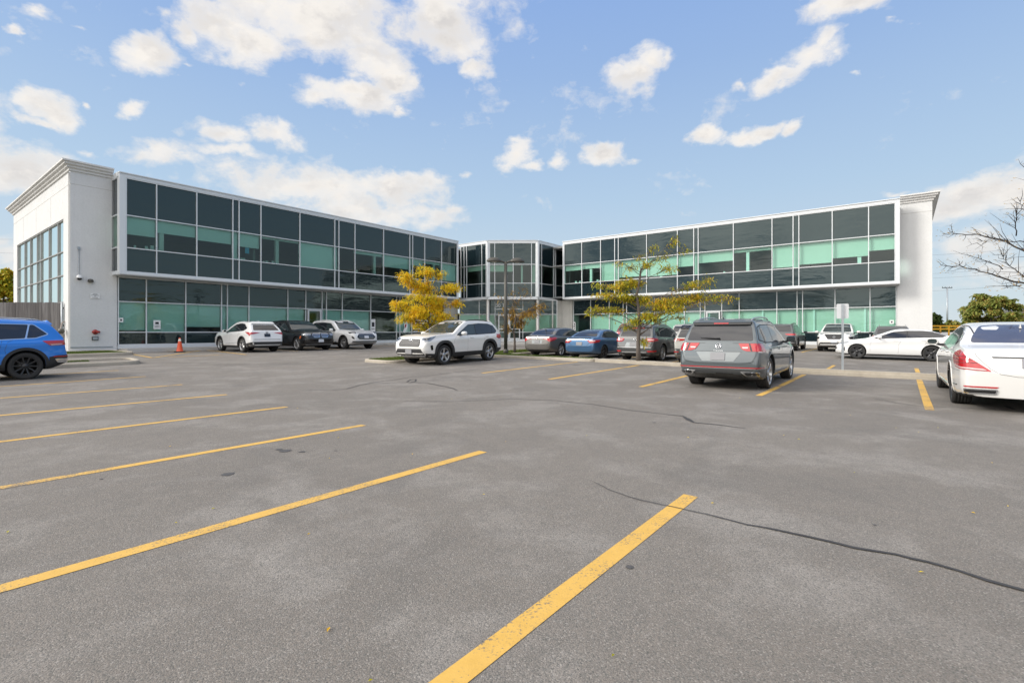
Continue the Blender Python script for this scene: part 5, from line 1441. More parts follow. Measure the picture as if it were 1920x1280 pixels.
    def doors(s, xs, zb, top, handle_z, mat=None, hx=None):
        mb = MB()
        for x in xs: s.seam('L', [(x[0], zb), (x[1], handle_z), (x[2], top)], mb=mb)
        mb.build('panel_gap', M['seam'], s.root)
        for x, z in (hx or []):
            s.panel('door_handle', mat or s.paint, 'L', [(x-.11, z-.015), (x+.11, z-.010), (x+.11, z+.017), (x-.11, z+.014)], .028, .03, rnd_=.012, mirror=True, grid=.05)
    def mirrors(s, x, z, mat=None, w=.20, h=.14):
        for sg in (1, -1):
            hh = s.hit('L' if sg > 0 else 'R', x, z-.03)
            y = hh[0].y if hh else sg*s.w2*.9
            m = MB(); c = Vector((x+.0, y+sg*(.10+w/2), z+.03)); rings = [(-.07, .86), (-.05, 1), (.02, .96), (.08, .62), (.105, .25)]
            vs = []; K = 14
            for dx, k in rings:
                for q in range(K):
                    a = 2*math.pi*q/K; ca, sa = math.cos(a), math.sin(a); sq = (abs(ca)**4+abs(sa)**4)**-.25
                    vs.append((c.x+dx+abs(ca)*-.0, c.y+w/2*ca*sq*k, c.z+h/2*sa*sq*k))
            fs = [(r*K+q, r*K+(q+1) % K, (r+1)*K+(q+1) % K, (r+1)*K+q) for r in range(len(rings)-1) for q in range(K)]+[tuple(range((len(rings)-1)*K, len(rings)*K))]
            m.mesh(vs, fs, 0, True); mo = m.build('side_mirror', M[mat or s.paint], s.root)
            a = MB(); a.tube([(x+.03, y-sg*.02, z-.045), (x+.0, y+sg*.07, z-.04), (x-.0, y+sg*.13, z-.02)], [.028, .024, .03], 8); a.build('arm', M['trim'], mo)
            g = MB(); cy_, cz_ = c.y, c.z; g.face([vs[q] for q in range(K)]); g.v = [(v[0]-.002, cy_+(v[1]-cy_)*.84, cz_+(v[2]-cz_)*.82) for v in g.v]; g.build('mirror_glass', M['g_clear'], mo); m2 = [vs[q] for q in range(K)]; b_ = MB(); b_.face(m2); b_.build('mirror_back', M[mat or s.paint], mo)
    def rails(s, x0, x1, y, mat='satin', h=.045, z=None):
        for sg in (1, -1):
            P = []
            for i in range(9):
                t = i/8; x = x0+(x1-x0)*t; hh = s.hit('T', x, sg*y); zz = hh[0].z if hh else s.H
                lift = h*min(1, min(t, 1-t)*7)
                P.append((x, sg*y, zz+lift-.005))
            m = MB(); m.tube(P, [.012]+[.018]*7+[.012], 8); m.build('roof_rail', M[mat], s.root)
    def fin(s, x, mat=None):
        hh = s.hit('T', x, 0); z = hh[0].z-.01; m = MB()
        vs = [(x-.07, -.015, z), (x-.07, .015, z), (x+.09, .012, z), (x+.09, -.012, z), (x-.075, -.004, z+.075), (x-.075, .004, z+.075), (x-.03, .004, z+.07), (x-.03, -.004, z+.07)]
        m.mesh(vs, [(0, 1, 2, 3), (4, 7, 6, 5), (0, 4, 5, 1), (1, 5, 6, 2), (2, 6, 7, 3), (3, 7, 4, 0)]); m.build('antenna', M[mat or s.paint], s.root, bevel=.006)
    def plate(s, view, z, mat='plate', w=.305, h=.155, off=.02):
        s.panel('license_plate', mat, view, [(-w/2, z-h/2), (w/2, z-h/2), (w/2, z+h/2), (-w/2, z+h/2)], off, .03, rnd_=.012, flat=True, grid=.15)
    def emblem(s, view, z, r=.055, mat='chrome', glyph='ring', y=0.0):
        hh = s.hit(view, y, z)
        if not hh: return
        p, nn, _ = hh; m = MB(); up = Vector((0, 0, 1)); sd = up.cross(nn).normalized(); up = nn.cross(sd).normalized(); o = p+nn*.012
        K = 28
        def ring(r0, r1, cx=0, cz=0, ex=1, ez=1, h_=.0):
            vs = []
            for q in range(K):
                a = 2*math.pi*q/K; c, sn = math.cos(a), math.sin(a)
                for rr, hh_ in ((r0, -.012), (r0, .004), (r1, .004), (r1, -.012)): vs.append(o+sd*(cx+rr*c*ex)+up*(cz+rr*sn*ez)+nn*(hh_+h_))
            m.mesh(vs, [(q*4+i, ((q+1) % K)*4+i, ((q+1) % K)*4+i+1, q*4+i+1) for q in range(K) for i in range(3)], 0, True)
        def bar(a, b, t=.1): 
            a = Vector(a)*r; b = Vector(b)*r; A = o+sd*a.x+up*a.y; B_ = o+sd*b.x+up*b.y; m.tube([A, B_], r*t, 5)
        if glyph == 'ring': ring(r, r*.8); bar((-.3, 0), (.3, 0)) 
        elif glyph == 'vw':
            ring(r, r*.86); bar((-.45, .72), (0, -.02)); bar((.45, .72), (0, -.02)); bar((-.78, .35), (-.38, -.72)); bar((-.38, -.72), (0, .02)); bar((.78, .35), (.38, -.72)); bar((.38, -.72), (0, .02))
        elif glyph == 'star': ring(r, r*.86); bar((0, 0), (0, .9)); bar((0, 0), (-.78, -.45)); bar((0, 0), (.78, -.45))
        elif glyph == 'ovals': ring(r, r*.84, 0, 0, 1.35, .9); ring(r*.5, r*.38, 0, .18*r, 1.9, .75); ring(r*.62, r*.48, 0, 0, .55, 1.2)
        elif glyph == 'oval': ring(r, r*.8, 0, 0, 1.5, .85); bar((-.5, -.4), (-.2, .4)); bar((.2, -.4), (.5, .4)); bar((-.35, 0), (.35, 0))
        elif glyph == 'slash': ring(r, r*.84, 0, 0, 1.3, .9); bar((-.4, .4), (-.5, -.3)); bar((-.5, -.3), (.7, -.3))
        m.build('emblem', M[mat], s.root)
    def exhaust(s, pts, view='B', mat='chrome', off=.012):
        s.panel('exhaust_tip', mat, view, pts, off, .02, rnd_=.02, mirror=True, grid=.06)
        s.panel('exhaust_hole', 'gloss_black', view, s.inset(pts, .018), off+.003, .01, rnd_=.015, mirror=True, grid=.06)
    def wiper(s, z=None, y0=-.05, y1=.33):
        P = []
        for i in range(6):
            y = y0+(y1-y0)*i/5; h = s.hit('B', y, z+.02*i/5); P.append(h[0]+h[1]*.03)
        m = MB(); m.tube(P, [.018, .014, .012, .010, .008, .005], 6); m.build('wiper', M['trim'], s.root)

def suv_prof(wb, ro, fo, H, zrb=1.02, xrb=None, xrt=None, xwt=None, xwb=None, zcowl=1.10, znose=.98, dz_r=.10, bump=.66, hoodmid=None, roofmid=None, spoil=True):
    xr, xf = -ro, wb+fo
    xrb = xr+.13 if xrb is None else xrb; xrt = xr+.42 if xrt is None else xrt
    p = [(xr, bump-.10), (xr+.02, bump), (xr+.055, bump+.12), (xrb-.02, zrb-.06), (xrb+.01, zrb)]
    p += [((xrb+xrt)/2, (zrb+H-dz_r)/2+.03), (xrt, H-dz_r), (xrt+.06, H-dz_r+.05), (xrt+.35, H-.035), ((xrt+xwt)/2, H), (xwt+.05 if False else xwt-.25, H-.012), (xwt, H-.055)]
    p += [((xwt+xwb)/2, (H-.055+zcowl)/2+.035), (xwb, zcowl), (xwb+.12, zcowl-.015), ((xwb+xf)/2+.1, (zcowl+znose)/2+.03), (xf-.26, znose), (xf-.12, znose-.08), (xf-.05, znose-.22), (xf-.02, bump-.02), (xf, bump-.14)]
    return p
GR = 'cars parked around the office car park'
def side_std(sp, x0, x1, zb0, zb1, H, drop=.11, rear=.0):
    pass
# ---------------------------------------------------------------- 1 grey suv, rear towards us (largest)
wb, ro, fo, H = 2.79, 1.02, .90, 1.62
xf = wb+fo; xr = -ro
sp = dict(wb=wb, ro=ro, fo=fo, W=1.84, H=H, R=.365, clr=.22, xwb=2.15, prof=suv_prof(wb, ro, fo, H, zrb=1.10, xrb=xr+.14, xrt=xr+.40, xwt=1.35, xwb=2.15, zcowl=1.09, znose=.98, bump=.72, dz_r=.085),
          belt=[(-1.1, 1.02), (0, 1.0), (2.2, .985), (3.7, .84)], tum=.215, plan=[(0, .86), (.03, .91), (.12, .955), (.35, .985), (.8, 1.0)])
c = Car('suv', 'suv', 'metallic grey suv seen from behind, the nearest whole car, between two yellow lines', sp, 'p_grey', 12.82, -3.30, U, group=GR)
dlo = [(-.78, 1.12), (-.30, 1.055), (1.0, 1.035), (1.95, 1.03), (1.85, 1.10), (1.22, 1.45), (.6, 1.49), (-.25, 1.475), (-.62, 1.42)]
c.glass(dlo, [(-.33, -.40), (.58, .50)], chrome='trim', rear=([(-.72, 1.115), (.72, 1.115), (.655, 1.435), (.4, 1.465), (-.4, 1.465), (-.655, 1.435)],))
c.panel('spoiler', 'p_grey', 'B', [(-.66, 1.50), (.66, 1.50), (.60, 1.56), (-.60, 1.56)], .05, .05, rnd_=.03, grid=.1)
c.panel('spoiler_lip', 'gloss_black', 'B', [(-.63, 1.455), (.63, 1.455), (.63, 1.498), (-.63, 1.498)], .04, .04, rnd_=.012, grid=.1)
c.panel('brake_light', 'tail', 'B', [(-.16, 1.47), (.16, 1.47), (.16, 1.492), (-.16, 1.492)], .046, .02, grid=.1)
for sh, mt, of in (([(.42, 1.055), (.98, 1.055), (1.12, .86), (.92, .88), (.60, .885), (.50, .925)], 'tail', .010),):
    c.panel('taillight', mt, 'WB', sh, of, .012, rnd_=.02, mirror=True, grid=.05)
c.panel('lamp_insert', 'tail_w', 'WB', [(.50, .975), (.64, .975), (.63, .945), (.52, .945)], .014, .01, mirror=True, grid=.05)
c.panel('lamp_insert', 'tail_w', 'WB', [(.78, .862), (1.05, .850), (1.04, .872), (.80, .885)], .015, .01, mirror=True, grid=.05)
c.panel('lamp_insert', 'gloss_black', 'WB', [(.66, 1.05), (.69, 1.05), (.71, .89), (.68, .89)], .0125, .01, mirror=True, grid=.05)
c.emblem('B', .995, .062, 'chrome', 'vw')
c.panel('plate_recess', 'p_lit_recess', 'B', [(-.49, .865), (.49, .865), (.34, .655), (-.34, .655)], .004, .01, rnd_=.02, grid=.07)
c.plate('B', .762, 'plate', .31, .165)
mb = MB(); c.seam('B', [(-.86, 1.06), (-.80, .80), (-.70, .64), (-.5, .600), (.5, .600), (.70, .64), (.80, .80), (.86, 1.06)], .007, False, mb=mb); c.seam('WB', [(.3, 1.06), (1.1, 1.06), (1.4, 1.05)], .008, mb=mb); c.seam('B', [(-.5, .87), (.5, .87)], .008, False, mb=mb); mb.build('panel_gap', M['seam'], c.root)
c.panel('lower_bumper', 'p_dgrey', 'WB', [(-1.15, .50), (1.15, .50), (1.15, .27), (-1.15, .27)], .006, .015, grid=.09)
c.panel('bumper_valance', 'gloss_black', 'B', [(-.52, .40), (.52, .40), (.60, .26), (-.60, .26)], .012, .02, rnd_=.03, grid=.08)
c.panel('reflector_strip', 'tail', 'WB', [(-1.02, .535), (1.02, .535), (1.02, .515), (-1.02, .515)], .014, .02, grid=.07)
c.panel('chrome_strip', 'satin', 'WB', [(-1.2, .508), (1.2, .508), (1.2, .498), (-1.2, .498)], .012, .02, grid=.07)
c.exhaust([(.48, .435), (.82, .435), (.86, .345), (.60, .345)], 'WB', off=.016)
c.panel('exhaust_divider', 'chrome', 'WB', [(.675, .43), (.69, .43), (.70, .35), (.685, .35)], .022, .01, mirror=True, grid=.06)
c.arch_trim('p_grey', .05, off=.010); c.sill('p_dgrey', .40)
c.doors([(-.02+.46, .30, .28)], .42, 1.03, .8, hx=[(.05, .90), (1.05, .89)]); c.seam('L', [(1.32, .40), (1.34, .8), (1.36, 1.03)]); c.seam('L', [(2.32, .55), (2.30, .8), (2.18, 1.0)])
c.mirrors(1.75, 1.08, 'gloss_black'); c.rails(-.55, 1.35, .60, 'satin', .05); c.fin(-.45, 'gloss_black'); c.wiper(1.15, -.02, .42); c.wheels('y5', 'rim', .74, .25)
c.panel('headlight', 'head', 'WF', [(.50, .86), (1.15, .90), (1.12, .78), (.52, .76)], .008, .012, rnd_=.02, mirror=True, grid=.06)
tx = text_mesh('T I G U A N', .040, .002)
hh = c.hit('B', 0, .90); o = obj('rear_lettering', tx, c.root, M['chrome']); o.location = hh[0]+Vector((-.008, 0, -.022)); o.rotation_euler = (math.radians(82), 0, math.radians(-90))

# ---------------------------------------------------------------- 2 white suv, three-quarter front
wb, ro, fo, H = 2.69, .98, .93, 1.64; xr, xf = -ro, wb+fo
sp = dict(wb=wb, ro=ro, fo=fo, W=1.855, H=H, R=.365, clr=.25, xwb=2.12, arch=.425, prof=suv_prof(wb, ro, fo, H, zrb=1.13, xrb=xr+.10, xrt=xr+.50, xwt=1.30, xwb=2.12, zcowl=1.13, znose=1.03, bump=.74, dz_r=.12),
          belt=[(-1.0, 1.08), (-.4, 1.04), (2.1, 1.0), (3.6, .90)], tum=.23, waist=.05)
c = Car('suv', 'suv', 'white suv with black square wheel arches facing left beside the end island', sp, 'p_pearl', 15.62, -14.22, -U, yaw=3.0, group=GR)
dlo = [(-.60, 1.20), (-.45, 1.10), (.8, 1.065), (1.98, 1.05), (1.90, 1.12), (1.18, 1.465), (.5, 1.51), (-.1, 1.50), (-.42, 1.42)]
c.glass(dlo, [(-.20, -.30), (.86, .80)], gfr='g_clear', rear=([(-.66, 1.16), (.66, 1.16), (.60, 1.46), (-.60, 1.46)],))
c.panel('spoiler', 'p_pearl', 'B', [(-.62, 1.47), (.62, 1.47), (.58, 1.57), (-.58, 1.57)], .055, .10, rnd_=.03, grid=.1)
c.panel('taillight', 'tail', 'WB', [(.50, 1.06), (1.12, 1.07), (1.18, .94), (1.0, .88), (.52, .97)], .012, .012, rnd_=.02, mirror=True, grid=.05)
c.panel('grille', 'trim', 'WF', [(-.46, .93), (.46, .93), (.55, .80), (.50, .68), (-.50, .68), (-.55, .80)], .008, .02, rnd_=.03, grid=.06)
for z in (.735, .80, .865): c.panel('grille_bar', 'frame_grey', 'WF', [(-.46, z), (.46, z), (.46, z+.007), (-.46, z+.007)], .016, .015, grid=.08)
c.panel('nose_band', 'p_pearl', 'WF', [(-.60, .985), (.60, .985), (.56, .94), (-.56, .94)], .022, .03, rnd_=.015, grid=.07)
c.emblem('F', .915, .055, 'chrome', 'ovals')
c.panel('headlight', 'head', 'WF', [(.50, .98), (.80, 1.0), (1.22, 1.055), (1.10, .97), (.90, .875), (.66, .855)], .012, .02, rnd_=.015, mirror=True, grid=.05)
c.panel('lamp_insert', 'gloss_black', 'WF', [(.62, .955), (.98, .985), (.84, .925), (.70, .91)], .015, .01, mirror=True, grid=.05)
c.panel('lower_grille', 'trim', 'WF', [(-.58, .60), (.58, .60), (.72, .36), (-.72, .36)], .010, .02, rnd_=.02, grid=.07)
c.panel('skid_plate', 'satin', 'WF', [(-.72, .365), (.72, .365), (.66, .27), (-.66, .27)], .03, .03, rnd_=.03, grid=.07)
c.panel('bumper_corner', 'trim', 'WF', [(.74, .44), (1.13, .42), (1.13, .27), (.74, .27)], .010, .02, mirror=True, grid=.07)
c.panel('fog_lamp_recess', 'gloss_black', 'WF', [(.90, .72), (1.00, .74), (1.02, .56), (.93, .55)], .008, .02, rnd_=.03, mirror=True, grid=.05)
c.plate('F', .50, 'plate', .31, .16, .03)
c.arch_trim('trim', .085, True, off=.022); c.sill('trim', .44, .018)
c.panel('rear_bumper_cladding', 'trim', 'WB', [(-1.13, .50), (1.13, .50), (1.10, .28), (-1.10, .28)], .012, .02, grid=.1)
c.panel('headlight_band', 'seam', 'WF', [(-.55, .994), (.55, .994), (.55, .985), (-.55, .985)], .006, .01, grid=.07)
c.doors([(.40, .36, .34), (1.42, 1.40, 1.38)], .44, 1.04, .8, hx=[(.18, 1.0), (1.15, .965)], mat='p_pearl'); c.seam('L', [(2.22, .75), (2.16, .9), (2.02, 1.03)]); c.seam('T', [(2.2, .62), (3.3, .52)])
c.mirrors(1.80, 1.10, 'p_pearl', .22, .15); c.fin(-.3); c.rails(-.4, 1.2, .60, 'trim', .028); c.wheels('five', 'rim', .68, .235)
c.panel('fuel_door', 'p_pearl', 'L', [(-.45, .92), (-.28, .92), (-.28, 1.0), (-.45, 1.0)], .003, .004, rnd_=.02, grid=.1)
c.panel('sunroof', 'g_dark', 'T', [(-.1, -.42), (.95, -.45), (.95, .45), (-.1, .42)], .004, .01, rnd_=.08, grid=.15)

# ---------------------------------------------------------------- 3 blue suv, left edge
wb, ro, fo, H = 2.68, .90, .90, 1.63; xr, xf = -ro, wb+fo
sp = dict(wb=wb, ro=ro, fo=fo, W=1.84, H=H, R=.36, clr=.24, xwb=2.1, arch=.405, prof=suv_prof(wb, ro, fo, H, zrb=1.12, xrb=xr+.10, xrt=xr+.40, xwt=1.3, xwb=2.1, zcowl=1.08, znose=.98, bump=.68, dz_r=.10),
          belt=[(-1.0, 1.07), (-.2, 1.02), (2.1, .97), (3.6, .85)], tum=.225, waist=.06)
c = Car('suv', 'suv', 'bright blue suv cut off by the left edge, rear wheel and red tail light showing', sp, 'p_blue', 2.62, -19.45, -U, yaw=1.5, group=GR)
dlo = [(-.50, 1.20), (-.22, 1.09), (.8, 1.045), (1.95, 1.02), (1.85, 1.09), (1.2, 1.46), (.5, 1.51), (-.2, 1.485)]
c.glass(dlo, [(.05, -.13), (.90, .84)], chrome='chrome', rear=([(-.66, 1.15), (.66, 1.15), (.58, 1.47), (-.58, 1.47)],))
c.panel('spoiler', 'p_blue', 'B', [(-.62, 1.45), (.62, 1.45), (.56, 1.55), (-.56, 1.55)], .055, .10, rnd_=.02, grid=.1)
c.panel('taillight', 'tail', 'WB', [(.45, 1.04), (1.22, 1.02), (1.05, .89), (.50, .92)], .012, .012, rnd_=.02, mirror=True, grid=.05)
c.panel('lamp_insert', 'tail_w', 'WB', [(.82, .915), (1.03, .905), (1.07, .925), (.84, .935)], .016, .01, mirror=True, grid=.05)
c.panel('rear_bumper_cladding', 'trim', 'WB', [(-1.08, .58), (-.9, .62), (.9, .62), (1.08, .58), (1.08, .27), (-1.08, .27)], .014, .02, grid=.08)
c.panel('exhaust_tip', 'chrome', 'WB', [(.55, .53), (.98, .53), (.92, .42), (.60, .42)], .024, .02, rnd_=.03, mirror=True, grid=.06)
c.panel('reflector_strip', 'tail', 'WB', [(.62, .60), (1.0, .60), (1.0, .575), (.62, .575)], .02, .01, mirror=True, grid=.06)
c.arch_trim('trim', .075, off=.018); c.sill('trim', .42, .016)
c.doors([(.52, .50, .44), (1.5, 1.48, 1.42)], .42, 1.05, .8, hx=[(.62, .93), (1.35, .92)])
c.seam('L', [(.36, .60), (.40, .80), (.34, 1.0), (.24, 1.06)]); c.seam('L', [(-.60, .94), (.3, .96), (1.8, .93)], .012, mat='p_blue', name='body_crease', off=.006)
c.rails(-.45, 1.2, .59, 'satin', .04); c.fin(-.25, 'gloss_black'); c.mirrors(1.75, 1.06); c.wheels('ten', 'rim_dark', .70, .235)
c.panel('headlight', 'head', 'WF', [(.45, .86), (1.1, .90), (1.1, .78), (.5, .76)], .008, .012, rnd_=.02, mirror=True, grid=.06)

# ---------------------------------------------------------------- 4 white sedan, right edge, rear
wb, ro, fo, H = 3.165, 1.16, .92, 1.49; xr, xf = -ro, wb+fo
sp = dict(wb=wb, ro=ro, fo=fo, W=1.90, H=H, R=.355, clr=.19, xwb=2.35, arch=.385, Bend=.05,
  prof=[(xr, .62), (xr+.03, .74), (xr+.07, .88), (xr+.12, .98), (xr+.17, 1.025), (xr+.45, 1.06), (xr+.62, 1.085), (xr+.95, 1.25), (xr+1.3, 1.385), (xr+1.55, 1.44), (.9, 1.485), (1.3, H), (1.6, 1.475), (1.95, 1.39), (2.55, 1.13), (2.75, 1.06), (2.9, 1.04), (3.5, .97), (xf-.2, .82), (xf-.07, .68), (xf, .52)],
  belt=[(xr, .93), (xr+.6, 1.0), (0, 1.01), (2.5, .97), (xf, .75)], tum=.27, waist=.04, plan=[(0, .80), (.03, .865), (.12, .93), (.35, .975), (.9, 1.0)])
c = Car('sedan', 'sedan', 'pearl white luxury sedan seen from behind, cut off by the right edge', sp, 'p_pearl', 12.36, 1.63, U, yaw=1.0, group=GR)
dlo = [(-.42, 1.16), (-.15, 1.07), (1.1, 1.045), (2.42, 1.02), (2.3, 1.09), (1.72, 1.36), (1.1, 1.42), (.45, 1.40), (-.1, 1.30)]
c.glass(dlo, [(-.02, -.10), (1.15, 1.10)], gside='g_dark', gfr='g_clear', chrome='chrome', rear=([(-.70, 1.12), (.70, 1.12), (.66, 1.22), (.52, 1.41), (.3, 1.43), (-.3, 1.43), (-.52, 1.41), (-.66, 1.22)], 'g_blue'))
c.panel('taillight', 'tail', 'WB', [(.87, .97), (1.05, 1.0), (1.24, .93), (1.26, .83), (1.12, .715), (.50, .655), (.56, .71)], .010, .012, rnd_=.03, mirror=True, grid=.05)
for k in range(3): c.panel('lamp_insert', 'seam', 'WB', [(.78-.06*k, .895-.05*k), (1.20-.01*k, .905-.055*k), (1.20, .898-.055*k), (.79-.06*k, .888-.05*k)], .013, .01, mirror=True, grid=.05)
c.panel('lamp_insert', 'tail_w', 'WB', [(.56, .675), (1.12, .735), (1.15, .76), (.60, .695)], .014, .01, mirror=True, grid=.05)
mb = MB(); c.seam('B', [(.74, 1.07), (.68, .90), (.52, .70), (.40, .62), (.2, .585), (-.2, .585), (-.40, .62), (-.52, .70), (-.68, .90), (-.74, 1.07)], .006, False, mb=mb); mb.build('panel_gap', M['seam'], c.root)
c.panel('plate_recess', 'p_pearl', 'B', [(-.46, .90), (.46, .90), (.40, .70), (-.40, .70)], .003, .01, rnd_=.08, grid=.08)
c.panel('chrome_strip', 'chrome', 'B', [(-.50, .915), (.50, .915), (.50, .895), (-.50, .895)], .02, .02, grid=.08)
c.panel('panel_gap', 'seam', 'B', [(-.50, .893), (.50, .893), (.48, .878), (-.48, .878)], .008, .01, grid=.08)
c.emblem('B', .975, .05, 'chrome', 'star'); c.plate('B', .80, 'plate')
c.panel('reflector', 'tail', 'WB', [(.42, .415), (.80, .415), (.78, .395), (.45, .39)], .012, .02, rnd_=.01, mirror=True, grid=.06)
c.panel('bumper_slot', 'gloss_black', 'WB', [(1.02, .418), (1.30, .415), (1.30, .402), (1.03, .40)], .010, .02, mirror=True, grid=.06)
c.exhaust([(.43, .375), (.79, .375), (.80, .29), (.45, .29)], 'WB', off=.02)
c.seam('WB', [(.88, .655), (1.35, .66), (1.6, .68)], .006)
c.arch_trim('p_pearl', .03, off=.008); c.mirrors(2.12, 1.07, 'p_pearl', .22, .14); c.fin(.1); c.wheels('twin5', 'rim_dark', .74, .27)
c.doors([(.28, .38, .36), (1.28, 1.26, 1.24), (2.42, 2.40, 2.38)], .32, 1.03, .8, hx=[(.55, .93), (1.65, .91)], mat='chrome'); c.sill('p_pearl', .33)
c.seam('T', [(-.15, .62), (.6, .66), (1.2, .66)], .02, name='roof_strip', mat='trim', off=.003)
c.panel('headlight', 'head', 'WF', [(.55, .78), (1.15, .84), (1.12, .70), (.6, .66)], .008, .012, rnd_=.02, mirror=True, grid=.06)

# ---------------------------------------------------------------- 5 white crossover rear (left building row)
wb, ro, fo, H = 2.66, .97, 1.00, 1.64; xr, xf = -ro, wb+fo
sp = dict(wb=wb, ro=ro, fo=fo, W=1.845, H=H, R=.37, clr=.22, xwb=2.1, arch=.42, prof=suv_prof(wb, ro, fo, H, zrb=1.13, xrb=xr+.13, xrt=xr+.68, xwt=1.2, xwb=2.1, zcowl=1.09, znose=.95, bump=.72, dz_r=.10),
          belt=[(-1.0, 1.10), (-.4, 1.05), (2.1, .98), (3.6, .82)], tum=.25, waist=.07)
c = Car('suv', 'suv', 'white crossover seen from behind, left of the black suv by the left wing', sp, 'p_white', 13.0, -27.35, -N, group=GR)
dlo = [(-.38, 1.26), (-.10, 1.12), (.9, 1.07), (1.98, 1.03), (1.85, 1.1), (1.08, 1.46), (.5, 1.52), (.05, 1.49)]
c.glass(dlo, [(.0, -.14), (.92, .86)], gfr='g_clear', rear=([(-.68, 1.15), (.68, 1.15), (.56, 1.43), (-.56, 1.43)],))
c.panel('spoiler', 'p_white', 'B', [(-.62, 1.45), (.62, 1.45), (.56, 1.55), (-.56, 1.55)], .07, .05, rnd_=.03, grid=.1)
c.panel('taillight', 'tail', 'WB', [(.36, 1.03), (1.18, 1.055), (1.30, 1.07), (1.02, .96), (.86, .86), (.80, .93)], .012, .012, rnd_=.015, mirror=True, grid=.05)
c.plate('B', .89, 'gloss_black', .31, .16); c.emblem('B', 1.03, .05, 'seam', 'slash')
c.panel('lower_bumper', 'trim', 'WB', [(-1.15, .46), (-.7, .55), (.7, .55), (1.15, .46), (1.1, .30), (-1.1, .30)], .01, .02, rnd_=.04, grid=.08)
c.panel('bumper_edge', 'satin', 'WB', [(-.95, .36), (.95, .36), (.85, .335), (-.85, .335)], .02, .02, grid=.08); c.exhaust([(.62, .40), (.92, .42), (.88, .35), (.66, .34)], 'WB', off=.022)
c.seam('B', [(-.72, .68), (.72, .68)], .02, False); c.arch_trim('trim', .06, off=.014); c.sill('trim', .34); c.doors([(.42, .46, .40), (1.45, 1.42, 1.38)], .36, 1.05, .8, hx=[(.3, .99), (1.2, .97)])
c.mirrors(1.72, 1.08); c.fin(.1); c.wheels('five', 'rim', .72, .235); c.seam('L', [(-.3, .42), (.6, .50), (1.9, .42)], .012)
c.panel('headlight', 'head', 'WF', [(.45, .82), (1.1, .90), (1.1, .78), (.5, .74)], .008, .012, rnd_=.02, mirror=True, grid=.06)
# ---------------------------------------------------------------- 6 black suv front
wb, ro, fo, H = 2.975, 1.05, .90, 1.745; xr, xf = -ro, wb+fo
sp = dict(wb=wb, ro=ro, fo=fo, W=2.0, H=H, R=.38, clr=.22, xwb=2.35, prof=suv_prof(wb, ro, fo, H, zrb=1.15, xrb=xr+.12, xrt=xr+.45, xwt=1.5, xwb=2.35, zcowl=1.15, znose=1.05, bump=.78, dz_r=.1),
          belt=[(-1.0, 1.10), (0, 1.08), (2.3, 1.04), (3.8, .92)], tum=.23, waist=.05)
c = Car('suv', 'suv', 'black suv with a chrome twin grille facing out, parked between two white suvs', sp, 'p_black', 15.9, -29.98, N, group=GR)
dlo = [(-.62, 1.22), (-.35, 1.13), (1.0, 1.11), (2.2, 1.08), (2.1, 1.15), (1.38, 1.56), (.6, 1.61), (-.3, 1.58)]
c.glass(dlo, [(-.1, -.2), (1.0, .94)], gfr='g_clear', rear=([(-.7, 1.18), (.7, 1.18), (.6, 1.55), (-.6, 1.55)],))
for sg in (1, -1):
    c.panel('grille', 'chrome', 'WF', [(sg*.04, .97), (sg*.44, .97), (sg*.50, .86), (sg*.40, .74), (sg*.07, .74)], .012, .02, rnd_=.04, grid=.06)
    c.panel('grille_opening', 'gloss_black', 'WF', [(sg*.065, .95), (sg*.42, .95), (sg*.47, .86), (sg*.385, .76), (sg*.09, .76)], .018, .02, rnd_=.03, grid=.06)
    for k in range(6): c.panel('grille_bar', 'chrome', 'WF', [(sg*(.115+.055*k), .945), (sg*(.130+.055*k), .945), (sg*(.130+.052*k), .765), (sg*(.115+.052*k), .765)], .024, .01, grid=.1)
c.panel('headlight', 'head', 'WF', [(.56, .96), (1.0, .98), (1.20, .95), (1.12, .86), (.62, .84)], .012, .012, rnd_=.03, mirror=True, grid=.05)
c.panel('lower_grille', 'gloss_black', 'WF', [(-1.05, .62), (-.5, .66), (.5, .66), (1.05, .62), (1.0, .38), (-1.0, .38)], .01, .02, rnd_=.04, grid=.08)
c.panel('bumper_edge', 'satin', 'WF', [(-.9, .345), (.9, .345), (.85, .315), (-.85, .315)], .02, .02, grid=.08)
c.panel('side_marker', 'amber', 'WF', [(1.16, .80), (1.24, .84), (1.34, .70), (1.26, .66)], .012, .02, rnd_=.02, mirror=True, grid=.05)
c.plate('F', .56, 'plate_w', .31, .16, .03); c.emblem('F', 1.0, .042, 'chrome', 'ring'); c.mirrors(2.0, 1.12); c.wheels('twin5', 'rim', .74, .25); c.arch_trim('p_black', .03, off=.008); c.fin(-.3)
c.doors([(.5, .46, .42), (1.6, 1.58, 1.5)], .4, 1.1, .85, hx=[(.3, 1.02), (1.35, 1.0)]); c.sill('trim', .38)
c.panel('taillight', 'tail', 'WB', [(.45, 1.08), (1.15, 1.08), (1.15, .95), (.5, .95)], .01, .012, rnd_=.02, mirror=True, grid=.07)
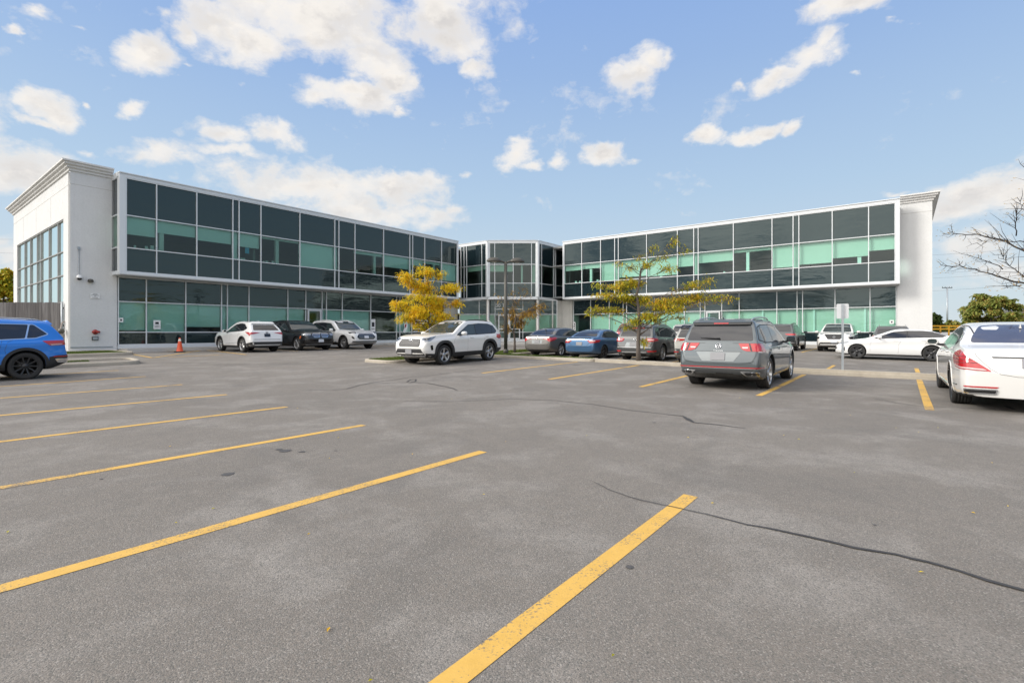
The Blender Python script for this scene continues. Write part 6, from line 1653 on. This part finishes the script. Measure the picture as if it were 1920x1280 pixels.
# ---------------------------------------------------------------- 7 white three row suv front
wb, ro, fo, H = 2.95, 1.15, 1.00, 1.77; xr, xf = -ro, wb+fo
sp = dict(wb=wb, ro=ro, fo=fo, W=1.98, H=H, R=.38, clr=.23, xwb=2.3, prof=suv_prof(wb, ro, fo, H, zrb=1.15, xrb=xr+.1, xrt=xr+.38, xwt=1.5, xwb=2.3, zcowl=1.17, znose=1.06, bump=.78, dz_r=.08),
          belt=[(-1.0, 1.12), (0, 1.10), (2.3, 1.06), (3.8, .94)], tum=.19, waist=.04)
c = Car('suv', 'suv', 'x', sp, 'p_white', 18.75, -29.75, N, group=GR)
c.root['label'] = 'large white suv with a wide black grille facing out, right of the black suv'
dlo = [(-.85, 1.18), (0.2, 1.14), (1.0, 1.12), (2.12, 1.10), (2.05, 1.17), (1.4, 1.58), (.6, 1.64), (-.4, 1.62), (-.75, 1.52)]
c.glass(dlo, [(-.15, -.15), (.98, .98)], gfr='g_clear', rear=([(-.7, 1.18), (.7, 1.18), (.64, 1.6), (-.64, 1.6)],))
c.panel('grille', 'gloss_black', 'WF', [(-.50, .93), (.50, .93), (.66, .74), (.52, .60), (-.52, .60), (-.66, .74)], .012, .02, rnd_=.05, grid=.07)
for z in (.66, .71, .76, .81, .86): c.panel('grille_bar', 'satin', 'WF', [(-.52, z), (.52, z), (.52, z+.008), (-.52, z+.008)], .018, .01, grid=.1)
c.panel('nose_band', 'gloss_black', 'WF', [(-.60, 1.02), (.60, 1.02), (.56, .985), (-.56, .985)], .01, .02, rnd_=.015, grid=.07); c.emblem('F', .995, .055, 'chrome', 'ovals')
c.panel('headlight', 'gloss_black', 'WF', [(.62, 1.02), (.80, 1.05), (1.30, 1.03), (1.20, .95), (.70, .95)], .012, .012, rnd_=.02, mirror=True, grid=.05)
c.panel('lamp_insert', 'head', 'WF', [(.72, 1.0), (1.0, 1.02), (1.1, .975), (.76, .965)], .016, .01, mirror=True, grid=.05)
c.panel('bumper_recess', 'gloss_black', 'WF', [(.80, .72), (.92, .80), (.98, .78), (.90, .64), (.78, .60)], .01, .02, rnd_=.03, mirror=True, grid=.06)
c.panel('bumper_edge', 'satin', 'WF', [(-1.0, .42), (1.0, .42), (.95, .375), (-.95, .375)], .02, .02, grid=.08); c.panel('lower_grille', 'trim', 'WF', [(-.9, .50), (.9, .50), (.9, .43), (-.9, .43)], .012, .02, grid=.08)
c.plate('F', .73, 'plate_w', .30, .15, .03); c.mirrors(1.95, 1.14, 'p_white', .22, .16); c.wheels('turbine', 'rim', .70, .235); c.arch_trim('trim', .05, off=.014); c.sill('trim', .42)
c.doors([(.45, .45, .45), (1.5, 1.5, 1.48)], .44, 1.1, .85, hx=[(.2, 1.0), (1.25, .99)]); c.fin(-.5); c.rails(-.7, 1.3, .64, 'p_white', .03)
c.panel('taillight', 'tail', 'WB', [(.45, 1.08), (1.15, 1.08), (1.15, .95), (.5, .95)], .01, .012, rnd_=.02, mirror=True, grid=.07)
# ---------------------------------------------------------------- 8 bronze grey sedan rear
wb, ro, fo, H = 2.70, .98, .97, 1.455; xr, xf = -ro, wb+fo
def sedan_prof(xr, xf, H, zdeck=1.05, xdk=.42, xrt=1.10, xwt=1.55, xwb=2.25, zc=1.02, zn=.80):
    return [(xr, .60), (xr+.025, .74), (xr+.05, .88), (xr+.09, zdeck-.03), (xr+.14, zdeck), (xr+xdk, zdeck+.02), (xr+(xdk+xrt)/2, (zdeck+H)/2+.03), (xr+xrt, H-.06), (xr+xrt+.3, H-.015), ((xr+xrt+xwt)/2+.15, H), (xwt-.15, H-.02), (xwt, H-.06), ((xwt+xwb)/2, (H-.06+zc)/2+.03), (xwb, zc), (xwb+.12, zc-.02), (xwb+.6, zc-.07), (xf-.22, zn), (xf-.08, zn-.14), (xf, .50)]
sp = dict(wb=wb, ro=ro, fo=fo, W=1.78, H=H, R=.335, clr=.20, xwb=2.25, arch=.375, prof=sedan_prof(xr, xf, H), belt=[(xr, .92), (xr+.5, .99), (0, .99), (2.3, .93), (xf, .72)], tum=.27, waist=.04)
c = Car('sedan', 'sedan', 'bronze grey sedan seen from behind, leftmost of the row beyond the kerb strip', sp, 'p_bronze', 21.8, -14.6, U, group=GR)
dlo = [(-.42, 1.10), (-.2, 1.04), (.9, 1.01), (2.1, .98), (2.0, 1.04), (1.4, 1.34), (.8, 1.38), (.2, 1.36), (-.1, 1.28)]
c.glass(dlo, [(.0, -.08), (.95, .90)], gfr='g_clear', rear=([(-.64, 1.10), (.64, 1.10), (.48, 1.36), (-.48, 1.36)],))
c.panel('taillight', 'tail', 'WB', [(.30, .93), (1.06, .98), (1.20, .93), (1.02, .85), (.70, .76), (.58, .84)], .012, .012, rnd_=.015, mirror=True, grid=.05)
c.panel('lamp_insert', 'tail_w', 'WB', [(.42, .905), (.60, .905), (.62, .86), (.56, .86)], .015, .01, mirror=True, grid=.05)
c.panel('plate_recess', 'p_lit_recess', 'B', [(-.33, .83), (.33, .83), (.30, .66), (-.30, .66)], .003, .01, rnd_=.03, grid=.08); c.plate('B', .76, 'plate'); c.emblem('B', .955, .045, 'chrome', 'ovals')
c.seam('B', [(-.72, .96), (-.62, .70), (-.4, .62), (.4, .62), (.62, .70), (.72, .96)], .01, False); c.panel('lower_bumper', 'trim', 'WB', [(-.7, .36), (.7, .36), (.6, .26), (-.6, .26)], .01, .02, rnd_=.03, grid=.08)
c.doors([(.42, .42, .38), (1.35, 1.34, 1.3)], .3, 1.0, .8, hx=[(.3, .90), (1.15, .88)]); c.mirrors(1.85, 1.0); c.fin(-.1); c.wheels('twin5', 'rim', .70, .21)
# ---------------------------------------------------------------- 9 steel blue coupe rear
wb, ro, fo, H = 2.65, .92, .88, 1.40; xr, xf = -ro, wb+fo
sp = dict(wb=wb, ro=ro, fo=fo, W=1.75, H=H, R=.32, clr=.19, xwb=2.2, arch=.355, prof=sedan_prof(xr, xf, H, 1.01, .50, 1.30, 1.4, 2.2, .96, .76), belt=[(xr, .90), (xr+.5, .95), (0, .95), (2.3, .90), (xf, .70)], tum=.30, waist=.04)
c = Car('coupe', 'coupe', 'steel blue two door coupe seen from behind, second from the left beyond the kerb strip', sp, 'p_bluesteel', 21.4, -11.95, U, group=GR)
dlo = [(-.12, 1.03), (.1, 1.0), (.9, .97), (2.0, .94), (1.9, 1.0), (1.3, 1.28), (.8, 1.32), (.35, 1.29)]
c.glass(dlo, [(.42, .36)], gfr='g_clear', rear=([(-.64, 1.06), (.64, 1.06), (.46, 1.32), (-.46, 1.32)],))
c.panel('taillight', 'tail', 'WB', [(.38, .90), (.98, .915), (1.14, .90), (1.02, .80), (.56, .76), (.50, .82)], .012, .012, rnd_=.03, mirror=True, grid=.05)
c.panel('lamp_insert', 'tail_w', 'WB', [(.50, .885), (.78, .89), (.76, .85), (.54, .84)], .015, .01, rnd_=.02, mirror=True, grid=.05)
c.plate('B', .74, 'plate'); c.seam('B', [(-.62, .93), (-.46, .68), (-.36, .61), (.36, .61), (.46, .68), (.62, .93)], .012, False); c.seam('WB', [(-1.0, .33), (1.0, .33)], .02, False, mat='p_bluesteel', name='bumper_crease', off=.01)
c.panel('spoiler_lip', 'gloss_black', 'B', [(-.60, .985), (.60, .985), (.58, 1.0), (-.58, 1.0)], .02, .02, grid=.1)
c.doors([(.50, .46, .42)], .3, .96, .75, hx=[(.62, .86)]); c.mirrors(1.75, .96); c.wheels('five', 'rim_dark', .68, .2)
# ---------------------------------------------------------------- 10 graphite suv rear behind the tree
wb, ro, fo, H = 2.78, 1.03, .94, 1.64; xr, xf = -ro, wb+fo
sp = dict(wb=wb, ro=ro, fo=fo, W=1.89, H=H, R=.37, clr=.22, xwb=2.15, prof=suv_prof(wb, ro, fo, H, zrb=1.10, xrb=xr+.13, xrt=xr+.42, xwt=1.35, xwb=2.15, zcowl=1.10, znose=.98, bump=.72, dz_r=.09), belt=[(-1.0, 1.06), (0, 1.03), (2.2, 1.0), (3.7, .86)], tum=.22, waist=.05)
c = Car('suv', 'suv', 'graphite suv seen from behind, directly behind the tree trunk on the kerb strip', sp, 'p_sorento', 21.6, -9.25, U, group=GR)
dlo = [(-.72, 1.17), (-.3, 1.09), (1.0, 1.06), (2.0, 1.04), (1.9, 1.1), (1.2, 1.45), (.5, 1.50), (-.4, 1.475)]
c.glass(dlo, [(-.3, -.36), (.72, .66)], rear=([(-.70, 1.12), (.70, 1.12), (.62, 1.43), (-.62, 1.43)],))
c.panel('spoiler', 'p_sorento', 'B', [(-.66, 1.48), (.66, 1.48), (.60, 1.59), (-.60, 1.59)], .06, .05, rnd_=.03, grid=.1); c.panel('brake_light', 'tail', 'B', [(-.35, 1.445), (.35, 1.445), (.35, 1.475), (-.35, 1.475)], .03, .03, grid=.1)
c.panel('taillight', 'tail', 'WB', [(.48, 1.03), (1.10, 1.04), (1.16, .92), (.62, .88), (.52, .93)], .012, .012, rnd_=.02, mirror=True, grid=.05); c.panel('lamp_insert', 'tail_w', 'WB', [(.56, .985), (.84, .985), (.84, .95), (.6, .95)], .015, .01, mirror=True, grid=.05)
c.panel('plate_recess', 'p_lit_recess', 'B', [(-.36, .86), (.36, .86), (.44, .66), (-.44, .66)], .004, .01, rnd_=.02, grid=.08); c.plate('B', .765, 'plate', .4, .16); c.emblem('B', .98, .04, 'chrome', 'oval')
c.panel('bumper_edge', 'satin', 'WB', [(-.75, .655), (.75, .655), (.70, .62), (-.70, .62)], .02, .02, rnd_=.01, grid=.08); c.panel('reflector', 'tail', 'WB', [(.58, .50), (.96, .52), (.98, .46), (.62, .44)], .014, .02, rnd_=.015, mirror=True, grid=.06)
c.panel('lower_bumper', 'trim', 'WB', [(-1.0, .38), (1.0, .38), (.95, .26), (-.95, .26)], .01, .02, rnd_=.03, grid=.08); c.panel('bumper_edge', 'satin', 'WB', [(-.56, .45), (.56, .45), (.56, .415), (-.56, .415)], .014, .02, grid=.08)
c.exhaust([(.52, .36), (.72, .36), (.72, .30), (.52, .30)], 'WB', off=.02)
c.doors([(.42, .42, .38), (1.35, 1.34, 1.32)], .4, 1.04, .8, hx=[(.25, .97), (1.2, .95)], mat='chrome'); c.mirrors(1.78, 1.07); c.fin(-.2); c.rails(-.6, 1.25, .62, 'satin', .04); c.wheels('turbine', 'rim', .70, .235); c.sill('trim', .36)
# ---------------------------------------------------------------- 11 silver suv mostly hidden behind the grey suv
sp2 = dict(sp); sp2['W'] = 1.86
c = Car('suv', 'suv', 'silver suv half hidden behind the metallic grey suv, left of it beyond the kerb strip', sp2, 'p_silver', 21.45, -6.62, U, group=GR)
c.glass(dlo, [(-.3, -.36), (.72, .66)], rear=([(-.70, 1.12), (.70, 1.12), (.62, 1.43), (-.62, 1.43)],))
c.panel('spoiler', 'gloss_black', 'B', [(-.66, 1.46), (.66, 1.46), (.60, 1.57), (-.60, 1.57)], .06, .05, rnd_=.03, grid=.1)
c.panel('taillight', 'tail', 'WB', [(.30, 1.06), (1.15, 1.07), (1.15, .96), (.90, .95), (.42, 1.0)], .012, .012, rnd_=.015, mirror=True, grid=.05); c.panel('lamp_insert', 'tail_w', 'WB', [(.6, 1.01), (1.0, 1.01), (1.0, .98), (.64, .98)], .015, .01, mirror=True, grid=.05)
c.panel('lower_bumper', 'p_dgrey', 'WB', [(-1.2, .66), (1.2, .66), (1.1, .26), (-1.1, .26)], .008, .02, grid=.1); c.panel('reflector', 'tail', 'WB', [(.58, .55), (.96, .55), (.96, .51), (.62, .51)], .014, .02, mirror=True, grid=.06)
c.plate('B', .8, 'plate'); c.mirrors(1.78, 1.07); c.rails(-.6, 1.25, .62, 'satin', .05); c.wheels('five', 'rim', .70, .235)
# ---------------------------------------------------------------- 12 dark grey suv by the right wing
c = Car('suv', 'suv', 'dark grey suv seen from behind by the right wing, left of the white suv', sp2, 'p_dgrey', 34.4, -5.86, U, group=GR)
c.glass(dlo, [(-.3, -.36), (.72, .66)], rear=([(-.68, 1.15), (.68, 1.15), (.60, 1.50), (-.60, 1.50)],))
c.panel('taillight', 'tail', 'WB', [(.36, 1.03), (1.15, 1.04), (1.15, .93), (.62, .93), (.42, .96)], .012, .012, rnd_=.015, mirror=True, grid=.06); c.plate('B', .80, 'plate_w', .31, .15)
c.panel('bumper_edge', 'satin', 'WB', [(-.9, .50), (.9, .50), (.9, .46), (-.9, .46)], .014, .02, grid=.1); c.panel('lower_bumper', 'trim', 'WB', [(-1.0, .44), (1.0, .44), (.95, .26), (-.95, .26)], .01, .02, grid=.1)
c.mirrors(1.78, 1.07); c.rails(-.6, 1.25, .62, 'trim', .04); c.wheels('five', 'rim_dark', .70, .235)
# ---------------------------------------------------------------- 13 white suv facing out by the right wing
wb, ro, fo, H = 2.705, 1.0, .95, 1.66; xr, xf = -ro, wb+fo
sp = dict(wb=wb, ro=ro, fo=fo, W=1.84, H=H, R=.36, clr=.23, xwb=2.1, prof=suv_prof(wb, ro, fo, H, zrb=1.12, xrb=xr+.12, xrt=xr+.45, xwt=1.3, xwb=2.1, zcowl=1.12, znose=1.04, bump=.76, dz_r=.1), belt=[(-1.0, 1.08), (0, 1.05), (2.1, 1.02), (3.6, .92)], tum=.23, waist=.05)
c = Car('suv', 'suv', 'white suv facing us with a black v shaped grille, behind the white side-on sedan', sp, 'p_pearl', 37.7, -3.1, -U, group=GR)
dlo = [(-.55, 1.20), (-.3, 1.12), (1.0, 1.09), (1.98, 1.06), (1.9, 1.13), (1.2, 1.47), (.5, 1.52), (-.3, 1.50)]
c.glass(dlo, [(-.2, -.26), (.82, .76)], gfr='g_clear', rear=([(-.66, 1.16), (.66, 1.16), (.60, 1.50), (-.60, 1.50)],))
c.panel('grille', 'trim', 'WF', [(-.50, 1.00), (.50, 1.00), (.30, .70), (-.30, .70)], .012, .02, rnd_=.03, grid=.07)
c.panel('grille_frame', 'chrome', 'WF', [(.50, 1.01), (.55, 1.01), (.34, .67), (-.34, .67), (-.55, 1.01), (-.50, 1.01), (-.31, .71), (.31, .71)], .016, .02, grid=.07); c.emblem('F', .85, .06, 'chrome', 'ring')
c.panel('headlight', 'head', 'WF', [(.60, 1.04), (1.22, 1.06), (1.2, 1.0), (.64, .98)], .012, .012, rnd_=.015, mirror=True, grid=.05); c.panel('fog_lamp', 'gloss_black', 'WF', [(.66, .86), (1.12, .88), (1.08, .74), (.72, .76)], .012, .012, rnd_=.02, mirror=True, grid=.05)
c.panel('lower_grille', 'trim', 'WF', [(-.66, .54), (.66, .54), (.80, .34), (-.80, .34)], .01, .02, rnd_=.03, grid=.08); c.panel('bumper_edge', 'satin', 'WF', [(-.9, .40), (.9, .40), (.85, .33), (-.85, .33)], .02, .02, grid=.08); c.plate('F', .60, 'plate_w', .31, .14, .03)
c.mirrors(1.75, 1.10, 'p_pearl', .22, .15); c.wheels('five', 'rim', .68, .235); c.panel('sunroof', 'g_dark', 'T', [(.0, -.42), (1.05, -.45), (1.05, .45), (.0, .42)], .004, .01, rnd_=.08, grid=.15)
c.arch_trim('trim', .05, off=.014)
# ---------------------------------------------------------------- 14 white sedan, side on
wb, ro, fo, H = 2.72, 1.06, .90, 1.40; xr, xf = -ro, wb+fo
sp = dict(wb=wb, ro=ro, fo=fo, W=1.825, H=H, R=.33, clr=.16, xwb=2.25, arch=.365, Bend=.1,
  prof=[(xr, .60), (xr+.025, .74), (xr+.05, .90), (xr+.09, 1.02), (xr+.16, 1.06), (xr+.40, 1.10), (xr+.75, 1.22), (xr+1.1, 1.34), (xr+1.4, 1.39), (.85, H), (1.15, 1.405), (1.42, 1.355), (1.85, 1.17), (2.3, .99), (2.42, .955), (3.0, .88), (xf-.25, .76), (xf-.1, .66), (xf-.03, .56), (xf, .44)],
  belt=[(xr, .95), (xr+.5, 1.0), (0, .97), (1.5, .92), (2.4, .86), (xf, .66)], tum=.28, waist=.09)
c = Car('sedan', 'sedan', 'white sedan parked side on with dark alloy wheels, facing left beyond the sign post', sp, 'p_white', 29.7, 1.02, -N, group=GR)
dlo = [(-.58, 1.12), (-.35, 1.045), (.8, 1.0), (2.12, .94), (1.95, 1.03), (1.38, 1.27), (.9, 1.33), (.3, 1.33), (-.15, 1.27)]
c.glass(dlo, [(.88, .84)], rear=([(-.62, 1.12), (.62, 1.12), (.5, 1.33), (-.5, 1.33)],))
mb = MB(); c.seam('L', [(.20, .35), (.24, .72), (.1, .96)], mb=mb); c.seam('L', [(1.18, .30), (1.16, .7), (1.02, .95)], mb=mb); c.seam('L', [(2.22, .36), (2.22, .7), (2.1, .9)], mb=mb); mb.build('panel_gap', M['seam'], c.root)
c.panel('body_crease', 'p_white', 'L', [(-.2, .97), (2.0, .78), (2.3, .80), (2.0, .765), (-.2, .95)], .006, .01, mirror=True, grid=.1); c.panel('body_crease', 'p_white', 'L', [(.5, .40), (1.3, .62), (2.1, .44), (1.3, .60)], .006, .01, mirror=True, grid=.1)
for x, z in ((.28, .90), (1.28, .87)): c.panel('door_handle', 'p_white', 'L', [(x-.11, z-.015), (x+.11, z-.01), (x+.11, z+.017), (x-.11, z+.014)], .028, .03, rnd_=.012, mirror=True, grid=.05)
c.panel('headlight', 'head', 'WF', [(.62, .70), (.95, .76), (1.30, .83), (1.15, .72), (.7, .64)], .01, .012, rnd_=.015, mirror=True, grid=.05); c.panel('grille', 'gloss_black', 'WF', [(-.55, .66), (.55, .66), (.75, .48), (.5, .30), (-.5, .30), (-.75, .48)], .01, .02, rnd_=.03, grid=.07)
c.panel('bumper_vent', 'gloss_black', 'WF', [(.98, .50), (1.06, .54), (1.06, .36), (1.0, .34)], .008, .012, mirror=True, grid=.05); c.mirrors(1.85, .99, 'p_white', .2, .13); c.fin(-.25, 'trim'); c.sill('trim', .235); c.wheels('turbine', 'rim_dark', .72, .215)
c.panel('taillight', 'tail', 'WB', [(-1.15, .93), (1.15, .93), (1.15, .86), (-1.15, .86)], .01, .012, grid=.07)
# ---------------------------------------------------------------- 15-17 glimpsed cars
wb, ro, fo, H = 2.69, .98, .95, 1.60; xr, xf = -ro, wb+fo
def plain(label, paint_m, u, c_, head, H, cat='suv', rail=None):
    sp = dict(wb=wb, ro=ro, fo=fo, W=1.84, H=H, R=.35, clr=.22, xwb=2.1, prof=suv_prof(wb, ro, fo, H, zrb=1.06, xrb=xr+.12, xrt=xr+.5, xwt=1.3, xwb=2.1, zcowl=1.05, znose=.95, bump=.72, dz_r=.1), belt=[(-1.0, 1.0), (0, .99), (2.1, .96), (3.6, .86)], tum=.24)
    c = Car(cat, cat, label, sp, paint_m, u, c_, head, group=GR); t = H-.14
    c.glass([(-.5, 1.12), (-.3, 1.05), (1.0, 1.02), (1.98, 1.0), (1.9, 1.06), (1.2, t-.04), (.5, t), (-.3, t-.02)], [(-.2, -.26), (.82, .76)], gfr='g_clear', rear=([(-.66, 1.10), (.66, 1.10), (.60, t-.05), (-.60, t-.05)],))
    c.panel('taillight', 'tail', 'WB', [(.48, .98), (1.12, .98), (1.12, .86), (.52, .86)], .012, .012, rnd_=.02, mirror=True, grid=.06); c.panel('headlight', 'head', 'WF', [(.5, .90), (1.15, .93), (1.1, .82), (.55, .80)], .012, .012, rnd_=.02, mirror=True, grid=.06)
    c.panel('grille', 'gloss_black', 'WF', [(-.42, .86), (.42, .86), (.36, .68), (-.36, .68)], .012, .02, rnd_=.03, grid=.08); c.plate('B', .75); c.mirrors(1.75, 1.04); c.wheels('five', 'rim', .68, .22)
    if rail: c.rails(-.4, 1.2, .58, rail, .04)
    return c
plain('dark red suv glimpsed between the blue coupe and the graphite suv', 'p_red', 34.3, -15.6, U, 1.69)
plain('pale silver suv glimpsed low between the graphite suv and the silver suv', 'p_silver', 34.3, -11.6, U, 1.64)
plain('dark wagon whose grey roof shows above the white side-on sedan', 'p_dgrey', 34.9, -.45, U, 1.52, 'wagon', 'satin')
